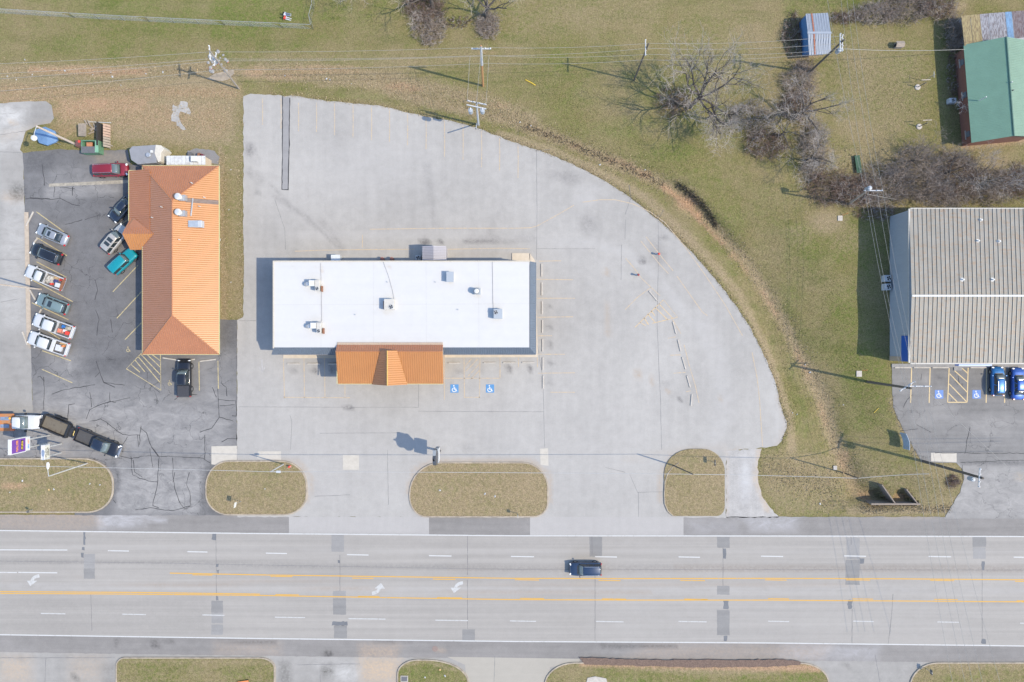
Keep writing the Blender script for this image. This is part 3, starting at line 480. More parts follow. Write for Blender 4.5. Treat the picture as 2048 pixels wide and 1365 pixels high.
marks('hatch_line', [[(283,707),(253,738),(322,781),(321,708)],[(270,720),(283,736),(290,744)],[(276,713),(320,765)],[(282,709),(321,750)],[(295,710),(321,735)],[(305,710),(321,722)],[(262,729),(280,745)]], .13, ZM, YDARK, llot)
marks('parking_line', [[(1823,737),(1821,806)],[(1860,737),(1858,806)],[(1898,737),(1895,805)],[(1936,736),(1934,805)],[(1973,737),(1972,806)],[(2010,737),(2009,806)]], .14, ZM, YR, rlot)
marks('hatch_line', [[(1895,805),(1934,805)],[(1899,748),(1934,785)],[(1898,768),(1933,804)],[(1897,787),(1914,804)],[(1909,742),(1934,764)],[(1924,737),(1935,747)]], .13, ZM, YR, rlot)
marks('edge_line', [[(x, top_y(x)+f) for x in range(-1400,3451,64)] for f in (.8,)]+[[(x, bot_y(x)-.8) for x in range(-1400,3451,64)]], .17, ZM, WROAD, road)
WD1 = [(-60,135,1100),(216,258,1102),(375,415,1104),(532,574,1107),(694,737,1110),(858,903,1112),(1022,1068,1113.5),(1190,1234,1114),(1357,1400,1114.5),(1522,1566,1113),(1688,1732,1112.5),(1857,1902,1113.5),(2027,2070,1115),(-40,34,1145),(37,115,1145.5)]
WD2 = [(82,131,1227.5),(244,292,1229),(405,449,1230.5),(550,610,1235),(697,771,1238),(870,936,1241),(1020,1072,1242.5),(1192,1247,1243.5),(1357,1413,1243.5),(1536,1578,1243),(1706,1747,1243),(1874,1917,1244.5),(2040,2085,1247),(-80,-30,1226)]
marks('lane_dash', [[(a,y-.4),(b,y+.4)] for a,b,y in WD1], .16, ZM, WROAD, road)
marks('lane_dash', [[(a,y-.4),(b,y+.5)] for a,b,y in WD2], .15, ZM, WTHIN, road)
yn = [(340,1146.5),(512,1150),(768,1153.5),(1024,1157),(1280,1157.5),(1536,1157),(1800,1158),(2048,1160),(2400,1163)]
ys_ = [(-400,1184),(0,1187),(256,1188.5),(512,1191),(768,1195.5),(1024,1199.5),(1280,1200.5),(1536,1200.5),(2048,1204),(2400,1207)]
marks('centre_line', [yn, ys_, [(-400,1180.5),(0,1183.5),(256,1185),(520,1188.5)]], .15, ZM, YROAD, road)
marks('centre_dash', [[(a,y),(b,y+.6)] for a,b,y in [(385,425,1150),(541,585,1153),(704,747,1156.5),(866,911,1158.5),(1030,1078,1159.8),(1197,1241,1161),(1360,1410,1161),(1530,1573,1160),(1692,1740,1160),(1860,1908,1161),(2030,2070,1163),(551,598,1189.5),(716,759,1193),(874,924,1195.5),(1040,1088,1197),(1204,1252,1198),(1368,1415,1198.5),(1536,1578,1197.5),(1704,1746,1198),(1868,1915,1199),(2033,2080,1202)]], .13, ZM, YROAD, road)
def arrow(cx, cy, fl):
    # curved turn arrow: fl=1 points down-left, -1 points up-right
    b = MB(); pts = []
    for k in range(9):
        a = k/8; pts.append((cx+fl*(14-15*a-9*a*(1-a)*1.2), cy+fl*(-9+2.5*a+9*a*a*.9)))
    b.ribbon([P(*p) for p in pts], [.5-.1*k/8 for k in range(9)], ZM)
    e = pts[-1]; b.flat([tuple(P(e[0]-10,e[1]-fl*1))[:2]+(ZM+.001,), tuple(P(e[0]+11,e[1]-fl*1))[:2]+(ZM+.001,), tuple(P(e[0]-fl*3,e[1]+fl*10))[:2]+(ZM+.001,)])
    o = b.build('turn_arrow', WTHIN, road, fix=False)
    me_ = o.data
    for p in me_.polygons:
        if p.normal.z < 0: p.flip()
for a in ((65,1161,1),(758,1178,-1),(912,1175,1)): arrow(*a)
BLUE = roadpaint('sign_blue_paint', (.075,.20,.38), UND, (.22,.42)); BLUE2 = roadpaint('pale_blue_paint', (.12,.20,.42), (.178,.18,.186), (.22,.42)); WSYM = roadpaint('white_symbol_paint', (.52,.52,.52), UND, (.2,.4))
def wheelchair(cx, cy, sz, mat, bg, parent, z):
    if bg: up(MB().flat([tuple(P(cx+a*sz,cy+b*sz))[:2]+(z,) for a,b in ((-.5,.5),(.5,.5),(.5,-.5),(-.5,-.5))]).build('blue_square', bg, parent, fix=False))
    b = MB(); z2 = z+.004; q = lambda u,v: P(cx+u*sz, cy+v*sz)
    arc = [q(-.04+.24*math.cos(R(t)), .16+.22*math.sin(R(t))) for t in range(-120,-120-281,-20)]
    b.ribbon(arc, .085*sz/S*1.1, z2)
    b.ribbon([q(-.06,-.22), q(-.03,.1), q(.15,.1), q(.24,.3), q(.33,.27)], .10*sz/S, z2+.001); b.ribbon([q(-.05,-.06), q(.12,-.06)], .08*sz/S, z2+.002)
    c = q(-.08,-.34); b.flat([(c.x+.085*sz/S*math.cos(R(t)), c.y+.085*sz/S*math.sin(R(t)), z2) for t in range(0,360,30)])
    o = b.build('accessible_symbol', mat, parent, fix=False)
    for p in o.data.polygons:
        if p.normal.z < 0: p.flip()
for c in ((909,777.5),(980,777.5)): wheelchair(c[0],c[1],16.5,WSYM,BLUE,lot,ZM)
for c in ((1878,789),(1953,789)): wheelchair(c[0],c[1],17,WSYM,BLUE2,rlot,ZM)
for c in ((257,699),(340,766)): wheelchair(c[0],c[1],13,YDARK,None,llot,ZM)
# ---- kerbed planting beds
def rr(x0,y0,x1,y1,r):
    # rounded rectangle, r = (tl, tr, br, bl) as (rx, ry)
    out = []
    for (cx,cy,a0),(rx,ry) in zip(((x0,y0,180),(x1,y0,270),(x1,y1,0),(x0,y1,90)), r):
        ox = cx+rx if cx == x0 else cx-rx; oy = cy+ry if cy == y0 else cy-ry
        for k in range(9): a = R(a0+90*k/8); out.append((ox+rx*math.cos(a), oy+ry*math.sin(a)))
    res = [out[0]]
    for p in out[1:]:
        if math.hypot(p[0]-res[-1][0], p[1]-res[-1][1]) > .8: res.append(p)
    if math.hypot(res[0][0]-res[-1][0], res[0][1]-res[-1][1]) < .8: res.pop()
    return res
KERB = pm('kerb_concrete', (.285,.24,.185), rough=.9, var=.3, scale=1.3, bump=.15)
def bed(poly, layers, default, kerb=True, label=None, mat='turf'):
    sh = 2.0
    cx = sum(p[0] for p in poly)/len(poly); cy = sum(p[1] for p in poly)/len(poly)
    o = sheet('grass_verge', poly, LIFT+.09, turf(mat), .35, layers, default, hump=.05)
    if kerb:
        pw = [P(*p) for p in poly]; n = len(pw); b = MB(); vi = []
        for i in range(n):
            d = (pw[(i+1)%n]-pw[i-1]); d.normalize(); nr = Vector((d.y, -d.x, 0))
            c = P(cx, cy); 
            if (pw[i]+nr*.1-c).length < (pw[i]-c).length: nr = -nr
            pi, po = pw[i]-nr*.06, pw[i]+nr*.15
            vi.append([(po.x,po.y,LIFT-.01),(po.x-nr.x*.03,po.y-nr.y*.03,LIFT+.145),(pi.x,pi.y,LIFT+.15),(pi.x,pi.y,LIFT+.05)])
        vs = [p for r in vi for p in r]
        b.add(vs, [(i*4+k, ((i+1)%n)*4+k, ((i+1)%n)*4+k+1, i*4+k+1) for i in range(n) for k in range(3)])
        b.build('kerb', KERB, o)
    return o
bed(rr(-700,918,226,1024,((5,5),(60,48),(50,45),(5,5))), [('e',60,985,60,20,0,.9),('e',40,955,50,12,0,.6),('e',150,980,50,25,0,.5),('p',[(-50,915),(220,915),(200,940),(-50,945)],10,1,.6),('e',30,972,40,9,2,.7),('e',190,990,40,40,1,.5),('l',[(0,1020),(200,1015)],12,1,.4)], (.4,.5,.04))
bed(rr(413,923,613,1029,((45,50),(50,48),(45,40),(45,42))), [('e',460,970,40,40,0,.6),('e',545,965,50,25,0,.6),('e',560,1000,60,25,1,.5),('p',[(415,925),(600,925),(600,945),(420,945)],10,1,.6),('e',540,990,20,20,0,.6)], (.36,.58,.04))
bed(rr(820,926,1095,1033,((62,62),(50,50),(28,28),(32,40))), [('e',880,975,60,14,0,.7),('e',900,980,70,8,0,.7),('e',1020,985,60,20,0,.35),('e',1040,940,40,10,0,.45),('p',[(820,925),(1095,925),(1095,1035),(820,1035)],8,1,.5)], (.28,.68,.05))
bed(rr(1328,898,1449,1032,((55,50),(45,45),(16,20),(22,30))), [('e',1385,920,40,18,0,.75),('e',1400,960,35,40,0,.5),('e',1345,990,22,40,1,.75),('e',1415,1010,30,25,1,.5)], (.38,.58,.04), kerb=False)
kb = MB(); 
for arcp in [[(1357,926),(1344,935),(1334,948),(1329,965),(1328,990),(1329,1008),(1335,1022),(1345,1031)]]:
    pts = [P(*p) for p in arcp]
    kb.path([p+Vector((0,0,.1)) for p in pts], .12, 4)
kb.build('kerb', KERB, lot)
bed(rr(234,1316,549,1600,((16,16),(30,20),(5,5),(5,5))), [('e',300,1340,60,20,0,.6),('e',480,1350,60,16,0,.8),('l',[(240,1322),(540,1325)],8,1,.5),('e',400,1340,60,30,1,.35)], (.5,.25,.02))
bed(rr(796,1320,936,1600,((40,28),(85,45),(5,5),(5,5))), [('e',850,1345,60,25,0,.85),('l',[(800,1330),(850,1321),(910,1340)],7,1,.6)], (.7,.15,.02))
bed(rr(1090,1326,1656,1600,((60,45),(60,40),(5,5),(5,5))), [('p',[(1158,1318),(1560,1322),(1640,1330),(1640,1344),(1158,1332)],4,2,.9),('p',[(1180,1330),(1560,1330),(1560,1350),(1390,1352)],8,1,.7),('e',1250,1360,140,14,0,.9),('e',1600,1360,60,20,0,.95),('e',1140,1345,40,20,0,.7)], (.65,.2,.02), mat='turf')
bed(rr(1820,1326,2700,1600,((55,48),(5,5),(5,5),(5,5))), [('p',[(1820,1320),(2100,1320),(2100,1345),(1850,1340)],8,1,.6),('e',1900,1355,70,20,0,.6)], (.5,.3,.02))
up(sheet('mulch_strip', [(1157,1314),(1300,1319),(1480,1319),(1560,1318),(1600,1322),(1600,1329),(1540,1333),(1400,1334),(1300,1332),(1170,1328)], LIFT+.16, pm('dark_mulch', (.13,.09,.07), rough=1, var=.4, scale=6, bump=.6), .5, jit=1.0, hump=.05))
# ================================================= BUILDINGS
def seams(mb, poly, along, spacing, wd, ht):
    # raised ribs running up a planar slope: poly = 3D points, along = 3D rib direction
    poly = [Vector(p) for p in poly]; nrm = (poly[1]-poly[0]).cross(poly[2]-poly[0]).normalized()
    if nrm.z < 0: nrm = -nrm
    v = (Vector(along)-nrm*Vector(along).dot(nrm)).normalized(); u = v.cross(nrm)
    o = poly[0]; q = [((p-o).dot(u), (p-o).dot(v)) for p in poly]
    a0 = min(p[0] for p in q); a1 = max(p[0] for p in q); a = a0+spacing/2; n = len(q)
    while a < a1:
        hits = []
        for i in range(n):
            (x0,y0),(x1,y1) = q[i], q[(i+1)%n]
            if (x0 <= a) != (x1 <= a): hits.append(y0+(a-x0)/(x1-x0)*(y1-y0))
        hits.sort()
        for k in range(0, len(hits)-1, 2):
            p0 = o+u*a+v*hits[k]; p1 = o+u*a+v*hits[k+1]
            mb.add([p0-u*wd/2+nrm*.002, p0+nrm*ht, p0+u*wd/2+nrm*.002, p1-u*wd/2+nrm*.002, p1+nrm*ht, p1+u*wd/2+nrm*.002], [(0,1,4,3),(1,2,5,4)])
        a += spacing
def slope(parent, poly, mat, along, spacing, wd=.07, ht=.06, th=.08, name='roof_slope'):
    poly = [Vector(p) for p in poly]; n = len(poly); b = MB()
    nrm = (poly[1]-poly[0]).cross(poly[2]-poly[0]).normalized()
    if nrm.z < 0: nrm = -nrm
    b.add(poly+[p-nrm*th for p in poly], [tuple(range(n)), tuple(range(n,2*n))[::-1]]+[(i,(i+1)%n,n+(i+1)%n,n+i) for i in range(n)])
    o = b.build(name, mat, parent)
    if spacing:
        s = MB(); seams(s, poly, along, spacing, wd, ht); tag(s.build('standing_seams', mat, o, fix=False), kind='stuff')
    return o
def wallbox(parent, pts, z0, z1, mat, name='wall'):
    return MB().prism([(p[0],p[1]) for p in pts], z0, z1).build(name, mat, parent)
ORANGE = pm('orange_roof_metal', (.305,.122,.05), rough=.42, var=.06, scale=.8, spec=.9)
ORANGE_SUN = pm('sunlit_orange_metal', (.355,.148,.036), rough=.42, var=.05, scale=.8, spec=.9)  # same roof metal, with sunlight on the facing slopes put into the colour
FASC = pm('cream_fascia', (.42,.38,.19), rough=.7); STUCCO = pm('tan_stucco', (.42,.34,.25), rough=.9, var=.1)
GALV = pm('galvanised_steel', (.45,.46,.47), rough=.4, metal=.6, var=.2, scale=6); DGREY = pm('dark_grey_metal', (.10,.10,.105), rough=.6)
WHITEP = pm('white_paint', (.50,.50,.485), rough=.6, var=.06); BLK = pm('black_plastic', (.012,.012,.014), rough=.6, var=.02)
LGREY = pm('light_grey_metal', (.38,.40,.42), rough=.5, var=.08); RUST = pm('rusty_steel', (.20,.09,.05), rough=.9, var=.35, scale=8)
# ---- orange hipped restaurant
ez, rz_ = 3.3, 5.75
xw, xe = P(285,0,ez).x, P(437.5,0,ez).x; yn_, ys0 = P(0,332,ez).y, P(0,709,ez).y; xm = (xw+xe)/2; run = (xe-xw)/2
rest = thing('restaurant', 'long restaurant with orange hipped metal roof beside the dark car park', 'building', (xm,(yn_+ys0)/2,0))
A_,B_,C_,D_ = Vector((xw,ys0,ez)),Vector((xe,ys0,ez)),Vector((xe,yn_,ez)),Vector((xw,yn_,ez))
RS, RN = Vector((xm,ys0+run,rz_)), Vector((xm,yn_-run,rz_))
slope(rest, [B_,C_,RN,RS], ORANGE_SUN, (-1,0,.45), .3); slope(rest, [A_,RS,RN,D_], ORANGE, (1,0,.45), .3)
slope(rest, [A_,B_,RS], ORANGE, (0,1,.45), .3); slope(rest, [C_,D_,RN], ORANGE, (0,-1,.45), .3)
rc = MB()
for a, b in ((RS,RN),(RS,A_),(RS,B_),(RN,C_),(RN,D_)): rc.tube(a+Vector((0,0,.03)), b+Vector((0,0,.03)), .09, n=6)
rc.build('ridge_cap', ORANGE, rest)
wallbox(rest, [(xw+.5,ys0+.5),(xe-1.25,ys0+.5),(xe-1.25,yn_-.7),(xw+.5,yn_-.7)], 0, ez-.05, STUCCO)
fb = MB()
for a, b in ((A_,B_),(B_,C_),(C_,D_),(D_,A_)):
    m_ = (a+b)/2; d = b-a; fb.box((m_.x+(.03 if m_.x > xm+1 else -.03 if m_.x < xm-1 else 0), m_.y+(.03 if abs(m_.x-xm) < 1 and m_.y > 0 and m_.y > (yn_+ys0)/2 else -.03 if abs(m_.x-xm) < 1 else 0), ez-.1), (max(abs(d.x),.1), max(abs(d.y),.1), .2))
fb.build('fascia', FASC, rest)
# west wing
wx0, wx1 = P(258,0,3.0).x, P(299,0,4.0).x; wy0, wy1 = P(0,472,3.0).y, P(0,342,3.0).y
zt = ez+(wx1-xw)*(rz_-ez)/run+.06
slope(rest, [(wx0,wy0,3.0),(wx0,wy1,3.0),(wx1,wy1,zt),(wx1,wy0,zt)], ORANGE, (1,0,.4), .3, name='wing_roof')
wallbox(rest, [(wx0+.4,wy0),(xw+.6,wy0),(xw+.6,wy1-.4),(wx0+.4,wy1-.4)], 0, 2.85, STUCCO, 'wing_wall')
MB().box((wx0-.03,(wy0+wy1)/2,2.93),(.1,wy1-wy0,.22)).box(((wx0+xw)/2,wy1+.03,2.95),(xw-wx0,.1,.2)).build('fascia', FASC, rest)
# little entrance gable
gy = P(0,468,4.2).y; gx0 = P(254,0,3.0).x; gx1 = P(308,0,4.4).x; gyn, gys = P(0,437,3.1).y, P(0,500,3.1).y; gz_ = zt+.25
e0, e1 = (gx0,gy,gz_), (gx1,gy,gz_)
slope(rest, [(gx0+.5,gys,3.05),(P(287,0,3.2).x,gys,3.05),e1,e0], ORANGE_SUN, (0,1,.5), .33, name='gable_slope')
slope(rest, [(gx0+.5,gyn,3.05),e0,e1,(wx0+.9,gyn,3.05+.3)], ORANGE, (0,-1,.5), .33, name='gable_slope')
wallbox(rest, [(gx0+1.0,gys+.3),(xw+.4,gys+.3),(xw+.4,gyn-.3),(gx0+1.0,gyn-.3)], 0, 2.9, STUCCO, 'porch_wall')
def main_z(x, y=None): return ez+(run-abs(x-xm))*(rz_-ez)/run
# roof fittings
def vent_stack(px, py, label):
    p = P(px,py,5.6); zb = main_z(p.x)
    t = thing('exhaust_vent', label, 'vent', (p.x,p.y,zb))
    MB().box((p.x+.35,p.y-.1,zb+.15),(.9,.8,.7)).build('curb', GALV, t)
    MB().lathe((p.x,p.y,zb+.2),[(.36,0),(.36,.55),(.46,.6),(.46,.8),(.38,.9),(.1,.95)],18).build('fan_housing', WHITEP, t, smooth=False)
    MB().lathe((p.x,p.y,zb+1.15),[(.30,0),(.28,.03),(.1,.05)],14).build('cap', LGREY, t)
vent_stack(360,395,'white exhaust fan at the dark strip on the orange restaurant roof')
vent_stack(360,426,'white exhaust fan south of the dark strip on the orange restaurant roof')
p = P(390,448,5.0); zb = main_z(p.x)
t = thing('rooftop_cooler', 'grey flat box unit on the east slope of the orange restaurant roof', 'rooftop unit', (p.x,p.y,zb))
MB().box((p.x,p.y,zb+.15),(1.9,.95,.9)).build('cabinet', LGREY, t, bevel=.04); MB().box((p.x-.2,p.y,zb+.62),(1.3,.8,.06)).build('lid', pm('blue_grey_metal', (.27,.31,.36), rough=.5), t); MB().box((p.x-1.0,p.y,zb+.2),(.08,.7,.5)).build('grille', DGREY, t)
# dark weathered strip and duct
x0, x1 = P(370,0,5.3).x, xe; yv = P(0,402,4.6).y
MB().add([(x0,yv-.3,main_z(x0)+.07),(x1,yv-.3,ez+.07),(x1,yv+.3,ez+.07),(x0,yv+.3,main_z(x0)+.07)],[(0,1,2,3)]).build('tarred_strip', pm('tar_strip', (.16,.12,.10), rough=.85, var=.4, scale=3, stretch=(.3,6,1)), rest)
MB().tube((P(384,0,5).x,yv+.3,main_z(P(384,0,5).x)+.12),(P(381,0,5).x,yv-2.2,main_z(P(381,0,5).x)+.12),.1).build('conduit', GALV, rest)
for i,(a,b) in enumerate(((396,412),(404,393),(363,481),(325,415),(300,434),(383,366))):
    q = P(a,b,5); zz = main_z(q.x); MB().tube((q.x,q.y,zz-.1),(q.x,q.y,zz+.5),.06,n=8).build('vent_pipe', WHITEP, rest)
# ---- central building with the white flat roof
CZ = 5.0
bx0, bx1, by0, by1 = P(547,0,CZ).x, P(1060,0,CZ).x, P(0,696,CZ).y, P(0,523,CZ).y
shop = thing('vacant_restaurant', 'long empty building with white flat roof in the middle of the pale lot', 'building', ((bx0+bx1)/2,(by0+by1)/2,0))
BWALL = pm('tan_brick', (.36,.28,.21), rough=.9, var=.15, scale=6, bump=.3)
wallbox(shop, [(bx0+.08,by0+.1),(bx1-.2,by0+.1),(bx1-.2,by1-.08),(bx0+.08,by1-.08)], 0, CZ-.16, BWALL)
WROOF = paved('white_membrane', (.435,.43,.418), dark=(.30,.28,.26), light=(.45,.45,.44), tan=(.36,.29,.21), a=(.03,.05,.03,.03), rough=.6, bumpst=.08)
ro = sheet('roof', [((bx0+.05)*S+1024,682.5-(by0+.05)*S),((bx1-.1)*S+1024,682.5-(by0+.05)*S),((bx1-.1)*S+1024,682.5-(by1-.05)*S),((bx0+.05)*S+1024,682.5-(by1-.05)*S)], CZ, WROOF, .5, kind=None)
me = ro.data; co = np.empty(len(me.vertices)*3); me.vertices.foreach_get('co', co); co = co.reshape(-1,3)
k_ = (H-CZ)/H; Mk = paint(co[:,0]/k_*S+1024, 682.5-co[:,1]/k_*S, [('e',x,532+rnd.uniform(-2,3),rnd.uniform(2,5),rnd.uniform(2,4),2,rnd.uniform(.3,.9)) for x in (561,588,605,610,630,643,645,675,698,733,752,780,822,843)]+[('e',645,540,5,8,2,.5),('e',900,560,8,5,2,.4),('e',773,625,8,4,2,.25),('e',955,593,10,4,2,.3),('l',[(560,533),(1050,530)],4,0,.10)])
me.color_attributes['mask'].data.foreach_set('color', np.column_stack([Mk, np.ones(len(Mk))]).ravel())
me.transform(Matrix.Translation(-wloc(shop))); ro.parent = shop
MB().box(((bx0+bx1)/2,by1,CZ-.02),(bx1-bx0,.16,.22)).box((bx0,(by0+by1)/2,CZ-.02),(.16,by1-by0+.16,.2)).build('parapet', pm('bone_metal_edge', (.42,.38,.31), rough=.6), shop)
SLATE = pm('slate_blue_metal', (.105,.13,.165), rough=.5, var=.08, scale=1, spec=.4)
mz, mo = 3.55, 1.05
mx0, mx1 = P(543,0,mz).x, P(1071.5,0,mz).x; my0 = P(0,709,mz).y
slope(shop, [(mx0,my0,mz),(mx1,my0,mz),(bx1,by0,CZ+.02),(bx0,by0,CZ+.02)], SLATE, (0,1,1), .32, .06, .05, name='mansard')
slope(shop, [(mx1,my0,mz),(mx1,by1,mz),(bx1,by1,CZ+.02),(bx1,by0,CZ+.02)], SLATE, (-1,0,1), .32, .06, .05, name='mansard')
MB().box(((mx0+mx1)/2,my0-.02,mz-.16),(mx1-mx0,.1,.3)).box((mx1+.02,(my0+by1)/2,mz-.16),(.1,by1-my0,.3)).build('fascia', SLATE, shop)
MB().box(((bx0+bx1)/2,(my0+by0)/2,mz-.33),(bx1-bx0,by0-my0+.2,.05)).build('soffit', BWALL, shop)
# windows in the front wall
GLASS = pm('dark_window_glass', (.03,.04,.045), rough=.08, var=.02, spec=.8)
FRAME = pm('bronze_frame', (.06,.045,.035), rough=.5)
for i in range(16):
    cx_ = bx0+1.6+i*2.2
    wd_ = MB().box((cx_,by0+.06,1.6),(1.7,.08,1.6)).build('window', GLASS, shop); MB().box((cx_,by0+.05,2.43),(1.8,.12,.07)).build('head', FRAME, wd_); MB().box((cx_,by0+.05,.77),(1.8,.12,.07)).build('sill', FRAME, wd_)
# orange entrance porch
pw, pe = P(676,0,4.5).x, P(887,0,4.5).x; ps = P(0,768,4.5).y; pr = P(0,703,5.8).y; pn = P(0,690,5.15).y
slope(shop, [(pw,ps,4.5),(pe,ps,4.5),(pe,pr,5.8),(pw,pr,5.8)], ORANGE_SUN, (0,1,.27), .31, name='porch_slope')
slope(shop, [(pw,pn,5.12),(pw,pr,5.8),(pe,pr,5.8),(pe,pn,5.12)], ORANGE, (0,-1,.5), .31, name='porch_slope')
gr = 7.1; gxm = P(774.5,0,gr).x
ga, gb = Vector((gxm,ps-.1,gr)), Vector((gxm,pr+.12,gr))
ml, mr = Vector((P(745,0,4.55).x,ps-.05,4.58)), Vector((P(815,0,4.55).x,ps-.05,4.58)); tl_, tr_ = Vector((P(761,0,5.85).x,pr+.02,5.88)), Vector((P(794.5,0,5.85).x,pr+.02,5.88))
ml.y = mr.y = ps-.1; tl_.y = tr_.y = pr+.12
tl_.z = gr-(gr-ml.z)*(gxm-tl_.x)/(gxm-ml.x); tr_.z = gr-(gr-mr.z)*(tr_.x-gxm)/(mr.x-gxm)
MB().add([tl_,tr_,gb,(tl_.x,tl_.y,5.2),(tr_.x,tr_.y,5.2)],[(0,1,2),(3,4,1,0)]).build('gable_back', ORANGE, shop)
slope(shop, [ml,ga,gb,tl_], ORANGE, (1,0,.8), .31, name='gable_slope'); slope(shop, [mr,tr_,gb,ga], ORANGE_SUN, (-1,0,.8), .31, name='gable_slope')
MB().add([ml+Vector((0,.05,-.02)),mr+Vector((0,.05,-.02)),ga+Vector((0,.1,-.05))],[(0,1,2)]).build('pediment', FASC, shop)
MB().tube(ga,gb,.07).build('ridge_cap', pm('yellow_trim', (.5,.32,.09), rough=.5), shop); MB().tube((pw,pr,5.82),(pe,pr,5.82),.07).build('ridge_cap', ORANGE, shop)
MB().box(((pw+pe)/2,ps-.03,4.36),(pe-pw,.1,.26)).box((pw-.03,(ps+pr)/2,4.9),(.08,abs(ps-pr),.1)).build('fascia', FASC, shop)
wallbox(shop, [(pw+.25,ps+.5),(pe-.25,ps+.5),(pe-.25,by0-.1),(pw+.25,by0-.1)], 0, 4.3, BWALL, 'porch_wall')
MB().box(((pw+pe)/2,by0-.2,4.75),(pe-pw-.1,1.9,.75)).build('porch_upstand', BWALL, shop)
MB().box((gxm,ps+.46,1.2),(2.0,.1,2.3)).build('door', FRAME, shop)
# pavement round it
WALK = pm('walk_concrete', (.45,.385,.30), rough=.9, var=.1, scale=1.5, bump=.1)
sw = MB().prism([P(567,706)[:2],P(1075,706)[:2],P(1075,714.5)[:2],P(567,717)[:2]], 0, .14).prism([P(1060,508)[:2],P(1070,522)[:2],P(1075.5,706)[:2],P(1060,706)[:2]], 0, .138).prism([P(1024,507)[:2],P(1058,507)[:2],P(1060,530)[:2],P(1024,530)[:2]], 0, .15)
tag(sw.build('sidewalk', WALK), kind='structure')
# ---- units on the white roof
def fan_disc(mbk, c, r):
    mbk.lathe(c, [(r,0),(r,.06),(r*.9,.06),(r*.9,.01)], 18)
def ac_fan(parent, c, r, ring=LGREY):
    g = MB().lathe(c, [(r,-.02),(r,.01)], 18).build('fan_well', BLK, parent)
    b = MB()
    for k in range(4):
        a = k*math.pi/2+.4; b.add([(c[0]+.04*math.cos(a),c[1]+.04*math.sin(a),c[2]+.02),(c[0]+r*.85*math.cos(a-.28),c[1]+r*.85*math.sin(a-.28),c[2]+.02),(c[0]+r*.85*math.cos(a+.28),c[1]+r*.85*math.sin(a+.28),c[2]+.045)],[(0,1,2)])
    b.build('blade', ring, g)
    MB().lathe(c, [(r*1.08,-.01),(r*1.08,.05),(r*.95,.05),(r*.95,.0)], 18).build('fan_ring', ring, parent)
def rtu(px, py, dx, dy, hz, label, mat, fan=None, name='rooftop_unit', extra=None):
    p = P(px,py,CZ+hz); t = thing(name, label, 'rooftop unit', (p.x,p.y,CZ))
    MB().box((p.x,p.y,CZ+.1),(dx*.95,dy*.95,.2)).build('curb', WHITEP, t)
    MB().box((p.x,p.y,CZ+.2+(hz-.2)/2),(dx,dy,hz-.2)).build('cabinet', mat, t, bevel=.03)
    if fan: ac_fan(t, (p.x+fan[0],p.y+fan[1],CZ+hz+.012), fan[2])
    if extra: extra(t, p)
    return t
def ducts(t, p):
    MB().box((p.x-.75,p.y+.3,CZ+.75),(.75,.8,1.0)).build('duct', WHITEP, t, bevel=.03)
    MB().path([(p.x-1.0,p.y+.25,CZ+.75),(p.x-1.5,p.y+.22,CZ+.72),(p.x-1.75,p.y+.2,CZ+.4),(p.x-1.8,p.y+.2,CZ+.02)],.3,8).build('elbow_duct', GALV, t)
    MB().box((p.x+.5,p.y-.45,CZ+.4),(.12,.8,.7)).build('coil_guard', RUST, t)
BEIGE = pm('beige_metal', (.42,.40,.36), rough=.6, var=.08); BLGREY = pm('pale_blue_grey_metal', (.28,.31,.34), rough=.55, var=.05)
rtu(634,571,.62,1.5,1.15,'beige air handler with elbow duct at the northwest of the white roof',BEIGE,(0,-.45,.25),extra=ducts)
rtu(637,656,.62,1.5,1.15,'beige air handler with elbow duct at the southwest of the white roof',BEIGE,(0,-.45,.25),extra=ducts)
def louvre(t, p): MB().box((p.x-.75,p.y-.08,CZ+.35),(.25,1.1,.5)).build('louvre', RUST, t)
rtu(778,609,1.4,1.5,1.1,'grey air conditioner with rusty side louvre near the centre of the white roof',BEIGE,(.28,-.35,.3),extra=louvre)
rtu(900,554,.95,1.35,.9,'plain blue-grey box at the north edge of the white roof',BLGREY,name='roof_hatch',extra=lambda t,p: MB().box((p.x,p.y,CZ+.93),(1.0,1.42,.07)).build('lid', BLGREY, t))
def mush(t, p):
    MB().lathe((p.x-.12,p.y,CZ+.5),[(.28,0),(.28,.35),(.42,.4),(.42,.55),(.36,.56)],18).build('fan_housing', DGREY, t); MB().lathe((p.x-.12,p.y,CZ+1.06),[(.36,0),(.33,.06),(.15,.12),(.02,.13)],18).build('cap', WHITEP, t, smooth=True)
rtu(955,583,.9,.9,.5,'round white exhaust fan on a grey base on the white roof',BLGREY,name='exhaust_fan',extra=mush)
rtu(996,628,1.25,1.35,1.0,'grey air conditioner at the east end of the white roof, fan in its corner',BLGREY,(-.3,.2,.3))
for i,(pl) in enumerate([[(766,522),(778,555),(786,585),(789,605)],[(985,522),(986,600),(987,620)],[(642,540),(643,575),(644,640),(640,650)],[(641,527),(642,545)]]):
    MB().path([P(a,b,CZ+.06) for a,b in pl],.03,4).build('conduit', pm('grey_conduit', (.35,.33,.32), rough=.7), shop)
for i,pl in enumerate([[(642,523),(642,695)],[(747,523),(747,690)],[(852,522),(853,690)],[(957,521),(958,694)],[(548,610),(1058,608)]]):
    MB().ribbon([P(a,b,CZ) for a,b in pl],.05,CZ+.004).build('membrane_seam', pm('seam_grime', (.40,.39,.375), rough=.7), shop)
for a,b in ((776,565),(872,565),(917,620),(712,630)):
    q = P(a,b,CZ); MB().tube(q,q+Vector((0,0,.35)),.05,n=8).build('vent_pipe', LGREY, shop)
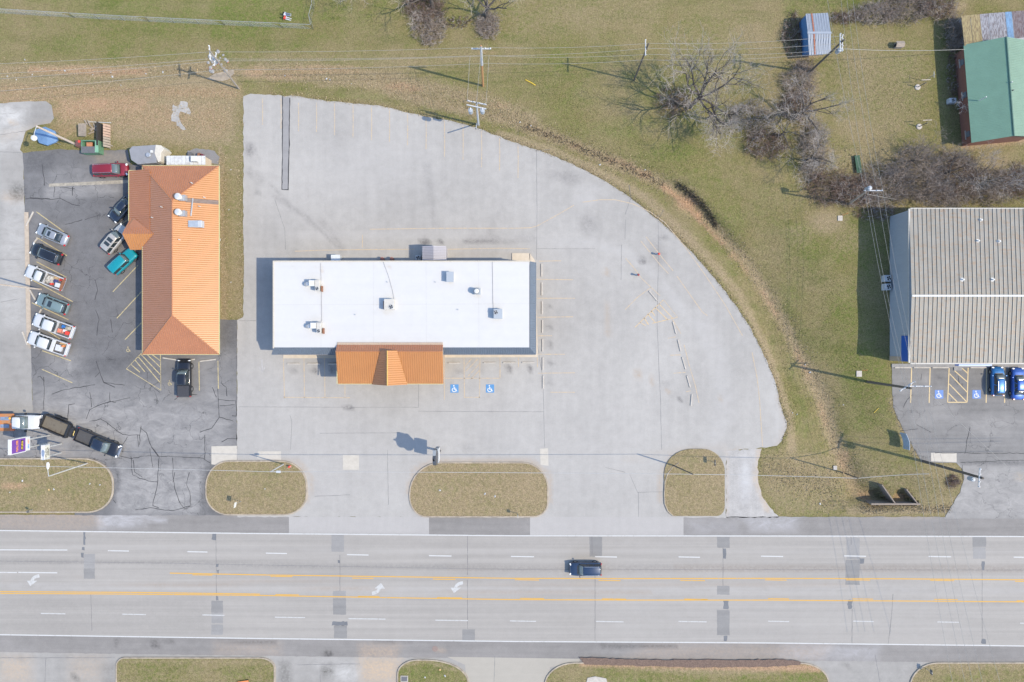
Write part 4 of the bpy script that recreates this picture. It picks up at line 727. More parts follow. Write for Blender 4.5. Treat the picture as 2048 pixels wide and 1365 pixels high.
# ---- behind the white building
p = P(672,517,.9); t = thing('utility_cabinet', 'pale grey utility cabinet against the north wall of the white building', 'cabinet', (p.x,p.y,0))
MB().box((p.x,p.y,.6),(1.25,.9,1.2)).build('cabinet', LGREY, t, bevel=.03); MB().box((p.x,p.y,1.22),(1.3,.95,.05)).build('lid', pm('frost_metal', (.5,.53,.55), rough=.5), t)
p = P(836,516,.9); t = thing('condenser', 'small condenser with top fan in the shadow beside the ribbed lean-to', 'condenser', (p.x,p.y,0))
MB().box((p.x,p.y,.45),(.75,.75,.85)).build('cabinet', LGREY, t, bevel=.05); ac_fan(t,(p.x,p.y,.89),.3,WHITEP)
p0, p1 = P(844,521,3.2), P(892,492,3.2); cy_ = (p0.y+p1.y)/2
shed = thing('lean_to', 'grey ribbed metal lean-to shed on the north wall of the white building', 'shed', ((p0.x+p1.x)/2,cy_,0))
RIB = pm('lilac_grey_metal', (.30,.29,.315), rough=.5, var=.05)
xm2 = P(867,0,3.3).x
for s0,s1,z0,z1 in ((p0.x,xm2,2.9,3.35),(xm2,p1.x,3.35,2.9)):
    n = 9; dy = (p1.y-p0.y)/n
    for k in range(n):
        ya, yb = p0.y+k*dy+.02, p0.y+(k+1)*dy-.02
        MB().add([(s0,ya,z0),(s1,ya,z1),(s1,yb,z1),(s0,yb,z0),(s0,ya,z0-.05),(s1,ya,z1-.05),(s1,yb,z1-.05),(s0,yb,z0-.05)],[(0,1,2,3),(7,6,5,4),(0,4,5,1),(1,5,6,2),(2,6,7,3),(3,7,4,0)]).build('roof_panel', RIB, shed)
wallbox(shed, [(p0.x+.1,p0.y),(p1.x-.1,p0.y),(p1.x-.1,p1.y-.1),(p0.x+.1,p1.y-.1)], 0, 2.82, RIB)
for i,(a,b,nm) in enumerate(((765,519,'western'),(784,519,'eastern'))):
    q = P(a,b,.5); t = thing('grease_drum', f'{nm} of two rusty lidded drums behind the white building', 'drum', (q.x,q.y,0))
    MB().lathe((q.x,q.y,0),[(.26,0),(.27,.05),(.27,.75),(.26,.8)],14).build('drum', RUST, t); MB().lathe((q.x,q.y,.8),[(.29,0),(.29,.05),(.05,.07)],14).build('lid', pm('red_brown_lid', (.22,.10,.08), rough=.8), t)
# ---- grey metal shop on the right
GE, GR = 5.2, 5.75
sx, sx2 = 55.95, 84.0; sy0, sy1, syr = P(0,724,GE).y, P(0,420,GE).y, P(0,592,GR).y
gm = thing('metal_shop', 'large shop with rusty ribbed grey metal roof and blue corner band', 'building', (65,8,0))
GWALL = pm('grey_wall_metal', (.30,.325,.36), rough=.55, var=.05, scale=.5, stretch=(1,9,1))
MB().add([(sx,sy0,0),(sx,sy1,0),(sx,sy1,GE-.1),(sx,syr,GR-.1),(sx,sy0,GE-.1),(sx2,sy0,0),(sx2,sy1,0),(sx2,sy1,GE-.1),(sx2,syr,GR-.1),(sx2,sy0,GE-.1)],[(0,1,2,3,4),(9,8,7,6,5),(1,6,7,2),(0,4,9,5)]).build('wall', GWALL, gm)
sb = MB()
y = sy0+.4
while y < sy1-.3: sb.box((sx-.02,y,2.55),(.04,.09,5.0)); y += .42
tag(sb.build('wall_ribs', GWALL, gm, fix=False), kind='stuff')
def rustmat():
    m, nt, b = newmat('rusting_galvanised_roof'); t_ = NT(nt)
    pos = t_.n('ShaderNodeNewGeometry').outputs['Position']
    n = t_.noise(t_.scaled(pos,.9,2.2), 1.4, 6, .7); g = t_.noise(pos, .5, 4, .6); f = t_.noise(t_.scaled(pos,2,14), 1.2, 4, .6)
    col = t_.mix(t_.rng(g,.3,.7,0,1),(.21,.198,.168),(.255,.242,.21)); col = t_.mix(t_.rng(f,.35,.7,0,.35),col,(.28,.275,.255)); col = t_.mix(t_.rng(n,.50,.66,0,.55),col,(.29,.17,.085))
    t_.L(col,b.inputs['Base Color']); b.inputs['Roughness'].default_value = .6; b.inputs['Metallic'].default_value = .15; return m
RROOF = rustmat(); SEAMD = pm('dark_seam', (.11,.105,.11), rough=.7)
pitch = .618
def roof_panel(y0,z0,y1,z1):
    b = MB(); w_ = pitch-.06
    b.add([(0,y0,z0),(w_,y0,z0),(w_,y1,z1),(0,y1,z1),(0,y0,z0-.04),(w_,y0,z0-.04),(w_,y1,z1-.04),(0,y1,z1-.04)],[(0,1,2,3),(7,6,5,4),(0,4,5,1),(1,5,6,2),(2,6,7,3),(3,7,4,0)])
    for k in (.13,.27,.41): b.add([(k-.03,y0,z0),(k,y0,z0+.02),(k+.03,y0,z0),(k-.03,y1,z1),(k,y1,z1+.02),(k+.03,y1,z1)],[(0,1,4,3),(1,2,5,4)])
    # standing seam along the east edge
    b.add([(w_-.04,y0,z0),(w_-.04,y0,z0+.085),(w_+.0,y0,z0+.085),(w_,y0,z0),(w_-.04,y1,z1),(w_-.04,y1,z1+.085),(w_,y1,z1+.085),(w_,y1,z1)],[(0,1,5,4),(1,2,6,5),(2,3,7,6)])
    return b.mesh('roof_panel', RROOF)
OFF = wloc(gm)
for ya,za,yb,zb in ((sy0-.15,GE,syr,GR),(syr,GR,sy1+.15,GE)):
    me_ = roof_panel(ya-OFF.y,za,yb-OFF.y,zb)
    for k in range(int((sx2-sx)/pitch)):
        o = bpy.data.objects.new('roof_panel', me_); C.objects.link(o); o.parent = gm; o.location = (sx-.1+k*pitch-OFF.x,0,0)
MB().add([(sx,sy0,GE-.05),(sx2,sy0,GE-.05),(sx2,syr,GR-.05),(sx,syr,GR-.05),(sx2,sy1,GE-.05),(sx,sy1,GE-.05)],[(0,1,2,3),(3,2,4,5)]).build('roof_deck', SEAMD, gm)
MB().box(((sx+sx2)/2,syr,GR+.07),(sx2-sx+.2,.27,.1)).build('ridge_cap', pm('white_sealant', (.47,.47,.455), rough=.7, var=.1, scale=2), gm)
MB().box((sx-.16,(sy0+sy1)/2,GE-.02),(.22,sy1-sy0+.3,.16)).box(((sx+sx2)/2,sy0-.24,GE-.03),(sx2-sx,.18,.16)).box(((sx+sx2)/2,sy1+.2,GE-.03),(sx2-sx,.14,.14)).build('gutter', pm('off_white_trim', (.36,.345,.31), rough=.6), gm)
MB().box((sx-.05,(sy0+P(0,672,4).y)/2,4.15),(.12,abs(P(0,672,4).y-sy0),1.95)).box((70,sy0-.05,4.5),(27,.1,1.1)).build('blue_band', pm('royal_blue_panel', (.02,.085,.33), rough=.45, var=.04), gm)
MB().box((sx-.03,(sy0+P(0,713,1).y)/2,1.5),(.1,abs(P(0,713,1).y-sy0),2.9)).build('brick_corner', BWALL, gm)
for i,(a,b) in enumerate(((1964,440),(1957,482),(1999,483),(1924,560),(1984,560))):
    q = P(a,b,GE+.4); zq = GR-abs(q.y-syr)*.047
    MB().lathe((q.x,q.y,zq-.05),[(.32,0),(.3,.06),(.1,.1),(.1,.35),(.13,.36),(.12,.45)],12).build('vent_pipe', WHITEP, gm)
SHOPSIGN = thing('shop_sign', 'blue and white sign board over the shop entrance', 'sign', (P(1950,730,3.9).x, sy0-.45, 3.6))
q0, q1 = P(1915,0,4.2).x, P(1981,0,4.2).x
MB().box(((q0+q1)/2,sy0-.5,4.05),(q1-q0,.22,.9)).build('panel', pm('blue_sign_face', (.12,.24,.6), rough=.4), SHOPSIGN); MB().box(((q0+q1)/2,sy0-.63,4.05),(q1-q0-.2,.03,.25)).build('lettering', WHITEP, SHOPSIGN); MB().box(((q0+q1)/2,sy0-.3,4.05),(.3,.4,.2)).build('bracket', DGREY, SHOPSIGN)
tag(MB().prism([P(1783,728)[:2],P(2300,728)[:2],P(2300,735)[:2],P(1783,735)[:2]],0,.13).prism([P(1907,728)[:2],P(1923,728)[:2],P(1923,741.5)[:2],P(1907,741.5)[:2]],0,.135).build('sidewalk', pm('grey_walk', (.22,.215,.21), rough=.9, var=.12, scale=2)), kind='structure')
for i in range(2):
    q = P(1776,(557,574)[i],.9); t = thing('condenser', ('northern','southern')[i]+' of two condensers at the west wall of the grey shop', 'condenser', (q.x,q.y,gz(1776,560)-.05))
    MB().box((q.x,q.y,.4),(.95,.95,1.05)).build('cabinet', LGREY, t, bevel=.05); ac_fan(t,(q.x+.1,q.y,.94),.36,WHITEP); MB().box((q.x,q.y,-.16),(1.1,1.1,.1)).build('pad', CREAM, t)
# ---- green-roofed brick house
hz, hr = 2.9, 4.8
a_, b_ = P(1927,90,hz), P(1943,286,hz); ra, rb = P(2012.5,74,hr), P(2028,272,hr)
ea, eb = ra*2-a_, rb*2-b_; ea.z = eb.z = hz
house = thing('brick_house', 'brick house with a green metal roof at the right edge', 'house', ((a_.x+eb.x)/2,(a_.y+eb.y)/2,0))
GREEN = pm('green_roof_metal', (.125,.225,.165), rough=.5, var=.07, scale=.7, spec=.4); HB = pm('red_brick', (.19,.085,.06), rough=.9, var=.25, scale=10, bump=.3)
slope(house, [b_,rb,ra,a_], GREEN, rb-b_, .24, .05, .03); slope(house, [rb,eb,ea,ra], pm('green_roof_metal_east', (.135,.215,.16), rough=.5, var=.06, scale=.7, spec=.4), ra-ea, .24, .05, .03)  # east slope slightly greyer green than the west slope
MB().tube(ra+Vector((0,0,.02)),rb+Vector((0,0,.02)),.12,n=6).build('ridge_cap', pm('dark_green_metal', (.05,.12,.09), rough=.5), house)
ii_ = lambda A,Bv,f: A+(Bv-A)*f
wv = [ii_(b_,eb,.06)+Vector((0,.25,0)),ii_(eb,b_,.06)+Vector((0,.25,0)),ii_(ea,a_,.06)-Vector((0,.25,0)),ii_(a_,ea,.06)-Vector((0,.25,0))]
wl_ = wallbox(house, wv, 0, hz-.05, HB)
MB().add([wv[0]+Vector((0,0,-.06)),wv[1]+Vector((0,0,-.06)),(wv[0]+wv[1])/2+Vector((0,0,hr-hz-.25))],[(0,1,2)]).build('gable', HB, house)
dirw = (wv[3]-wv[0]).normalized()
for k,f in enumerate((.1,.52,.87)):
    c = wv[0]+(wv[3]-wv[0])*f; ang = math.atan2(dirw.y,dirw.x)
    o = MB().box((c.x-.02,c.y,1.55),(.8,.1,.7),ang).build('window', pm('pale_window', (.13,.15,.17), rough=.15, var=.03), house); MB().box((c.x-.06,c.y,1.02),(1.3,.12,.08),ang).build('sill', CREAM, o)
for a,b,h_ in ((2021,166,1.0),(2026,181,.45),(1971,195,.5)):
    q = P(a,b,hr); q2 = q+(Vector((-.9,-.2,0)) if h_ > .9 else Vector((0,0,0)))
    MB().tube((q.x,q.y,hr-1.3),(q.x,q.y,hr+h_*.4),.07,n=8).build('vent_pipe', WHITEP if h_ != .45 else DGREY, house)
# patchwork porch roof
pz = 2.75
q0, q1, q2, q3 = P(1922,32,pz), P(2080,19,pz), P(2085,70,pz+.25), P(1928.5,92,pz+.25)
porch = thing('patchwork_porch', 'porch roof of mismatched yellow, grey, blue and rusty tin sheets', 'porch', ((q0.x+q2.x)/2,(q0.y+q2.y)/2,0))
def tin(nm,c,c2): return pm(nm, c, rough=.75, col2=c2, scale=2.2, thr=(.42,.62), stretch=(5,.8,1))
TY = tin('yellow_tin',(.36,.29,.14),(.16,.11,.06)); TG = tin('streaked_grey_tin',(.34,.34,.35),(.12,.09,.09)); TB = tin('blue_tin',(.20,.34,.50),(.13,.20,.28)); TR = tin('rusty_tin',(.22,.19,.19),(.11,.06,.055))
fr = [0,.115,.235,.34,.445,.555,.64,.765,.88,1.0]; mts = [TY,TY,TG,TG,TG,TB,TR,TR,TR]
for k in range(9):
    u0, u1 = fr[k]+.002, fr[k+1]-.002
    A1,B1,C1,D1 = [ii_(q0,q1,u0),ii_(q0,q1,u1),ii_(q3,q2,u1),ii_(q3,q2,u0)]
    dz = Vector((0,0,rnd.uniform(0,.05)))
    slope(porch, [A1+dz,B1+dz,C1+dz,D1+dz], mts[k], C1-B1, .16, .07, .035, .02, 'tin_sheet')
for f in (0.03,.35,.7,.97):
    c = ii_(q0,q1,f); MB().box((c.x,c.y-.15,1.35),(.14,.14,2.7)).build('post', pm('grey_wood', (.25,.22,.19), rough=.9), porch)
MB().prism([P(1916,40)[:2],P(2080,28)[:2],P(2085,85)[:2],P(1916,96)[:2]],0,.12).build('slab', pm('porch_concrete', (.30,.31,.33), rough=.9, var=.15), porch)
q = P(1906,201,.8); t = thing('condenser', 'condenser beside the shaded brick wall of the green-roofed house', 'condenser', (q.x,q.y,0))
MB().box((q.x,q.y,.42),(1.0,.72,.8)).build('cabinet', LGREY, t, bevel=.05); ac_fan(t,(q.x,q.y,.84),.27,WHITEP)
# ---- blue metal shed
sz0, szr = 2.5, 3.15
s_sw, s_se, s_ne, s_nw = P(1618,111,sz0),P(1662,108,sz0),P(1656.5,26,sz0),P(1611,28,sz0); r0, r1 = P(1615.5,66,szr), P(1662,66,szr)
bs = thing('blue_shed', 'blue metal shed with rust-streaked pale ribbed roof', 'shed', ((s_sw.x+s_ne.x)/2,(s_sw.y+s_ne.y)/2,0))
SHR = pm('pale_blue_roof_metal', (.225,.255,.30), rough=.6, var=.06, scale=1.2); RST_ = pm('rust_streak', (.27,.10,.055), rough=.9, var=.3, scale=6)
for (A1,B1,Cc,Dd,al) in ((s_sw,s_se,r1,r0,(0,1,.2)),(s_nw,r0,r1,s_ne,(0,-1,.2))):
    for k in range(9):
        lo_ = [s_sw,s_se] if al[1] > 0 else [s_nw,s_ne]
        x0_,x1_ = k/9+.006,(k+1)/9-.006
        pts = [ii_(lo_[0],lo_[1],x0_),ii_(lo_[0],lo_[1],x1_),ii_(r0,r1,x1_),ii_(r0,r1,x0_)]
        slope(bs, pts, SHR, al, .3, .04, .03, .03, 'roof_panel')
    x0_,x1_ = .24,.30
    pts = [ii_(lo_[0],lo_[1],x0_)+Vector((0,0,.03)),ii_(lo_[0],lo_[1],x1_)+Vector((0,0,.03)),ii_(r0,r1,x1_)+Vector((0,0,.03)),ii_(r0,r1,x0_)+Vector((0,0,.03))]
    MB().flat(pts).build('rust_streak', RST_, bs)
MB().box(((r0.x+r1.x)/2,r0.y,szr+.02),(r1.x-r0.x+.1,.3,.07)).build('ridge_cap', SHR, bs)
MB().add([(s_sw.x+.1,s_sw.y+.9,0),(s_se.x-.1,s_se.y+.9,0),(s_ne.x-.1,s_ne.y-.1,0),(s_nw.x+.1,s_nw.y-.1,0),(s_sw.x+.1,s_sw.y+.9,sz0+.1),(s_se.x-.1,s_se.y+.9,sz0+.1),(s_ne.x-.1,s_ne.y-.1,sz0-.06),(s_nw.x+.1,s_nw.y-.1,sz0-.06),(r0.x+.1,r0.y,szr-.06),(r1.x-.1,r1.y,szr-.06)],[(0,1,5,4),(3,7,6,2),(0,4,8,7,3),(1,2,6,9,5)]).build('wall', pm('blue_shed_wall', (.07,.17,.34), rough=.6, var=.06), bs)
# ---- lean structures behind the orange restaurant
tk = thing('cold_room', 'grey round-ended cold room with white end behind the orange restaurant', 'outbuilding', (*P(292,309,0)[:2],0))
q = lambda x,y,z: tuple(P(x,y,z)); zt_ = 2.3
outl = [(258,300),(264,293),(312,290),(313,326),(275,329),(262,320)]
MB().prism([P(a,b,zt_)[:2] for a,b in outl],0,zt_).build('body', pm('grey_membrane', (.20,.205,.22), rough=.8, var=.08, scale=2), tk, bevel=.05)
MB().prism([P(a,b,zt_)[:2] for a,b in [(311.5,290),(322,291),(328,298),(322,306),(321,323),(316,325),(309,307)]],0,zt_+.03).build('end_cap', pm('dirty_white_panel', (.47,.44,.38), rough=.8, var=.1, scale=3), tk, bevel=.04)
c = P(298,311,zt_); MB().lathe((c.x,c.y,zt_),[(.33,0),(.33,.25),(.36,.26),(.3,.34)],16).build('roof_fan', GALV, tk); c = P(304,304,zt_); MB().box((c.x,c.y,zt_+.1),(.3,.35,.25)).build('vent_box', WHITEP, tk)
wr = thing('store_room', 'low white panel-roofed store along the north eave of the orange restaurant', 'outbuilding', (*P(370,322,0)[:2],0))
for k in range(10):
    x0_, x1_ = 333+k*7.8, 333+(k+1)*7.8-.6
    MB().prism([P(x0_,312,2.3)[:2],P(x1_,312,2.3)[:2],P(x1_,330,2.3)[:2],P(x0_,330,2.3)[:2]],2.2,2.3+rnd.uniform(0,.03)).build('roof_panel', pm('chalky_panel', (.50,.51,.51), rough=.7, col2=(.33,.32,.31), scale=2.5, thr=(.45,.75)), wr)
wallbox(wr, [P(334,313,2.3)[:2],P(409,313,2.3)[:2],P(409,331,2.3)[:2],P(334,331,2.3)[:2]],0,2.18,STUCCO)
c = P(388,318,2.8); t = thing('rooftop_cooler', 'white box cooler on the chalky store roof behind the orange restaurant', 'rooftop unit', (c.x,c.y,2.3))
MB().box((c.x,c.y,2.62),(.9,.8,.6)).build('cabinet', WHITEP, t, bevel=.04); MB().box((c.x-.5,c.y,2.6),(.1,.6,.4)).build('grille', DGREY, t)
# ================================================= VEHICLES
CG = pm('car_glass', (.022,.03,.034), rough=.06, var=.02, spec=.9); WSH = pm('windscreen_glass', (.10,.125,.125), rough=.08, var=.05, spec=.9)
TYRE = pm('tyre_rubber', (.02,.02,.021), rough=.9, var=.1); RIM = pm('alloy', (.45,.45,.46), rough=.35, metal=.8); HL = pm('headlight', (.75,.77,.78), rough=.15, spec=.8); TLM = pm('taillight', (.42,.015,.02), rough=.25, spec=.7)
CHROME = pm('chrome', (.6,.61,.62), rough=.15, metal=.9, var=.02)
def paintm(nm, c, metal=.25, rough=.38): return pm(nm, c, rough=rough, metal=metal, var=.03, scale=2, coat=.7)
def sect(x, w, z0, zb, zt):
    return [(x,-w*.94,z0),(x,-w,(z0+zb)*.5),(x,-w*.98,zb-.05),(x,-w*.9,zb+.02),(x,-w*.55,zt),(x,0,zt+.02),(x,w*.55,zt),(x,w*.9,zb+.02),(x,w*.98,zb-.05),(x,w,(z0+zb)*.5),(x,w*.94,z0)]
KIND = {
 # body stations (x/L, width factor, shoulder z, deck z), cabin (rear base, rear top, front top, front base), belt z, roof z
 'sedan': dict(st=[(-.5,.62,.55,.6),(-.485,.84,.72,.82),(-.44,.95,.86,.96),(-.3,1,.9,1.0),(0,1,.9,.98),(.2,1,.88,.96),(.34,.98,.84,.92),(.43,.93,.76,.84),(.48,.80,.62,.70),(.5,.55,.5,.55)], cab=(-.36,-.19,.10,.25), belt=.93, roof=1.44, wb=.80, wt=.60),
 'suv': dict(st=[(-.5,.74,.7,.75),(-.49,.9,.9,1.0),(-.46,.97,1.0,1.08),(-.3,1,1.04,1.1),(0,1,1.04,1.1),(.2,1,1.02,1.1),(.34,.98,.98,1.06),(.43,.93,.9,.98),(.48,.82,.76,.84),(.5,.6,.6,.66)], cab=(-.485,-.43,.09,.23), belt=1.06, roof=1.74, wb=.84, wt=.68),
 'van': dict(st=[(-.5,.74,.7,.75),(-.49,.9,.9,1.0),(-.46,.97,1.0,1.04),(-.3,1,1.02,1.06),(0,1,1.02,1.06),(.2,1,1.0,1.05),(.32,.97,.94,1.0),(.42,.91,.84,.9),(.475,.78,.7,.76),(.5,.55,.55,.6)], cab=(-.485,-.44,.12,.29), belt=1.03, roof=1.74, wb=.84, wt=.68),
 'hatch': dict(st=[(-.5,.66,.65,.7),(-.485,.86,.85,.95),(-.45,.95,.95,1.02),(-.3,1,.98,1.04),(0,1,.96,1.02),(.2,1,.94,1.0),(.33,.98,.88,.95),(.42,.92,.78,.86),(.475,.78,.64,.7),(.5,.5,.5,.55)], cab=(-.47,-.38,.08,.25), belt=.99, roof=1.55, wb=.80, wt=.60),
 'boxy': dict(st=[(-.5,.92,.9,1.0),(-.49,.97,1.05,1.1),(-.3,1,1.08,1.12),(0,1,1.08,1.12),(.2,.99,1.06,1.1),(.4,.97,1.0,1.04),(.48,.93,.95,1.0),(.5,.88,.85,.9)], cab=(-.485,-.475,.12,.19), belt=1.08, roof=1.76, wb=.88, wt=.76),
}
def wheels(t, L, W, r=.34, xs_=(-.3,.31)):
    for fx in xs_:
        for s in (-1,1):
            y = s*(W/2-.09)
            ty = MB(); q = []
            for rr_,yy in ((r*.62,-.11),(r*.96,-.11),(r,-.07),(r,.07),(r*.96,.11),(r*.62,.11)):
                q.append([(fx*L+rr_*math.cos(a*math.pi/9), y+yy, r+rr_*math.sin(a*math.pi/9)) for a in range(18)])
            ty.loft(q, True, False); wl = ty.build('wheel', TYRE, t, local=True)
            MB().loft([[(fx*L+r*.63*math.cos(a*math.pi/6), y+yy, r+r*.63*math.sin(a*math.pi/6)) for a in range(12)] for yy in (-.08,.085)]).build('rim', RIM, wl, local=True)
def cabin(t, K, L, W, body, roofm, sunroof=None, rails=None, z_off=0, xr=None, xr2=None):
    c = K['cab']; zb = K['belt']+z_off; zr = K['roof']+z_off; hw, ht = W/2*K['wb'], W/2*K['wt']
    x0, x1, x2, x3 = [f*L for f in c]
    if xr is not None: x0, x1 = xr, xr2
    # windscreen, rear window: curved in three columns
    def screen(nm, xb, xt, m, bow):
        ys_ = (-1,-.5,0,.5,1); r0_ = [(xb+bow*(1-y*y), y*hw*.93, zb) for y in ys_]; r1_ = [(xt+bow*.6*(1-y*y), y*ht*.96, zr-.05) for y in ys_]
        b = MB(); b.loft([r0_, r1_], False, False); o = b.build(nm, m, t, local=True, smooth=True)
        md = o.modifiers.new('s','SOLIDIFY'); md.thickness = .02
    screen('windshield', x3, x2, WSH, .10); screen('rear_window', x0, x1, CG, -.05)
    for s in (-1,1):
        b = MB(); n_ = 3 if L > 4.4 else 2
        for k in range(n_):
            u0, u1 = k/n_+.03, (k+1)/n_-.03
            f = lambda a0,a1,u: a0+(a1-a0)*u
            sb = MB().flat([(f(x0,x3,u0),s*hw,zb+.02),(f(x0,x3,u1),s*hw,zb+.02),(f(x1,x2,u1),s*ht,zr-.1),(f(x1,x2,u0),s*ht,zr-.1)])
            sb.build('side_window', CG, t, local=True)
    b = MB()
    b.loft([[(x0+.03,-hw*.97,zb-.02),(x3-.03,-hw*.97,zb-.02),(x3-.03,hw*.97,zb-.02),(x0+.03,hw*.97,zb-.02)],[(x1+.03,-ht*.97,zr-.08),(x2-.03,-ht*.97,zr-.08),(x2-.03,ht*.97,zr-.08),(x1+.03,ht*.97,zr-.08)]])
    b.build('pillar_frame', body, t, local=True)
    rings = []
    for fx_,k,dz in ((x1-.03,.9,-.06),(x1+.08,1.02,-.02),((x1+x2)/2,1.04,0),(x2-.08,1.0,-.03),(x2+.03,.9,-.07)):
        rings.append([(fx_,-ht*k,zr+dz-.06),(fx_,-ht*k*.92,zr+dz),(fx_,-ht*k*.4,zr+dz+.035),(fx_,ht*k*.4,zr+dz+.035),(fx_,ht*k*.92,zr+dz),(fx_,ht*k,zr+dz-.06)])
    ro_ = MB().loft(rings).build('roof', roofm, t, local=True, smooth=True)
    for (u0,u1) in (sunroof or []):
        xa, xb_ = x1+(x2-x1)*u0, x1+(x2-x1)*u1
        MB().box(((xa+xb_)/2,0,zr+.035),(xb_-xa,ht*1.35,.02)).build('sunroof', CG, ro_, local=True)
    if rails:
        for s in (-1,1): MB().path([(x1+.15,s*ht*.93,zr+.0),(x1+.3,s*ht*.93,zr+.07),(x2-.3,s*ht*.93,zr+.07),(x2-.15,s*ht*.93,zr-.0)],.03,6).build('roof_rail', rails, ro_, local=True)
    return x0,x1,x2,x3,zb,zr,hw,ht
def common(t, L, W, zh, body, hood_z):
    for s in (-1,1):
        MB().box((L*.465,s*W*.36,zh),(.22,.34,.16),-s*.35,.3,.2).build('headlight', HL, t, local=True)
        MB().box((-L*.482,s*W*.40,zh+.15),(.16,.26,.22),s*.2,.2,.2).build('taillight', TLM, t, local=True)
def mirrors(t, x, W, z, m):
    for s in (-1,1): MB().box((x,s*(W/2+.09),z),(.16,.24,.17),s*.2,.2,.1).build('mirror', m, t, local=True, bevel=.03)
def car(kind, label, cat, px, py, deg, L, W, m, name=None, sunroof=None, rails=None, roofm=None, group=None, hoodscoop=False):
    K = KIND[kind]; p = P(px,py,.9); t = thing(name or cat.replace(' ','_'), label, cat, (p.x,p.y,LIFT), R(deg), group)
    rings = [sect(f*L, w_*W/2, .26 if abs(f) < .45 else .34, zb, zt) for f,w_,zb,zt in K['st']]
    MB().loft(rings).build('body', m, t, local=True, smooth=True)
    c = cabin(t, K, L, W, m, roofm or m, sunroof, rails)
    wheels(t, L, W, .34 if kind in ('sedan','hatch') else .38)
    common(t, L, W, .66 if kind in ('sedan','hatch') else .82, m, 0); mirrors(t, c[3]-.25, W, c[4]+.08, m)
    MB().box((L*.494,0,.45),(.06,W*.6,.16)).build('grille', BLK, t, local=True); MB().box((-L*.496,0,.42),(.06,W*.7,.14)).build('bumper', DGREY, t, local=True)
    MB().box((c[3]+.06,0,K['belt']+.05),(.12,W*.62,.03)).build('cowl', BLK, t, local=True); MB().box((0,0,.24),(L*.92,W*.84,.2)).build('underbody_light_block', BLK, t, local=True)  # dark box added underneath to block light and deepen the contact shadow
    return t
def pickup(label, px, py, deg, L, W, m, cabL, crew=True, cover=None, bedm=None, toolbox=None, roofm=None, grille=CHROME, tailm=None):
    p = P(px,py,.9); t = thing('pickup_truck', label, 'pickup truck', (p.x,p.y,LIFT), R(deg))
    K = dict(st=None, cab=(0,0,0,0), belt=1.12, roof=1.88, wb=.86, wt=.72)
    xf = L/2; xc = xf-1.45; xr_ = xc-cabL            # front, windscreen base, back of cab
    st = [(xr_-.02,.97,1.12,1.14),(xr_+.1,1,1.12,1.16),(xc-.2,1,1.1,1.16),(xc+.25,.99,1.08,1.14),(xf-.5,.97,1.02,1.1),(xf-.16,.93,.9,1.0),(xf-.03,.84,.75,.85),(xf,.7,.6,.7)]
    MB().loft([sect(x,w_*W/2,.38,zb,zt) for x,w_,zb,zt in st]).build('body', m, t, local=True, smooth=True)
    K['cab'] = (xr_/L,(xr_+.08)/L,(xc-.62)/L,(xc+.08)/L)
    c = cabin(t, K, L, W, m, roofm or m)
    # open bed
    xb = -L/2; bl = xr_-.06-xb
    fl = MB().box((xb+bl/2,0,.72),(bl,W*.9,.08)).build('bed_floor', bedm or DGREY, t, local=True)
    for s in (-1,1):
        MB().loft([[(xb,s*(W/2-.12),.42),(xb,s*W/2*.97,.42),(xb,s*W/2*.99,.85),(xb,s*W/2*.95,1.16),(xb,s*(W/2-.15),1.17),(xb,s*(W/2-.15),.7)],[(xr_-.05,s*(W/2-.12),.42),(xr_-.05,s*W/2*.97,.42),(xr_-.05,s*W/2*.99,.85),(xr_-.05,s*W/2*.95,1.16),(xr_-.05,s*(W/2-.15),1.17),(xr_-.05,s*(W/2-.15),.7)]]).build('bed_side', m, t, local=True)
    MB().box((xb+.04,0,.9),(.09,W*.86,.5)).build('tailgate', tailm or m, t, local=True); MB().box((xb-.09,0,.55),(.16,W*.9,.2)).build('bumper', CHROME if not cover else DGREY, t, local=True, bevel=.03)
    MB().box((xr_-.03,0,.95),(.08,W*.86,.42)).build('bed_front', m, t, local=True)
    if cover: MB().box((xb+bl/2,0,1.19),(bl-.04,W*.86,.05)).build('bed_cover', cover, t, local=True, bevel=.02)
    if toolbox: MB().box((xr_-.32,0,1.2),(.5,W*.9,.25)).build('toolbox', toolbox, t, local=True, bevel=.03)
    wheels(t, L, W, .41, (-.30,.33))
    for s in (-1,1):
        MB().box((xf-.1,s*W*.38,.82),(.16,.34,.2),-s*.2,.2,.1).build('headlight', HL, t, local=True); MB().box((xb+.02,s*W*.47,.9),(.12,.12,.36)).build('taillight', TLM, t, local=True)
    mirrors(t, xc-.05, W, 1.25, m if grille is CHROME else BLK); MB().box((xf+.01,0,.72),(.08,W*.5,.3)).build('grille', grille, t, local=True); MB().box((xf+.04,0,.5),(.14,W*.9,.18)).build('front_bumper', grille, t, local=True, bevel=.03)
    MB().box((xc+.13,0,1.16),(.14,W*.66,.03)).build('cowl', BLK, t, local=True)
    return t, xb, bl
MAROON = paintm('maroon_paint', (.20,.012,.022)); NAVY = paintm('navy_paint', (.012,.020,.038)); SILV = paintm('silver_paint', (.27,.285,.31), .35); CHAMP = paintm('pearl_paint', (.38,.365,.34), .3); TEAL = paintm('teal_paint', (.0,.20,.24), .05, .45)
BLACK = paintm('black_paint', (.010,.012,.018)); WHITE = paintm('white_car_paint', (.47,.475,.48), 0); SAGE = paintm('sage_paint', (.16,.22,.22), .25); DBLUE = paintm('dark_blue_paint', (.016,.034,.072)); BRBLUE = paintm('bright_blue_paint', (.010,.12,.33), .25); MBLUE = paintm('mid_blue_paint', (.02,.085,.34), .3); WBRIGHT = WHITE
car('van','maroon minivan parked by the corner of the orange restaurant','minivan',221,340,2,5.0,1.95,MAROON,rails=CHROME)
car('sedan','dark navy sedan partly hidden under the orange restaurant eave','sedan',243,416,-133,4.7,1.82,NAVY)
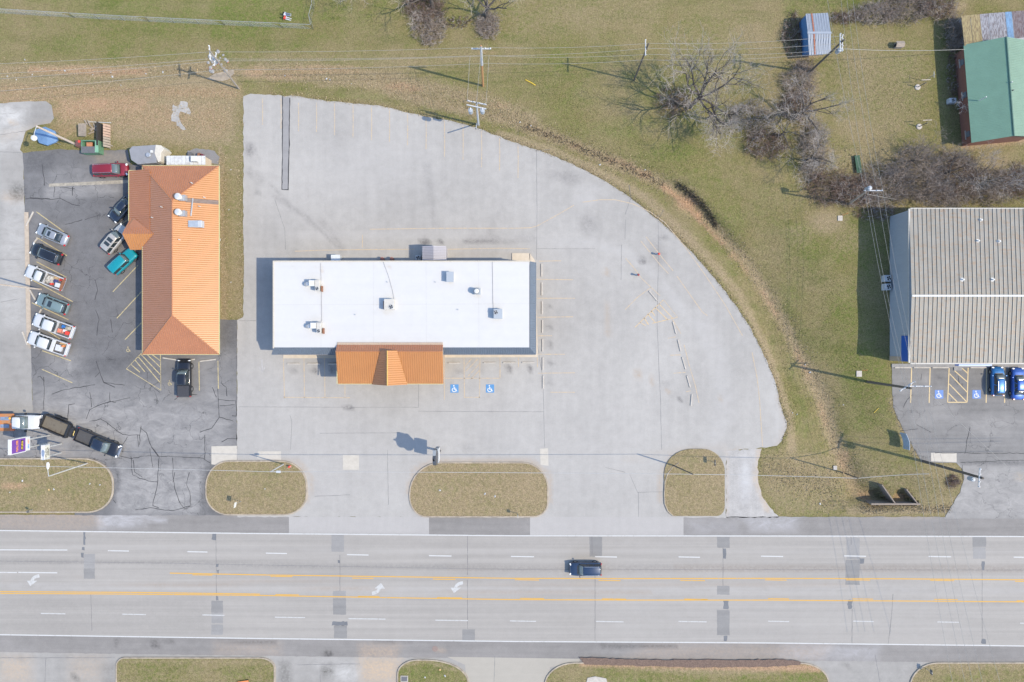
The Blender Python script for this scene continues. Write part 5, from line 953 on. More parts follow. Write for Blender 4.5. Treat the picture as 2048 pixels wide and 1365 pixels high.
car('suv','pearl white crossover with two dark sunroofs facing the restaurant','crossover',230,478,51,4.7,1.86,CHAMP,sunroof=[(.28,.48),(.56,.78)],rails=CHAMP)
car('boxy','boxy teal off-roader parked under the entrance gable','off-roader',246,523,43,4.25,1.8,TEAL)
car('sedan','silver sedan with a sunroof, northernmost in the slanted row','sedan',103,469,156,4.85,1.82,SILV,sunroof=[(.52,.80)])
car('suv','black SUV with roof rails beside the silver sedan','SUV',92,508,158,4.8,1.92,BLACK,rails=CHROME)
t1,xb1,bl1 = pickup('white pickup truck heaped with odds and ends by the wooden light pole',89,555,158,5.7,1.95,WHITE,1.55,tailm=RUST)
car('suv','grey-green SUV with sunroof between two white pickups','SUV',104,608,159,4.8,1.88,SAGE,sunroof=[(.62,.84)],rails=SAGE)
t2,xb2,bl2 = pickup('white crew cab pickup truck with red crates in its bed',106,652,160,5.95,2.0,WHITE,2.15)
t3,xb3,bl3 = pickup('white crew cab pickup truck with a white toolbox, southernmost in the row',96,687,161,5.9,2.0,WHITE,2.15,toolbox=WHITE)
pickup('black pickup truck with covered bed parked nose-in below the orange eave',368,757,90,5.35,1.95,BLACK,2.2,cover=pm('black_vinyl', (.035,.035,.04), rough=.7),grille=BLK)
pickup('black pickup truck hitched to the dump trailer at the lot entrance',195,886,-23,6.7,2.05,BLACK,2.25,bedm=pm('bed_liner', (.06,.06,.062), rough=.9),roofm=NAVY)
car('suv','dark blue SUV driving west on the main road','SUV',1171,1139,180,4.75,1.95,DBLUE,rails=CHROME)
car('hatch','bright blue compact SUV parked in front of the grey shop','compact SUV',1997,763,90,4.3,1.82,BRBLUE,rails=CHROME)
car('sedan','darker blue sedan cut by the right edge in front of the grey shop','sedan',2038,768,90,4.75,1.85,MBLUE)
# loads lying in the pickup beds: every item its own thing
def cargo(truck, xb, bl, items, where):
    Mx = truck.matrix_basis.copy()
    for nm, lab, cat, u, v, rz, build in items:
        loc = truck.location+Vector((0,0,0)); a = truck.rotation_euler.z
        lx, ly = xb+bl*u, v; pos = Vector((truck.location.x+lx*math.cos(a)-ly*math.sin(a), truck.location.y+lx*math.sin(a)+ly*math.cos(a), LIFT+.76))
        t = thing(nm, lab+' in the bed of '+where, cat, pos, a+rz); build(t)
def b_crate(m, d, slat=None):
    def f(t):
        x,y,z = d; MB().box((0,0,.03),(x,y,.05)).build('base', m, t, local=True)
        for s in (-1,1):
            MB().box((s*(x/2-.02),0,z/2),(.04,y,z)).build('side', m, t, local=True); MB().box((0,s*(y/2-.02),z/2),(x-.08,.04,z)).build('side', m, t, local=True)
    return f
def b_tarp(m, d):
    def f(t):
        b = MB(); n = 7; vs = [((i/n-.5)*d[0],(j/n-.5)*d[1],d[2]*(.35+.65*rnd.random())*(0 if i in (0,n) or j in (0,n) else 1)) for i in range(n+1) for j in range(n+1)]
        b.add(vs,[(i*(n+1)+j,(i+1)*(n+1)+j,(i+1)*(n+1)+j+1,i*(n+1)+j+1) for i in range(n) for j in range(n)]); b.build('cloth', m, t, local=True)
    return f
def b_bucket(m, r=.17, h=.36):
    def f(t):
        MB().lathe((0,0,0),[(r*.85,0),(r,h),(r*1.06,h),(r*1.06,h+.03),(r*.95,h+.03),(r*.8,.06)],14).build('pail', m, t, local=True); MB().path([(r*math.cos(a),0,h+r*.5*math.sin(a)) for a in [k*math.pi/8 for k in range(9)]],.012,4).build('handle', CHROME, t, local=True)
    return f
def b_can(m):
    def f(t):
        MB().box((0,0,.2),(.42,.28,.4),0,.08,.08).build('can', m, t, local=True, bevel=.04); MB().tube((.12,0,.4),(.2,0,.52),.04).build('spout', BLK, t, local=True)
    return f
def b_box(m, d):
    def f(t): MB().box((0,0,d[2]/2),d).build('box', m, t, local=True, bevel=.02); MB().box((0,0,d[2]+.015),(d[0]*1.03,d[1]*1.03,.03)).build('lid', m, t, local=True)
    return f
RED = pm('red_plastic', (.55,.05,.03), rough=.45); BLU = pm('blue_plastic', (.03,.20,.55), rough=.45); SALM = pm('salmon_plastic', (.55,.22,.16), rough=.6); ORG = pm('orange_plastic', (.62,.20,.06), rough=.5)
TARPG = pm('grey_tarp', (.33,.31,.27), rough=.8, var=.2); TARPB = pm('navy_tarp', (.05,.06,.18), rough=.7, var=.2); PLY = pm('pale_sheet', (.45,.46,.48), rough=.6); WOODT = pm('tan_lumber', (.36,.27,.17), rough=.85, var=.2)
cargo(t1,xb1,bl1,[('crumpled_tarp','crumpled grey tarpaulin','tarpaulin',.75,.0,.2,b_tarp(TARPG,(1.2,1.3,.55))),('rolled_tarp','bunched navy cloth','cloth',.42,-.1,.5,b_tarp(TARPB,(.6,.55,.5))),('fuel_can','red fuel can near the cab','fuel can',.55,.5,.4,b_can(RED)),('sheet_box','pale grey storage box','box',.18,.3,.1,b_box(PLY,(.7,.6,.4))),('bucket','red pail near the tailgate','bucket',.14,-.55,0,b_bucket(RED)),('lumber_box','tan wooden box','box',.38,-.58,.1,b_crate(WOODT,(.8,.4,.35)))],'the heaped white pickup')
cargo(t2,xb2,bl2,[('crate','salmon plastic crate','crate',.7,.3,.1,b_crate(SALM,(.75,.6,.4))),('storage_box','bright red storage box','box',.22,.25,.1,b_box(RED,(.55,.5,.42))),('bucket','blue pail','bucket',.6,-.45,0,b_bucket(BLU,.22)),('crumpled_tarp','crumpled dark cloth','cloth',.35,-.4,.3,b_tarp(TARPG,(.8,.6,.4))),('cooler_box','white cooler box','cooler',.45,.05,.2,b_box(WHITEP,(.4,.35,.3)))],'the pickup with red crates')
cargo(t3,xb3,bl3,[('panel_box','flat pale box','box',.5,.1,.05,b_box(PLY,(.9,.85,.35))),('fuel_can','orange can','fuel can',.28,-.35,.5,b_can(ORG)),('crate','tan crate','crate',.3,-.68,.1,b_crate(WOODT,(1.1,.3,.3)))],'the southernmost white pickup')
# ---- flatbed tow truck
p = P(55,845,1.2); tow = thing('flatbed_truck', 'flatbed truck with white cab and orange bed at the left edge', 'truck', (p.x,p.y,LIFT), 0)
L_, W_ = 3.2, 2.1
MB().loft([sect(x,w_*W_/2,.5,zb,zt) for x,w_,zb,zt in [(-1.75,.96,1.25,1.3),(-.3,1,1.25,1.32),(.1,1,1.25,1.32),(.9,.97,1.18,1.26),(1.5,.92,1.1,1.2),(1.72,.82,.9,1.0)]]).build('cab_body', WHITE, tow, local=True, smooth=True)
cabin(tow, dict(cab=(-1.7/3.4,-1.6/3.4,-.5/3.4,.15/3.4), belt=1.28, roof=2.15, wb=.9, wt=.78), 3.4, W_, WHITE, WHITE)
for s in (-1,1):
    MB().box((-.05,s*(W_/2+.2),1.5),(.14,.3,.36)).build('mirror', BLK, tow, local=True); MB().box((1.62,s*.75,.9),(.14,.36,.24)).build('headlight', HL, tow, local=True)
MB().box((1.78,0,.6),(.16,2.1,.26)).build('bumper', CHROME, tow, local=True); MB().box((1.74,0,.95),(.08,1.0,.35)).build('grille', DGREY, tow, local=True)
OBED = pm('orange_steel', (.40,.155,.05), rough=.6, col2=(.30,.19,.10), thr=(.45,.7), scale=2)
MB().box((-5.0,0,1.15),(6.0,2.5,.14)).build('flatbed', OBED, tow, local=True, bevel=.02)
MB().box((-2.15,-.65,1.25),(.5,1.1,.3)).build('winch_box', pm('orange_red_steel', (.50,.12,.04), rough=.5), tow, local=True); MB().box((-2.0,.3,1.35),(.5,.9,.3)).build('toolbox', DGREY, tow, local=True); MB().lathe((-2.35,.62,1.22),[(.16,0),(.16,.35),(.1,.4)],12).build('beacon', pm('amber', (.7,.35,.03), rough=.3), tow, local=True)
for s in (-1,1): MB().box((-5.0,s*1.22,1.27),(6.0,.08,.12)).build('side_rail', OBED, tow, local=True); MB().box((-3.3,s*.55,1.23),(1.3,.5,.02)).build('wheel_tray', pm('worn_blue_steel', (.16,.20,.27), rough=.6, var=.3), tow, local=True)
MB().box((-4.0,0,.75),(7.6,.9,.3)).build('chassis', DGREY, tow, local=True)
for fx in (1.0,-5.2,-6.2):
    for s in (-1,1):
        MB().loft([[(fx+.45*math.cos(a*math.pi/9),s*.92+yy,.45+.45*math.sin(a*math.pi/9)) for a in range(18)] for yy in (-.13,.13)]).build('wheel', TYRE, tow, local=True)
# ---- black dump trailer
p = P(112,852,1.0); tr = thing('dump_trailer', 'black tandem dump trailer with dirty bed behind the black pickup', 'trailer', (p.x,p.y,LIFT), R(-23))
BST = pm('black_steel', (.022,.023,.026), rough=.5, var=.2); DIRT = pm('dirty_bed_steel', (.13,.115,.09), rough=.9, var=.4, scale=2, col2=(.07,.055,.045), thr=(.5,.7))
MB().box((0,0,.72),(4.0,1.95,.1)).build('bed_floor', DIRT, tr, local=True)
for s in (-1,1):
    MB().box((0,s*1.0,1.02),(4.1,.1,.7)).build('side_wall', BST, tr, local=True)
    for k in range(6): MB().box((-1.8+k*.72,s*1.09,1.0),(.1,.1,.7)).build('rib', BST, tr, local=True)
    MB().path([(-1.0+.1,s*1.25,.55),(-.75,s*1.25,.82),(.75,s*1.25,.82),(.95,s*1.25,.55)],.1,6).build('fender', BST, tr, local=True)
    for fx in (-.45,.42): MB().loft([[(fx+.37*math.cos(a*math.pi/9),s*1.2+yy,.37+.37*math.sin(a*math.pi/9)) for a in range(18)] for yy in (-.11,.11)]).build('wheel', TYRE, tr, local=True)
MB().box((2.06,0,1.05),(.14,2.1,.75)).build('front_wall', BST, tr, local=True); MB().box((-2.05,0,1.0),(.1,2.0,.65)).build('rear_gate', BST, tr, local=True)
MB().box((2.4,0,.85),(.5,1.4,.45)).build('tool_tray', BST, tr, local=True); MB().tube((2.4,.5,.6),(3.5,0,.55),.06).build('tongue', BST, tr, local=True); MB().tube((2.4,-.5,.6),(3.5,0,.55),.06).build('tongue', BST, tr, local=True)
MB().path([(2.75,.35,.95),(2.85,.15,1.0),(2.8,-.1,.98),(2.9,-.35,.95)],.06,6).build('yellow_strap', pm('yellow_web', (.55,.42,.15), rough=.8), tr, local=True)
# ================================================= POLES, WIRES, SIGNS, FENCES, YARD THINGS
WOOD = pm('weathered_pole_wood', (.27,.235,.20), rough=.95, var=.2, scale=3, stretch=(6,6,.4)); DWOOD = pm('creosote_pole_wood', (.10,.085,.07), rough=.95, var=.3, scale=3); NWOOD = pm('new_pole_wood', (.40,.21,.09), rough=.9, var=.15); PALEW = pm('bleached_pole_wood', (.46,.39,.33), rough=.95, var=.12, scale=3)
ARMW = pm('silvered_arm_wood', (.40,.41,.42), rough=.8, var=.08); CAN = pm('transformer_grey', (.28,.31,.34), rough=.45, var=.05); PORC = pm('porcelain', (.6,.6,.6), rough=.3)
WIREM = pm('aluminium_cable', (.27,.255,.23), rough=.5, var=.03)
def pole(label, base, top, h, r=.15, mat=WOOD, arms=(), cans=(), name='utility_pole', cat='utility pole', bz=None, braces=True):
    zb = gz(*base) if bz is None else bz; b = P(*base, zb); tp = P(*top, h); t = thing(name, label, cat, (b.x,b.y,zb))
    at = lambda z: b+(tp-b)*((z-zb)/(h-zb))
    MB().path([b-Vector((0,0,.05)), b+(tp-b)*.5, tp],[r,r*.9,r*.75],10).build('pole', mat, t)
    MB().lathe((tp.x,tp.y,h-.02),[(r*.76,0),(r*.5,.05)],10).build('pole_cap', mat, t)
    ends = []
    for z,deg,ln,off in arms:
        c = at(z); d = Vector((math.cos(R(deg)),math.sin(R(deg)),0)); c = c+Vector((-d.y,d.x,0))*(r+.06)*(1 if off >= 0 else -1)
        c += d*(off if abs(off) < 5 else 0)
        a = MB().box((c.x,c.y,z),(ln,.12,.14),R(deg)).build('crossarm', ARMW, t)
        for f in (-.46,-.2,.2,.46):
            q = c+d*ln*f; MB().lathe((q.x,q.y,z+.07),[(.05,0),(.075,.06),(.05,.1),(.07,.15),(.03,.2)],8).build('insulator', PORC, a); ends.append(Vector((q.x,q.y,z+.25)))
    for z,dx,dy in cans:
        c = at(z); c = Vector((c.x+dx,c.y+dy,z))
        k = MB().lathe((c.x,c.y,z-.5),[(.27,0),(.3,.04),(.3,.85),(.26,.92),(.1,.96)],14).build('transformer', CAN, t, smooth=False)
        MB().tube((c.x-.1,c.y,z+.44),(c.x-.12,c.y,z+.72),.05,n=6).build('bushing', PORC, k); MB().tube((c.x,c.y,z),(at(z).x,at(z).y,z),.05,n=6).build('bracket', DGREY, k)
    return t, tp, ends
wires_n = [0]
def wire(label, a, b, sag=.6, r=.026, mat=None, group=None):
    a, b = Vector(a), Vector(b); n = 14
    pts = [a+(b-a)*(k/n)-Vector((0,0,sag*4*(k/n)*(1-k/n))) for k in range(n+1)]
    tag(MB().path(pts, r, 4).build('power_line', mat or WIREM, fix=False), label, 'power line', group)
PA = pole('pale dead-end utility pole with tilted arms above the white rubble pile',(478,178),(419,101),12.3,.13,WOOD,arms=[(11.6,95,1.9,0),(9.6,80,1.8,0)],cans=[(9.0,-.35,.2)])
PB = pole('utility pole with orange new-wood base and grey arm behind the pale lot',(966,172),(962,92),13.4,.16,NWOOD,arms=[(12.0,0,2.6,0)])
bt = P(962,92,13.4); MB().path([P(966,172,0)+(bt-P(966,172,0))*.56,bt+Vector((0,0,.02))],[.175,.14],10).build('grey_upper_pole', ARMW, PB[0])
# H-frame with two transformers: two legs, double arm
hb = P(957,250); ht_ = P(953,206,9.6)
hf = thing('transformer_pole', 'pole with paired arms and two blue-grey transformers at the lot edge', 'utility pole', (hb.x,hb.y,0))
MB().path([hb-Vector((0,0,.05)), ht_],[.16,.12],10).build('pole', ARMW, hf); MB().path([hb+Vector((-.25,.2,-.05)), ht_+Vector((-.3,-2.2,-4.2))],[.09,.08],8).build('riser', ARMW, hf)
for s in (-.28,.28): MB().box((ht_.x+s*.1,ht_.y+s-.1,9.1),(2.7,.12,.16),R(-12)).build('crossarm', ARMW, hf)
for dx in (-.85,.75):
    k = MB().lathe((ht_.x+dx,ht_.y-.75,8.0),[(.29,0),(.32,.05),(.32,.95),(.28,1.02),(.1,1.05)],14).build('transformer', CAN, hf); MB().tube((ht_.x+dx,ht_.y-.75,9.05),(ht_.x+dx,ht_.y-.5,9.2),.05).build('bushing', PORC, k)
for dx in (-1.1,-.4,.4,1.1): MB().lathe((ht_.x+dx,ht_.y+.2-dx*.2,9.18),[(.05,0),(.08,.08),(.03,.2)],8).build('insulator', PORC, hf)
PD = pole('bent dark utility pole standing alone in the grass north of the curved lot edge',(1268,161),(1297,88),12.4,.13,DWOOD,arms=[(11.2,90,2.1,0)])
PE = pole('dark leaning utility pole with double arms beside the blue shed',(1619,145),(1688,80),12.6,.16,DWOOD,arms=[(11.9,90,2.2,0),(11.5,90,2.2,-9)],cans=[(9.6,.5,-.3)])
PF = pole('utility pole with a pale transformer rising from the thicket by the grey shop',(1697,409),(1732,384),9.2,.14,WOOD,arms=[(9.0,0,2.5,1.0)],cans=[(9.2,.35,.45)])
PG = pole('tall brown utility pole with crossed white arms beside the shop car park',(1735,764),(1822,777),11.6,.2,DWOOD,arms=[(11.5,0,3.0,1.2),(10.9,33,2.4,0)])
PH = pole('tall dark utility pole leaning over the southeast driveway with a white arm',(1846,923),(1966,957),12.6,.22,DWOOD,arms=[(12.3,86,2.5,0)],cans=[(11.0,-.4,-.4)])
PI = pole('slim pole on the small rounded verge beside the gravel drive',(1346,931),(1386,949),7.6,.10,DWOOD)
PJ = pole('slim dark pole in the grass by the culvert',(1690,947),(1716,957),7.4,.10,DWOOD)
PK = pole('pale wooden light pole leaning over the concrete yard',(82,579),(-6,569),10.5,.13,PALEW)
hd = PK[1]; MB().path([hd-Vector((0,0,.3)),hd+Vector((-.8,.1,.1))],.04,6).build('lamp_arm', GALV, PK[0]); MB().lathe((hd.x-1.0,hd.y+.1,hd.z),[(.1,0),(.25,.05),(.2,.2),(.05,.25)],10).build('lamp_head', WHITEP, PK[0])
PL = pole('thick bleached light pole leaning over the blue canopy',(151,289),(73,253),9.0,.17,PALEW)
hd = PL[1]; MB().path([hd,hd+Vector((-.15,-.9,.2)),hd+Vector((-.3,-1.5,.1))],.05,6).build('lamp_arm', GALV, PL[0]); MB().lathe((hd.x-.3,hd.y-1.6,hd.z-.1),[(.12,0),(.4,.08),(.35,.3),(.1,.38)],12).build('lamp_head', WHITEP, PL[0])
PM = pole('slim light pole on the verge left of the central driveway',(567,929),(541,944),6.6,.08,ARMW,bz=LIFT+.1)
hd = PM[1]; MB().box((hd.x+1.1,hd.y,hd.z),(.6,.3,.12)).build('lamp_head', LGREY, PM[0]); MB().tube(hd-Vector((0,0,.05)),(hd.x+.9,hd.y,hd.z),.04).build('lamp_arm', LGREY, PM[0])
# grey street light on the left verge
b_ = P(175,927,LIFT+.1); tp = P(97,953,8.4); sl_ = thing('street_light', 'grey cobra-head street light leaning over the left verge', 'street light', (b_.x,b_.y,LIFT+.1))
MB().path([b_,tp],[.10,.07],8).build('pole', pm('street_light_grey', (.42,.41,.39), rough=.6), sl_); MB().path([tp,tp+Vector((.05,1.2,.25))],.04,6).build('arm', LGREY, sl_)
MB().loft([[(tp.x+.1+dx*w_,tp.y+y_,tp.z+.25+dz) for dx,dz in ((-.22,0),(-.15,.12),(.15,.12),(.22,0),(.1,-.08),(-.1,-.08))] for y_,w_ in ((1.0,.35),(1.3,.9),(1.7,1.0),(1.95,.5))]).build('lamp_head', WHITEP, sl_)
# wires
g = 'power lines'
def tops(px, py, z): return P(px,py,z)
NW = [((421,104,12.0),(961,95,13.3),(1297,87,12.3),(1690,72,12.4)),((419,118,11.4),(945,112,11.9),(1297,97,11.2),(1672,88,11.9)),((430,122,11.2),(978,112,11.9),(1297,109,11.2),(1672,100,11.9)),((440,140,9.6),(976,127,10.4),(1290,120,10.2),(1662,107,10.4))]
nm4 = ['northernmost','second','third','southernmost']
for k, seq in enumerate(NW):
    for j in range(3):
        wire(f'{nm4[k]} of the four power lines '+('above the rubble pile and the pale lot','from the orange-based pole to the bent pole','from the bent pole to the blue shed')[j], tops(*seq[j]), tops(*seq[j+1]), .5+.2*j, .018)
    wire(f'{nm4[k]} of the four power lines running off the left edge', tops(*seq[0]), tops(-200,seq[0][1]+30+k*9,11.0), .6, .020)
for k,(a,b) in enumerate((((940,112,11.9),(934,204,9.3)),((962,100,12.6),(953,206,9.6)),((978,112,11.9),(972,212,9.3)))):
    wire(('western','middle','eastern')[k]+' of three lines dropping to the transformer pole', tops(*a), tops(*b), .1, .02)
SE = [((1655,0,11.5),(1730,383,9.1),(1812,784,11.2),(1852,1010,11.0),(1905,1365,10.6)),((1682,0,11.5),(1736,382,9.1),(1818,780,11.4),(1866,1005,11.0),(1930,1365,10.6)),((1694,0,11.5),(1754,382,9.1),(1834,777,11.6),(1872,1005,11.0),(1945,1365,10.6)),((1706,0,11.5),(1766,382,9.1),(1842,777,11.6),(1890,1000,11.0),(1965,1365,10.6))]
for k, seq in enumerate(SE):
    for j,(sA,lab) in enumerate((((0,1),'crossing the yard west of the green-roofed house'),((1,2),'passing the west wall of the grey shop'),((2,4),'running south over the road from the brown pole'))):
        wire(f"{('westmost','second','third','eastmost')[k]} of four lines {lab}", tops(*seq[sA[0]]), tops(*seq[sA[1]]), .5, .018)
for k,y_ in enumerate((944,951,974)): wire(('northern','middle','southern')[k]+' line running east from the leaning driveway pole', tops(1966,957 if k == 1 else y_,12.4), tops(2300,y_-2,12.4), .3, .022)
for k,(b2) in enumerate(((2100,1010,11),(2000,1365,10.5))): wire(('eastern','southern')[k]+' of two lines fanning from the crossed-arm pole over the shop lot', tops(1850,778,11.6), tops(*b2), .4, .018)
CABL = pm('service_cable', (.36,.35,.34), rough=.6)
for k,(a,b) in enumerate((((1386,949,7.5),(1716,957,7.3)),((541,944,6.5),(1386,949,7.5)),((-200,928,7),(541,944,6.5)),((1716,957,7.3),(1858,948,8.0)))):
    wire(('from the slim verge pole to the culvert pole','across the pale lot entrances','across the left entrance','bright from the culvert pole to the tall leaning pole')[k].join(('roadside cable ','')), tops(*a), tops(*b), .35, .032 if k != 3 else .05, CABL if k != 3 else WIREM)
wire('dashed pale service line from the shed pole to the green-roofed house', tops(1672,97,10), tops(1930,99,3.2), .6, .03)
wire('guy wire slanting from the thicket pole to the ground', tops(1732,388,8.6), tops(1800,401,.1), .05, .025); 
# ---- pylon signs at the left
def slab(mb, p0, p1, z0, z1, th, off):
    d = Vector((p1[0]-p0[0],p1[1]-p0[1],0)); n_ = Vector((-d.y,d.x,0)).normalized()
    q = [Vector((p0[0],p0[1],0))+n_*off, Vector((p1[0],p1[1],0))+n_*off, Vector((p1[0],p1[1],0))+n_*(off+th), Vector((p0[0],p0[1],0))+n_*(off+th)]
    return mb.prism([(v.x,v.y) for v in q], z0, z1)
def panel_sign(label, xz, y0, y1, zl, zh, th, face, frame, posts, name, group=None):
    # vertical panel standing north-south at world x, facing east (+x) towards the lot
    t = thing(name, label, 'sign', (xz,(y0+y1)/2,LIFT+.1))
    MB().box((xz-th/2,(y0+y1)/2,(zl+zh)/2),(th,y1-y0,zh-zl)).build('cabinet', frame, t, bevel=.04)
    f = MB().box((xz+.012,(y0+y1)/2,(zl+zh)/2),(.03,y1-y0-.28,zh-zl-.28)).build('face', face, t, bevel=.0)
    for yp in posts: MB().tube((xz-th/2,yp,LIFT+.05),(xz-th/2,yp,zl),.11,n=10).build('post', pm('sign_post_steel', (.36,.36,.35), rough=.6), t)
    return t, f
PURP = pm('purple_sign_face', (.135,.05,.26), rough=.4, var=.06); WFR = pm('white_sign_frame', (.5,.5,.5), rough=.5, var=.05); YL = pm('sign_yellow', (.72,.52,.06), rough=.5); OL = pm('sign_orange', (.74,.30,.05), rough=.5); DKW = pm('sign_black', (.02,.02,.02), rough=.6)
zl, zh = 5.3, 8.17
xs_ = P(52,0,5.3).x; yA, yB = P(0,909,7.4).y, P(0,878,7.4).y
xs_ = P(52,0,zl).x
sg, fc = panel_sign('purple sign with yellow and orange lettering above the left verge', xs_, yA, yB, zl, zh, .45, PURP, WFR, [yB-.5,yA+.5], 'pylon_sign')
def glyphs(parent, mat, xface, zc, hgt, y0, y1, n, seed, wob=.0, z_tilt=0):
    # rows of letter-like strokes, too small in the photograph to read
    r_ = random.Random(seed); w_ = (y1-y0)/n
    for k in range(n):
        yc = y1-w_*(k+.5); zz = zc+z_tilt*(k/n-.5)
        b = MB(); kind = r_.randrange(4)
        b.box((xface,yc+w_*.28,zz),(.02,w_*.2,hgt))
        if kind != 3: b.box((xface,yc-w_*.28,zz+(0 if kind != 1 else .05)),(.02,w_*.2,hgt*(1 if kind != 1 else .7)))
        b.box((xface,yc,zz+(hgt*.4 if kind in (0,2) else -hgt*.4)),(.021,w_*.55,hgt*.2))
        if kind == 2: b.box((xface,yc,zz),(.0205,w_*.5,hgt*.18))
        b.build('letter', mat, parent)
MB().box((xs_+.035,(yA+yB)/2+.02,6.1),(.02,1.35,.42)).build('letter_outline', DKW, fc)  # black outline printed behind the yellow script
glyphs(fc, YL, xs_+.055, 6.1, .3, yA+.48, yB-.48, 6, 3); glyphs(fc, OL, xs_+.04, 7.05, .36, yA+.3, yB-.3, 8, 5)
rb_, rf = panel_sign('white strip sign with small dark marks under the purple sign', xs_-.02, yA+.1, yB-.05, 4.42, 5.24, .4, WHITEP, WFR, [yB-.5,yA+.5], 'strip_sign')
glyphs(rf, BLU, xs_+.01, 4.83, .3, yA+.3, yA+1.0, 3, 8); glyphs(rf, ORG, xs_+.01, 4.83, .26, yA+1.05, yB-.4, 4, 9)
zl2, zh2 = 2.9, 4.1
x2_ = P(100,0,zl2).x
y2a, y2b = P(0,921,4.2).y, P(0,891,4.2).y
rs_, rf2 = panel_sign('white reader board with rows of dark letters on the left verge', x2_, y2a, y2b, zl2, zh2, .5, pm('reader_face', (.50,.49,.42), rough=.5), WFR, [y2a+.4,y2b-.4], 'reader_board')
for r_,(a,b) in enumerate(((.3,.8),(.25,.75),(.3,.85))): glyphs(rf2, DKW, x2_+.035, zl2+.3+r_*.3, .2, y2a+(y2b-y2a)*(1-b), y2a+(y2b-y2a)*(1-a+.05), 7, 20+r_)
# ---- tall sign in the middle seen edge-on: pole, lower box, upper blank shape
b0 = P(880,902,0); xs3 = b0.x
ps_ = thing('pole_sign', 'tall two-tier pole sign seen edge-on above the central verge', 'sign', (b0.x,b0.y,LIFT))
MB().path([(xs3,b0.y,-.05),(xs3,b0.y,8.2)],[.17,.13],10).build('post', DGREY, ps_)
c0 = P(875,0,5); ycn = P(0,918,6).y
xsn = P(877,0,5.5).x
SGREY = pm('sign_back_grey', (.20,.22,.24), rough=.5); 
yL0, yL1 = b0.y-1.05, b0.y+1.05
MB().box((xs3,b0.y,3.5),(.5,2.1,1.75)).build('lower_panel', SGREY, ps_, bevel=.03)
blob = []
for k in range(36):
    a = 2*math.pi*k/36; ry = 1.05+.18*math.cos(3*a+.6)+.10*math.cos(7*a); rz3 = 1.5+.1*math.cos(5*a)
    blob.append((ry*math.cos(a), rz3*math.sin(a)))
MB().loft([[(xs3+x_,b0.y+y_,6.2+z_) for y_,z_ in blob] for x_ in (-.22,.22)]).build('upper_panel', pm('sign_dark_edge', (.05,.055,.065), rough=.4), ps_)
MB().box((xs3,b0.y+.8,7.1),(.4,.9,.8)).build('upper_lobe', SGREY, ps_); MB().box((xs3+.24,b0.y,3.5),(.03,1.9,1.5)).build('sign_face', WFR, ps_)
# ---- street signs
def road_sign(label, base, deg, hgt, w_, h_, m, bz=LIFT+.1):
    b = P(*base, bz); t = thing('street_sign', label, 'sign', (b.x,b.y,bz), R(deg))
    MB().tube((0,0,0),(0,0,hgt),.04,n=6).build('post', GALV, t, local=True); MB().box((.05,0,hgt-h_/2),(.03,w_,h_)).build('panel', m, t, local=True)
road_sign('small white traffic sign at the western end of the verge by the restaurant entrance',(482,1003),-8,2.6,.75,.75,WHITEP)
road_sign('small post sign near the road on the central verge',(1035,1027),5,2.0,.45,.6,WHITEP)
road_sign('low dark sign on the small rounded verge beside the gravel drive',(1424,923),0,1.6,.9,.55,DGREY)
road_sign('small sign on the southeast verge across the road',(1852,1337),0,1.5,.7,.6,DGREY)
road_sign('little dark post sign low on the left verge',(66,1020),10,1.4,.35,.5,DGREY)
# panel sign by the shop drive
a, b = P(1812,868,1.9), P(1819,901,1.9); t = thing('panel_sign', 'low curved pale blue sign panel beside the shop driveway', 'sign', ((a.x+b.x)/2,(a.y+b.y)/2,gz(1815,885)))
pts = [a+(b-a)*u+Vector((.22*math.sin(u*math.pi),0,0)) for u in [k/8 for k in range(9)]]
MB().loft([[(p_.x,p_.y,.25),(p_.x,p_.y,1.9),(p_.x+.55-.5,p_.y,1.9),(p_.x+.05,p_.y,.25)] for p_ in pts]).build('panel', pm('faded_blue_sign', (.26,.33,.42), rough=.5, var=.2, scale=4), t)
for u in (.12,.88): c = a+(b-a)*u; MB().tube((c.x+.1,c.y,gz(1815,885)-.1),(c.x+.1,c.y,1.7),.05).build('post', GALV, t)
# ---- wheel stops
STOP = pm('wheel_stop_concrete', (.37,.34,.30), rough=.9, var=.15, scale=3)
def stop(label, a, b, grp=None):
    A, B = P(*a), P(*b); c = (A+B)/2; L = (B-A).length; o = MB()
    o.loft([[(x,-.11,0),(x,-.085,.11),(x,-.06,.13),(x,.06,.13),(x,.085,.11),(x,.11,0)] for x in (-L/2,-L/2+.04,L/2-.04,L/2)])
    ob = o.build('wheel_stop', STOP); ob.location = (c.x,c.y,LIFT+.003); ob.rotation_euler.z = math.atan2(B.y-A.y,B.x-A.x); tag(ob, label, 'wheel stop', grp)
ordn = ['first','second','third','fourth','fifth','sixth','seventh']
for k,y_ in enumerate((541,578.5,616,653.5,691,728,765)): stop(f'{ordn[k]} wheel stop from the north along the east side of the white building',(1083+k*.5,y_-12.5),(1083+k*.5,y_+12.5),'wheel stops east of the white building')
for k,(x0_,x1_,y_) in enumerate(((575,600,728),(615,640,728),(657,682,728))): stop(f'{ordn[k]} wheel stop from the west, left of the orange porch',(x0_,y_),(x1_,y_),'wheel stops before the white building')
for k,(x0_,x1_,y_) in enumerate(((897,921,726.3),(967,991,726),(1006,1031,725.7),(1044,1069,725.5))): stop(f'{ordn[k]} wheel stop from the west, right of the orange porch',(x0_,y_),(x1_,y_),'wheel stops before the white building')
for k,(a,b) in enumerate((((1298,583),(1314,602)),((1345.5,644),(1352,668)),((1355.5,680),(1361,703)),((1364,715),(1371,739)),((1373.5,752),(1380,775)),((1383.5,789),(1381.5,812)))): stop(f'{ordn[k]} wheel stop from the north in the slanting row east of the pale lot',a,b,'slanting wheel stops')
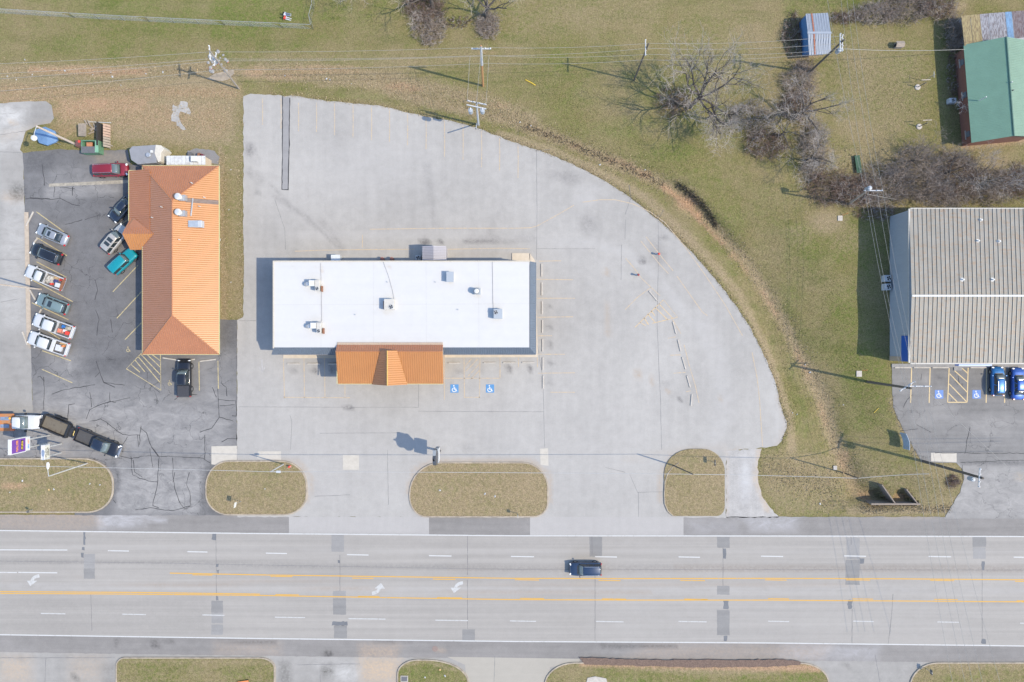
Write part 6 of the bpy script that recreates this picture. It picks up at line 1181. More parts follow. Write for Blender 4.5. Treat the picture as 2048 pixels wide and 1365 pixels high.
for k,(a,b) in enumerate((((67,424),(53,452)),((76,476),(67,488)),((60,581),(71,600)),((83,619),(77,630)),((45,664),(55,690)))): stop(f'{ordn[k]} tan wheel stop from the north along the concrete yard edge',a,b,'wheel stops at the slanted row')
for k,(a,b) in enumerate((((326,716),(358,721)),((358,722),(390,719)),((400,723),(432,719)))): stop(f'{ordn[k]} long pale wheel stop from the west below the orange eave',a,b,'wheel stops below the orange eave')
for k,(x0_,x1_) in enumerate(((1789,1822),(1827,1860),(1864,1897),(1940,1972),(2012,2046))): stop(f'{ordn[k]} wheel stop from the west before the grey shop',(x0_,735.5),(x1_,735.5),'wheel stops before the grey shop')
# ---- drive-through posts with red caps and weeds
for k,(a,b) in enumerate(((1318,508),(1277,550))):
    q = P(a,b,1.0); t = thing('bollard', ('red-topped post on the double lane line of the pale lot','dull red-topped post on the single lane line of the pale lot')[k], 'bollard', (q.x,q.y,LIFT))
    MB().tube((q.x,q.y,LIFT),(q.x,q.y,1.0),.11,n=10).build('post', WHITEP, t); MB().lathe((q.x,q.y,.85),[(.15,0),(.19,.1),(.17,.2),(.08,.27)],12).build('cap', (RED,pm('dull_red_cap', (.25,.05,.05), rough=.6))[k], t, smooth=True); MB().box((q.x-.25,q.y+.08,.55),(.35,.15,.25)).build('reader', LGREY, t)
# ---- bins, canopy and planks behind the restaurant
q = P(178,295,1.2); t = thing('dumpster', 'green dumpster with dark lid and rusty contents beside the plank pen', 'dumpster', (q.x,q.y,0))
GR = pm('green_bin_steel', (.10,.21,.13), rough=.6, var=.2, scale=3); 
x0_,x1_ = P(162,0,1.3).x, P(197,0,1.3).x; y0_,y1_ = P(0,306,1.3).y, P(0,281,1.3).y; xm_ = (x0_+x1_)/2
for (c_,d_) in (((x0_+.05,(y0_+y1_)/2,.65),(.1,y1_-y0_,1.3)),((x1_-.05,(y0_+y1_)/2,.65),(.1,y1_-y0_,1.3)),((xm_,y0_+.05,.6),(x1_-x0_-.2,.1,1.2)),((xm_,y1_-.05,.7),(x1_-x0_-.2,.1,1.4))): MB().box(c_,d_).build('side', GR, t)
MB().box((xm_-.15,y0_+.45,1.28),(x1_-x0_-.4,.95,.08)).build('lid', DGREY, t); MB().box((x1_-.25,(y0_+y1_)/2,1.32),(.5,y1_-y0_-.1,.06)).build('end_flap', pm('pale_green_steel', (.16,.32,.21), rough=.6), t); MB().box((xm_-.2,y1_-.6,1.0),(.8,.7,.25)).build('load', pm('rust_orange_scrap', (.36,.16,.08), rough=.9, var=.3), t)
q = P(158,287,1.0); t = thing('grease_bin', 'rusty dark red bin at the foot of the bleached light pole', 'bin', (q.x,q.y,0))
MB().box((q.x,q.y,.5),(1.1,1.0,1.0),0,.08,.08).build('bin', RUST, t, bevel=.03); MB().box((q.x,q.y,1.02),(1.0,.9,.05)).build('lid', pm('brown_lid', (.11,.05,.045), rough=.8), t); MB().lathe((q.x+.05,q.y+.25,1.04),[(.2,0),(.2,.04),(.05,.06)],12).build('hatch', RED, t)
# blue canopy: eight-sided with a low peak
cq = P(92,272,1.7); t = thing('canopy', 'blue eight-sided fabric canopy under the leaning light pole', 'canopy', (cq.x,cq.y,0))
ring = [P(a,b,1.3) for a,b in ((70,260),(90,254),(109,262),(115,280),(110,285),(94,291),(78,286),(68,266))]
pk = P(93,271,1.9); cm = pm('blue_canvas', (.105,.19,.32), rough=.7, var=.10, scale=1.5, bump=.2)
for k in range(8):
    a, b = ring[k], ring[(k+1)%8]; o = MB().add([a,b,pk,a-Vector((0,0,.25)),b-Vector((0,0,.25))],[(0,1,2),(3,4,1,0)]).build('canvas_panel', cm, t)
for k in (0,2,4,6): c = ring[k]*.94+Vector((pk.x,pk.y,1.3))*.06; MB().tube((c.x,c.y,0),(c.x,c.y,1.3),.04).build('post', GALV, t)
PLK = pm('grey_planks', (.27,.225,.18), rough=.95, var=.25, scale=2, stretch=(1,5,1)); PLK2 = pm('pink_grey_planks', (.36,.25,.19), rough=.95, var=.2, scale=2)
t = thing('plank_pen', 'broken plank pen with leaning board walls beside the green dumpster', 'enclosure', (*P(188,265,0)[:2],0))
for k in range(7):
    x_ = 156.5+k*2.3; MB().add([P(x_,247,1.6),P(x_+2,247.5,1.6),P(x_+2.2,273+k*.2,1.1),P(x_+.2,272,1.1),P(x_,247,1.52),P(x_+2,247.5,1.52),P(x_+2.2,273+k*.2,1.02),P(x_+.2,272,1.02)],[(0,1,2,3),(7,6,5,4),(0,4,5,1),(1,5,6,2),(2,6,7,3),(3,7,4,0)]).build('plank', PLK, t)
for k in range(9):
    y_ = 247+k*5.2; MB().add([P(206,y_,1.7),P(221,y_+4,.35+.3),P(221,y_+8,.6),P(206,y_+4.6,1.7),P(206,y_,1.63),P(221,y_+4,.57),P(221,y_+8,.53),P(206,y_+4.6,1.63)],[(0,1,2,3),(7,6,5,4),(0,4,5,1),(1,5,6,2),(2,6,7,3),(3,7,4,0)]).build('plank', PLK2 if k < 5 else PLK, t)
for (a,b,z_) in (((168,240),(176,250),.5),((174,240),(182,253),.6),((178,250),(192,262),.4),((186,247),(194,262),.5),((178,258),(192,259),.7),((176,268),(190,264),.3),((208,288),(222,298),.3),((212,286),(226,293),.35),((180,262),(196,252),.6)):
    A, B = P(*a,z_), P(*b,z_*.4); MB().box(((A+B)/2)[:],((B-A).length,.16,.06),math.atan2(B.y-A.y,B.x-A.x)).build('plank', PLK, t)
MB().box((P(200,270,.8).x,P(200,270,.8).y,.8),(.12,3.4,1.6)).build('gap_board', pm('gap_shade', (.03,.028,.026), rough=.95), t); MB().tube(P(150+28,244,.05),P(222,246,.4),.05).build('rail', WHITEP, t)  # near-black board paints the shade of the deep gap by the leaning planks
for k,(a,b,m_) in enumerate(((400,311,RUST),(405,313,pm('maroon_plastic', (.12,.02,.035), rough=.6)),(381,309,DGREY))):
    q = P(a,b,.5); t = thing('drum', ('rusty orange tub','small maroon tub','dark blue-grey barrel')[k]+' behind the chalky store roof', 'barrel', (q.x,q.y,0)); MB().lathe((q.x,q.y,0),[(.28,0),(.31,.1),(.3,.7),(.28,.75),(.2,.74)],14).build('barrel', m_, t); MB().lathe((q.x,q.y,.75),[(.3,0),(.29,.04)],14).build('lid', m_, t)
sheet('gravel_patch', [(375,302),(400,297),(430,303),(440,315),(436,328),(410,325),(400,315),(372,312)], -.005, paved('dark_gravel', (.17,.165,.165), a=(.2,.3,.4,.1)), .4, jit=1.5)
sheet('limestone_patch', [(346,208),(355,213),(362,205),(374,204),(383,232),(372,228),(362,225),(358,236),(372,260),(366,262),(354,252),(353,244),(344,244),(341,235),(346,222)], .0, paved('white_gravel', (.30,.29,.275), a=(.1,.3,.4,.1)), .3, jit=2)
# ---- rubble heap and slab under the dead-end pole
slabt = MB().prism([P(a,b)[:2] for a,b in ((414,158),(430,148),(450,144),(468,140),(469,147),(456,160),(444,163),(420,160))],-.05,.09).build('concrete_slab', pm('broken_tan_slab', (.27,.225,.17), rough=.95, var=.25, scale=2)); tag(slabt,'broken tan concrete slab beneath the dead-end pole','slab')
for k in range(34):
    a, b = 416+rnd.random()*40, 103+rnd.random()*42; s_ = rnd.uniform(.1,.34); q = P(a,b); o = MB(); 
    ring_ = [[(s_*f*math.cos(u*1.047+k)*rnd.uniform(.7,1.2), s_*f*math.sin(u*1.047+k)*rnd.uniform(.7,1.2), z_*s_) for u in range(6)] for f,z_ in ((.8,0),(1,.3),(.6,.6))]
    ob = o.loft(ring_).build('rubble', pm('white_rubble', (.25,.245,.24), rough=.9, var=.15) if k%4 else pm('brick_rubble', (.33,.14,.10), rough=.9)); ob.location = (q.x,q.y,-.03); tag(ob, 'chunk in the white and brick-red rubble heap below the dead-end pole', 'rubble', 'rubble heap below the dead-end pole')
# ---- chain-link fence at the top left, posts and rails with a wire mesh
def fence(label, pts, hgt, step):
    A = P(*pts[0]); t = thing('chain_link_fence', label, 'fence', (A.x,A.y,0)); ms = MB()
    for a, b in zip(pts[:-1], pts[1:]):
        a, b = P(*a), P(*b); L = (b-a).length; n = max(1,int(L/step)); d = (b-a)/L
        for k in range(n+1):
            c = a+d*L*k/n; MB().tube((c.x,c.y,-.05),(c.x,c.y,hgt+.06),.035,n=6).build('post', GALV, t)
        MB().tube((a.x,a.y,hgt),(b.x,b.y,hgt),.028,n=6).build('top_rail', GALV, t)
        k = 0.0
        while k < L-.05:
            for s in (1,-1):
                e = min(L, max(0,k+s*hgt)); f = abs(e-k)/hgt
                p0_ = a+d*k; p1_ = a+d*e; ms.tube((p0_.x,p0_.y,.03),(p1_.x,p1_.y,.03+hgt*f),.008,n=3,cap=False)
            k += .42
    tag(ms.build('wire_mesh', GALV, t, fix=False), kind='stuff')
fence('long chain-link fence round the green field at the top left', [(-120,22),(0,27),(150,36),(300,44),(450,51),(565,56),(627,59)], 1.5, 3.0)
fence('short chain-link fence run at the corner of the green field', [(627,59),(623,40),(629,18),(630,-30)], 1.5, 1.6)
# ---- two people sitting on the field
def sitter(label, px, py, deg, top, legs, hair, skin=(.55,.36,.26)):
    p_ = P(px,py); t = thing('person', label, 'person', (p_.x,p_.y,-.01), R(deg))
    sk = pm('skin', skin, rough=.6, var=.05)
    me_ = bpy.data.meshes.new('body')
    V = [(0,0,.13),(0,0,.34),(-.03,0,.56),(-.02,0,.66),(0,0,.82), (.02,.10,.12),(.42,.15,.16),(.82,.13,.08),(.88,.13,.16),(.02,-.10,.12),(.42,-.15,.24),(.78,-.12,.08),(.85,-.12,.16),(-.03,.19,.54),(.1,.27,.33),(.3,.2,.24),(-.03,-.19,.54),(-.12,-.28,.32),(-.2,-.26,.06)]
    E = [(0,1),(1,2),(2,3),(3,4),(0,5),(5,6),(6,7),(7,8),(0,9),(9,10),(10,11),(11,12),(2,13),(13,14),(14,15),(2,16),(16,17),(17,18)]
    Rr = [.15,.14,.13,.05,.09,.09,.065,.045,.04,.09,.065,.045,.04,.06,.045,.035,.06,.045,.035]
    me_.from_pydata(V,E,[]); o = bpy.data.objects.new('body', me_); C.objects.link(o); o.parent = t
    sm = o.modifiers.new('skin','SKIN')
    for i,v in enumerate(me_.skin_vertices[0].data): v.radius = (Rr[i],Rr[i]); v.use_root = (i == 0)
    ss = o.modifiers.new('sub','SUBSURF'); ss.levels = ss.render_levels = 1
    m_, nt, b_ = newmat('clothes_'+label[:12].replace(' ','_')); q_ = NT(nt); co_ = q_.n('ShaderNodeTexCoord').outputs['Object']; sp = q_.n('ShaderNodeSeparateXYZ'); q_.L(co_, sp.inputs[0])
    fleg = q_.rng(sp.outputs[0], .12,.16,0,1); fz = q_.rng(sp.outputs[2], .2,.24,1,0); lg = q_.math('MAXIMUM', fleg, q_.math('MULTIPLY', fz, .9))
    col = q_.mix(lg, top, legs); col = q_.mix(q_.rng(sp.outputs[2],.64,.67,0,1), col, skin); q_.L(col, b_.inputs['Base Color']); b_.inputs['Roughness'].default_value = .85; me_.materials.append(m_)
    MB().loft([[(.0+r_*math.cos(a*math.pi/6)*1.1, r_*math.sin(a*math.pi/6), z_) for a in range(12)] for r_,z_ in ((.07,.70),(.1,.78),(.12,.86),(.115,.93),(.07,.98),(.02,1.0))]).build('hair', pm('hair_'+hair, dict(dark=(.02,.015,.012), brown=(.08,.04,.025))[hair], rough=.7), t, local=True, smooth=True)
    MB().box((.8,.13,.09),(.2,.09,.1)).build('shoe', WHITEP, t, local=True, bevel=.02); MB().box((.78,-.12,.09),(.2,.09,.1)).build('shoe', WHITEP, t, local=True, bevel=.02)
sitter('person in pale blue top and jeans sitting on the grass inside the fence',571,31,0,(.45,.50,.62),(.10,.16,.30),'dark')
sitter('person in red top and pale trousers sitting on the grass inside the fence',571,38,-10,(.60,.04,.03),(.50,.52,.58),'brown')
# ---- culvert walls
CW = pm('culvert_concrete', (.20,.165,.135), rough=.95, var=.2, scale=3)
t = thing('culvert', 'concrete culvert headwall with wing walls in the ditch by the road', 'culvert', (*P(1790,1000,0)[:2],-1.6))
def wallseg(a,b,z0,z1,th,nm):
    A,B = P(*a),P(*b); c = (A+B)/2; MB().box((c.x,c.y,(z0+z1)/2),((B-A).length,th,z1-z0),math.atan2(B.y-A.y,B.x-A.x)).build(nm, CW, t)
wallseg((1742,1008.5),(1840,1008.5),-3,.12,.25,'headwall'); wallseg((1764,970),(1790,1007),-3,.08,.16,'wing_wall'); wallseg((1813,979),(1835,1007),-3,.06,.16,'wing_wall')
# ---- yard odds and ends
def slab_marker(label, a, b, sz, orange=None):
    q = P(a,b,gz(a,b)); t = thing('ground_box', label, 'utility box', (q.x,q.y,q.z)); MB().box((q.x,q.y,q.z+.02),(sz,sz*1.1,.14)).build('lid', STOP, t, bevel=.02)
    if orange: MB().tube((q.x+.35,q.y+.45,q.z-.05),(q.x+.75,q.y+.6,q.z+.9),.035).build('marker', ORG, t)
slab_marker('pale ground box with an orange marker north of the long shop shadow',1680,437,.7,True); slab_marker('pale ground box with an orange marker near the tall brown pole',1718,748,.8,True); slab_marker('pale ground box in the grass near the gravel drive',1670,936,.55)
for k,(a,b,lab) in enumerate(((1835,175,'northern'),(1838,254,'southern'))):
    q = P(a,b); t = thing('clothes_post', f'{lab} of two tee-armed clothesline posts with round concrete footing', 'post', (q.x,q.y,0)); MB().lathe((q.x,q.y,-.02),[(.42,0),(.42,.1),(.36,.14)],16).build('footing', STOP, t); MB().tube((q.x,q.y,0),(q.x+.1,q.y,1.9),.06,n=8).build('post', DGREY, t); MB().tube((q.x-.55,q.y+.35,1.9),(q.x+.75,q.y+.4,1.9),.05,n=6).build('tee_arm', PALEW, t)
q = P(1800,89,.7); t = thing('dog_house', 'small weathered wooden dog house in the yard west of the green-roofed house', 'dog house', (q.x,q.y,0))
MB().box((q.x,q.y,.4),(1.0,.75,.8)).build('wall', PLK, t); MB().add([(q.x-.6,q.y-.45,.75),(q.x+.6,q.y-.45,.75),(q.x+.6,q.y,1.05),(q.x-.6,q.y,1.05),(q.x-.6,q.y+.45,.75),(q.x+.6,q.y+.45,.75)],[(0,1,2,3),(3,2,5,4)]).build('roof', PLK, t); MB().box((q.x-.51,q.y,.35),(.03,.35,.5)).build('opening', BLK, t)
q = P(1868,150,2.4); t = thing('antenna', 'thin white antenna mast in the yard beside the green-roofed house', 'antenna', (q.x,q.y,0)); MB().tube((q.x,q.y,0),(q.x,q.y,2.6),.035).build('mast', GALV, t)
MB().tube((q.x-.05,q.y-.45,2.5),(q.x-.05,q.y+.45,2.5),.03).build('boom', WHITEP, t)
for k,(a,b,c_,d_,lab) in enumerate(((1051,160,1071,171,'short yellow plastic pipe lying in the grass north of the lot'),(1748,826,1757,817,'thin yellow strip lying in the grass west of the shop lot'))):
    A,B = P(a,b,gz(a,b)+.06),P(c_,d_,gz(c_,d_)+.06); tag(MB().path([A,(A+B)/2+Vector((0,.03,.02)),B],.07 if k == 0 else .04,6).build('plastic_pipe', pm('yellow_pipe', (.62,.42,.04), rough=.5)), lab, 'pipe')
q = P(1714,330); t = thing('green_bench', 'narrow dark green box bench in the grass north of the thicket', 'bench', (q.x,q.y,0)); MB().box((q.x,q.y,.35),(.75,2.6,.12),R(8)).build('seat', pm('dark_green_paint', (.015,.06,.03), rough=.7), t)
for s in (-1,1): MB().box((q.x-s*.15,q.y+s*1.0,.15),(.6,.12,.3),R(8)).build('leg', MC['dark_green_paint'], t)
def hydrant(label,a,b):
    q = P(a,b,LIFT+.1); t = thing('fire_hydrant', label, 'hydrant', (q.x,q.y,q.z)); MB().lathe((q.x,q.y,q.z-.03),[(.17,0),(.17,.06),(.12,.08),(.12,.5),(.16,.52),(.16,.56),(.1,.66),(.03,.72)],12).build('barrel', RED, t); MB().tube((q.x-.22,q.y,q.z+.38),(q.x+.22,q.y,q.z+.38),.06,n=8).build('outlet', WHITEP, t)
hydrant('red and white hydrant at the rounded end of the verge left of the central driveway',580,933); 
MB().lathe((*P(870,1298)[:2],LIFT),[(.42,0),(.42,.012)],20).build('manhole_cover', pm('iron_cover', (.20,.15,.13), rough=.8), ssh); q = P(809,1357)
gr_ = thing('drain_grate', 'dark drain grate in the small rounded verge across the road', 'drain', (q.x,q.y,LIFT+.1)); MB().box((q.x,q.y,LIFT+.11),(1.1,.9,.12)).build('frame', STOP, gr_)
MB().box((q.x,q.y,LIFT+.172),(.9,.7,.02)).build('grate', DGREY, gr_)
q = P(486,1364,.3); t = thing('fallen_barrier', 'orange barrier board on the grass at the bottom edge', 'barrier', (q.x,q.y,LIFT+.1)); MB().box((q.x,q.y,LIFT+.3),(1.6,.25,.1),R(8)).build('board', ORG, t); MB().box((q.x+.6,q.y+.1,LIFT+.2),(.3,.3,.25)).build('foot', BLK, t)
q = P(1193,1357,LIFT+.1); tag(MB().prism([P(a,b)[:2] for a,b in ((1172,1365),(1175,1355),(1190,1352),(1212,1356),(1215,1366))],LIFT+.05,LIFT+.2).build('flat_rock', STOP),'flat pale rock slab in the grass at the bottom edge','rock')
# litter along the dry bands
LIT = pm('white_litter', (.36,.36,.36), rough=.7); OLT = pm('tan_board', (.5,.33,.15), rough=.8)
spots = [(50,120),(84,138),(65,150),(33,160),(88,172),(222,145),(225,154),(292,148),(186,150),(242,171),(130,142),(15,153),(326,145),(395,140),(570,152),(660,160),(653,158),(703,168),(1040,245),(1062,252),(1200,330),(1290,340),(1410,430),(1610,730),(1620,745),(1585,826),(1594,829),(1640,1008),(20,985),(45,962),(180,968),(98,980),(108,979),(200,970),(530,978),(880,981),(970,988),(990,993),(1820,990),(1687,810),(880,1340),(850,1355),(890,1352),(462,340),(458,420),(462,565),(440,480)]
for k,(a,b) in enumerate(spots):
    z_ = (LIFT+.12 if 915 < b < 1035 and a < 1100 else LIFT+.13 if b > 1330 else gz(a,b)); q = P(a,b,z_); s_ = rnd.uniform(.08,.17)
    ob = MB().add([(-s_,-s_*.6,0),(s_*.9,-s_*.7,.02),(s_,s_*.5,.06),(-s_*.8,s_*.7,.03),(0,0,.09)],[(0,1,4),(1,2,4),(2,3,4),(3,0,4)]).build('litter', OLT if k%9 == 4 else LIT); ob.location = (q.x,q.y,z_+.02); ob.rotation_euler.z = rnd.uniform(0,6)
    tag(ob,'scrap of pale litter lying on the ground','litter','scraps of pale litter')
# ================================================= TREES, THICKETS, TUFTS
BARK = pm('dark_bark', (.075,.063,.055), rough=.95, var=.3, scale=5); TWIG = pm('grey_twigs', (.31,.275,.245), rough=.9, var=.2, scale=3); TWIGB = pm('brown_twigs', (.215,.175,.145), rough=.95, var=.25, scale=3); TWIGR = pm('russet_twigs', (.135,.09,.07), rough=.95, var=.3, scale=3)
def branch(mb, tw, p, d, ln, r, depth, rg, up=.12, wig=.28, spread=.8, kids=4, thick=.02):
    n = 5 if depth > 1 else 3; pts = [p]; rs_ = [r]; q = Vector(p); dd = Vector(d).normalized()
    for k in range(n):
        dd = (dd+Vector((rg.gauss(0,wig),rg.gauss(0,wig),rg.gauss(0,wig)*.7+up*.5))).normalized(); q = q+dd*ln/n; pts.append(q.copy()); rs_.append(max(r*(1-.6*(k+1)/n), .008))
    (mb if r > thick else tw).path(pts, rs_, 5 if r > .06 else 3)
    if depth <= 0: return
    for k in range(kids):
        u = rg.uniform(.3,1.0); i = min(n-1,int(u*n)); base = pts[i].lerp(pts[i+1], u*n-i)
        ax = (pts[i+1]-pts[i]).normalized(); side = ax.cross(Vector((rg.gauss(0,1),rg.gauss(0,1),rg.gauss(0,1)))).normalized()
        nd = (ax*(1-spread*.5)+side*spread*rg.uniform(.5,1)+Vector((0,0,up))).normalized()
        branch(mb, tw, base, nd, ln*rg.uniform(.45,.7), max(rs_[i]*.6,.008), depth-1, rg, up, wig, spread, kids, thick)
def bare_tree(label, px, py, hgt, seed, lean=(0,0), limbs=6, limbL=5.0, depth=3, kids=4, bark=BARK, twig=TWIG, r=.24, crotch=.35):
    rg = random.Random(seed); z0 = gz(px,py); b = P(px,py,z0); t = thing('bare_tree', label, 'tree', (b.x,b.y,z0)); mb, tw = MB(), MB()
    top = b+Vector((lean[0]*crotch,lean[1]*crotch,hgt*crotch))
    mb.path([b-Vector((0,0,.1)),b+(top-b)*.4+Vector((rg.gauss(0,.12),rg.gauss(0,.12),0)),top],[r*1.25,r,r*.85],8)
    for k in range(limbs):
        a = 2*math.pi*(k+rg.uniform(-.3,.3))/limbs; el = rg.uniform(.35,1.0)
        branch(mb, tw, top-Vector((0,0,rg.uniform(0,hgt*.08))), (math.cos(a)+lean[0]*.12,math.sin(a)+lean[1]*.12,el), limbL*rg.uniform(.75,1.15), r*.55, depth, rg, .10, .20, .85, kids, .025)
    mb.build('trunk', bark, t, fix=False); tw.build('crown', twig, t, fix=False)
def thicket(label, px, py, rx, ry, hgt, n, seed, mat=TWIGB, name='thicket', arch=.5, mat2=None, wcat='thicket'):
    rg = random.Random(seed); z0 = gz(px,py); c = P(px,py,z0); t = thing(name, label, wcat, (c.x,c.y,z0)); A, B = MB(), MB()
    for k in range(n):
        a = rg.uniform(0,2*math.pi); q = math.sqrt(rg.random()); x, y = c.x+q*rx*math.cos(a), c.y+q*ry*math.sin(a); lx = rg.uniform(0,2*math.pi); h_ = hgt*rg.uniform(.45,1.05)*(1-.45*q)
        ar = arch*rg.uniform(.4,1.4)*hgt; zb = z0-.1; pts = [Vector((x,y,zb)),Vector((x+math.cos(lx)*ar*.15,y+math.sin(lx)*ar*.15,zb+h_*.55)),Vector((x+math.cos(lx)*ar*.55,y+math.sin(lx)*ar*.55,zb+h_*.95)),Vector((x+math.cos(lx)*ar,y+math.sin(lx)*ar,zb+h_*rg.uniform(.7,1.1)))]
        m_ = A if rg.random() < .75 else B; m_.path(pts,[.028,.022,.016,.009],3)
        for j in range(4):
            u = rg.choice((1,2)); b0 = pts[u].lerp(pts[u+1],rg.random()); d_ = Vector((rg.gauss(0,1),rg.gauss(0,1),rg.uniform(-.2,.8))).normalized()*hgt*rg.uniform(.15,.4)
            m_.path([b0,b0+d_*.5+Vector((0,0,.05)),b0+d_],[.014,.011,.007],3)
    tag(A.build('stems', mat, t, fix=False),kind='stuff'); tag(B.build('twigs', mat2 or TWIG, t, fix=False),kind='stuff')
bare_tree('large bare tree with dark crooked limbs on the grass inside the curve',1380,214,12.5,5,(1.2,.2),8,6.2,3,6,r=.30)
bare_tree('bare tree with a pale twiggy crown south of the large bare tree',1415,238,7.5,9,(.8,-.6),6,3.6,3,6,twig=TWIG,r=.16)
bare_tree('bare tree rising from the fence-line brush south of the blue shed',1585,238,9.5,21,(.8,.2),6,4.6,3,5,r=.22)
bare_tree('slim bare tree leaning over the fence line west of the yard',1558,272,7.0,33,(-.5,-.6),5,3.8,3,4,r=.14)
bare_tree('slim pale bare tree at the south of the fence-line brush',1610,322,7.0,41,(.5,-.4),5,3.4,3,5,r=.13)
bare_tree('bare tree over the brush mound at the top edge',866,20,11,51,(-.3,2.0),6,5,3,4,r=.26)
bare_tree('bare tree with thick forked dark limbs at the top edge',974,38,10,61,(.6,2.4),5,5,3,4,r=.28,crotch=.25)
bare_tree('pale bare tree hanging in from the top edge',715,-20,9,71,(-.4,.3),6,4.2,3,5,r=.18)
bare_tree('scraggly bare tree in the thicket north of the grey shop',1880,352,6.5,81,(.3,.3),6,3.4,3,5,twig=TWIGB,r=.13)
bare_tree('bare tree with bent limbs at the east end of the thicket',1935,360,6.0,91,(.2,-.3),6,3.6,3,5,twig=TWIG,r=.12)
bare_tree('small white-barked bare tree against the brick wall',1915,218,3.6,95,(.3,.1),5,1.5,2,5,bark=PALEW,twig=pm('pale_twigs', (.5,.46,.43), rough=.9),r=.06)
bare_tree('thin bare tree standing above the middle of the thicket',1810,330,6.0,97,(0,.3),6,3.2,3,5,twig=TWIGB,r=.10)
bare_tree('thin bare tree over the west end of the shop roof',1835,395,6.2,99,(.3,-.2),6,2.8,3,5,twig=TWIGB,r=.09)
TH = [('dark russet brush mound under the large bare tree',1345,205,2.6,2.2,1.2,220,TWIGR),('brush mound in the shade between the two northern bare trees',1500,240,3.6,2.6,2.0,330,TWIGB),('dense dark brush beside the slim bare tree',1530,290,3.2,2.2,1.9,330,TWIGR),('grey brush at the north end of the fence line',1595,165,2.2,2.6,2.2,260,TWIGB),('russet brush along the middle of the fence line',1590,215,2.4,2.2,2.0,260,TWIGR),('grey brush at the south end of the fence line',1625,300,2.0,4.2,2.4,360,TWIGB),('shaded brush at the west end of the long thicket',1655,375,3.2,2.6,2.0,320,TWIGR),('brown brush around the thicket pole',1705,385,3.6,2.2,2.2,380,TWIGR),('tall brown brush east of the thicket pole',1765,375,4.0,3.4,2.4,440,TWIGB),('pale brush in the middle of the long thicket',1830,345,3.8,4.2,2.6,460,TWIGB),('dark hollow brush north of the grey shop',1905,350,3.6,3.6,2.4,420,TWIGR),('tangled brush above the shop roof edge',1890,395,4.2,1.6,1.8,320,TWIGB),('pale brush at the east end of the long thicket',1975,375,3.2,2.8,2.2,380,TWIGB),('dark brush cut by the right edge',2035,365,2.4,2.6,2.2,260,TWIGR),('grey brush along the top edge right of the blue shed',1745,30,3.0,1.6,1.8,280,TWIGB),('long grey brush at the top edge beyond the yard',1810,18,4.2,2.2,2.0,420,TWIGB),('brush at the top edge beside the patchwork porch',1870,15,2.8,1.8,1.8,260,TWIGR),('brush patch between the blue shed and the long grey brush',1690,38,2.6,.9,1.2,180,TWIGR),('dry vines climbing the corner of the patchwork porch',1905,70,1.2,2.6,2.4,230,TWIGB),('shaded brush against the west wall of the blue shed',1585,70,1.6,3.2,1.4,220,TWIGR),('leafy brown brush mound at the top edge',858,55,2.6,2.8,1.5,420,TWIGB),('dark brush at the foot of the top-edge tree',850,15,3.0,2.2,2.0,330,TWIGR),('conical pale brush mound beside the forked tree',975,52,1.8,2.0,1.3,330,TWIGB),('dark brush in the gap between the two top-edge mounds',915,45,2.0,.9,.6,120,TWIGR),('low brush at the foot of the shed pole',1610,135,1.4,1.2,1.0,120,TWIGB),('shaded brush at the foot of the brick wall',1905,150,1.0,3.6,.8,160,TWIGR),('dark scrub around the shop corner',1745,425,3.0,1.4,.9,200,TWIGR),('burnt-looking shrub in the southeast verge',1905,963,1.1,.9,.8,150,TWIGR)]
for k,(lab,a,b,rx,ry,h_,n,m_) in enumerate(TH): thicket(lab,a,b,rx,ry,h_,n,100+k,m_,mat2=(TWIG if k%3 else TWIGB))
LEAFM = pm('fallen_leaves', (.30,.205,.14), rough=.95, var=.3, scale=8)
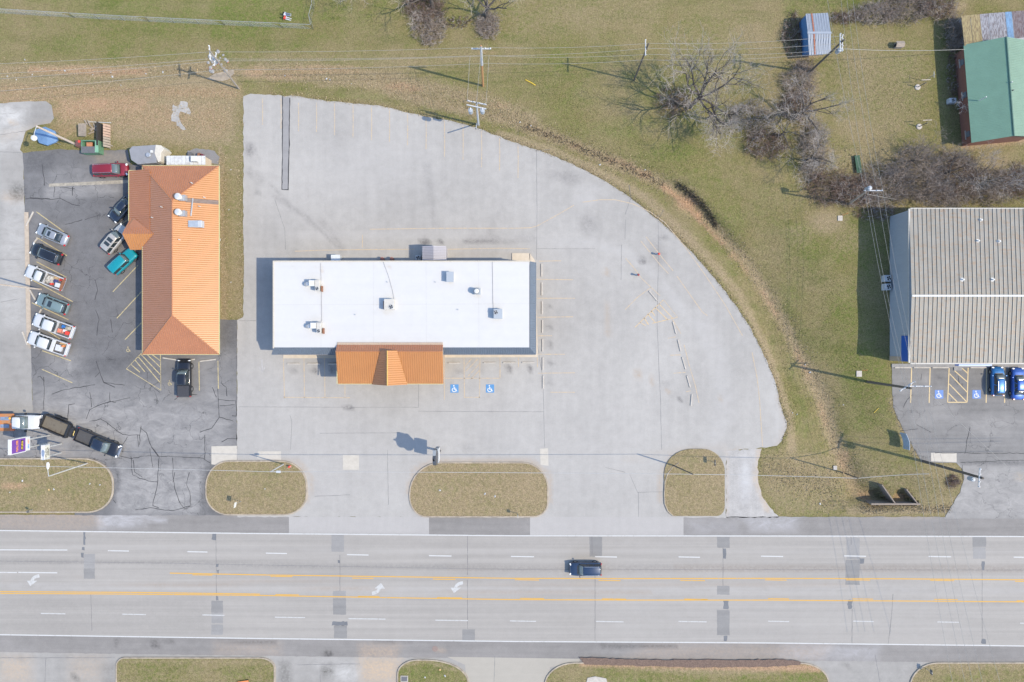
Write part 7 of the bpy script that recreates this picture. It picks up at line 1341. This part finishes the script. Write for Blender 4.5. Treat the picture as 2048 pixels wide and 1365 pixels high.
def scatter(name, label, regs, mat, size, tall, seed, kind='tuft'):
    # many small blades in one uncountable mass
    rg = np.random.RandomState(seed); vs = []; fs = []
    for (pts, wd, n) in regs:
        seg = [(math.hypot(b[0]-a[0],b[1]-a[1]),a,b) for a,b in zip(pts[:-1],pts[1:])]; tot = sum(s[0] for s in seg) or 1
        X = []; Y = []
        for L,a,b in seg:
            m_ = int(n*L/tot)+1; u = rg.rand(m_); X.append(a[0]+(b[0]-a[0])*u+rg.randn(m_)*wd); Y.append(a[1]+(b[1]-a[1])*u+rg.randn(m_)*wd)
        X = np.concatenate(X); Y = np.concatenate(Y)
        keep = np.ones(len(X), bool)
        for f in (LOT,LLOT,RLOT,GDRIVE):
            d_, _ = seg_dist(X,Y,list(f)+[f[0]]); keep &= ~(inside(X,Y,f) & (d_ > 2.5))
        X, Y = X[keep], Y[keep]; Z = ground_z(X,Y)-.03
        wx, wy = (X-1024)/S, (682.5-Y)/S; ang = rg.rand(len(X))*6.28; s_ = size*(.5+rg.rand(len(X))); h_ = tall*(.4+rg.rand(len(X))); lx = rg.randn(len(X))*tall*.5; ly = rg.randn(len(X))*tall*.5
        for i in range(len(X)):
            c, s = math.cos(ang[i])*s_[i], math.sin(ang[i])*s_[i]; b = len(vs)
            vs += [(wx[i]-c,wy[i]-s,Z[i]),(wx[i]+c,wy[i]+s,Z[i]),(wx[i]+lx[i],wy[i]+ly[i],Z[i]+h_[i])]; fs.append((b,b+1,b+2))
    me_ = bpy.data.meshes.new(name); me_.from_pydata(vs,[],fs); me_.materials.append(mat); o = bpy.data.objects.new(name, me_); C.objects.link(o); tag(o,label,'grass',kind='stuff')
ND = [p[:2] for p in DITCH]
scatter('dry_grass','dry straw-coloured weeds along the ditch and pale lot edge',[(ND,13,9000),([p for p in LOT[2:33]],4,6000),([(520,140),(640,150),(800,165),(960,205),(1060,245)],14,4500),([(0,140),(200,145),(400,140),(480,150)],9,3000),([(0,178),(470,186)],8,2000),([(120,215),(480,240)],22,3000),([(1530,930),(1690,990)],22,2500),([(1720,1018),(1925,1018)],5,1200),([(1640,330),(2040,370)],26,4000),([(1600,150),(1620,400)],16,2500),([(446,310),(450,630)],5,1600),([(480,310),(482,630)],3,700),([(1790,800),(1840,915)],8,900)],pm('straw', (.32,.26,.165), rough=.95, var=.25, scale=5),.06,.15,3)
scatter('green_grass','green grass tufts on the field and ditch banks',[([(0,60),(640,70)],35,7000),([(640,30),(1000,90)],35,4000),([(1060,160),(1400,330)],35,6000),([(1480,420),(1700,600)],45,6000),([(1640,640),(1760,860)],28,5000),([(1560,640),(1590,860)],9,2000),([(1700,930),(1900,975)],16,2500),([(1660,100),(1860,260)],45,5000),([(1570,-10),(1760,0)],16,2500)],pm('green_blades', (.13,.155,.045), rough=.95, var=.25, scale=5),.05,.07,4)
scatter('fallen_leaves','brown fallen leaves under the brush and along the ditch',[(ND[3:12],9,3500),([(860,60),(862,70)],16,900),([(975,55),(978,60)],12,500),([(1345,205),(1350,210)],14,700),([(1600,180),(1620,390)],14,2000),([(1650,370),(2030,380)],18,3000),([(1490,240),(1560,300)],18,1200)],LEAFM,.09,.05,5)
scatter('bank_shadow_weeds','dark weeds standing in for the shadow of the cut ditch bank',[(ND[3:8],4,700),([(1355,366),(1385,388),(1415,415),(1438,452)],3.0,900)],pm('bank_shadow_tone', (.085,.07,.05), rough=.95),.06,.28,6)  # dark blades added to paint the shadow of the cut bank
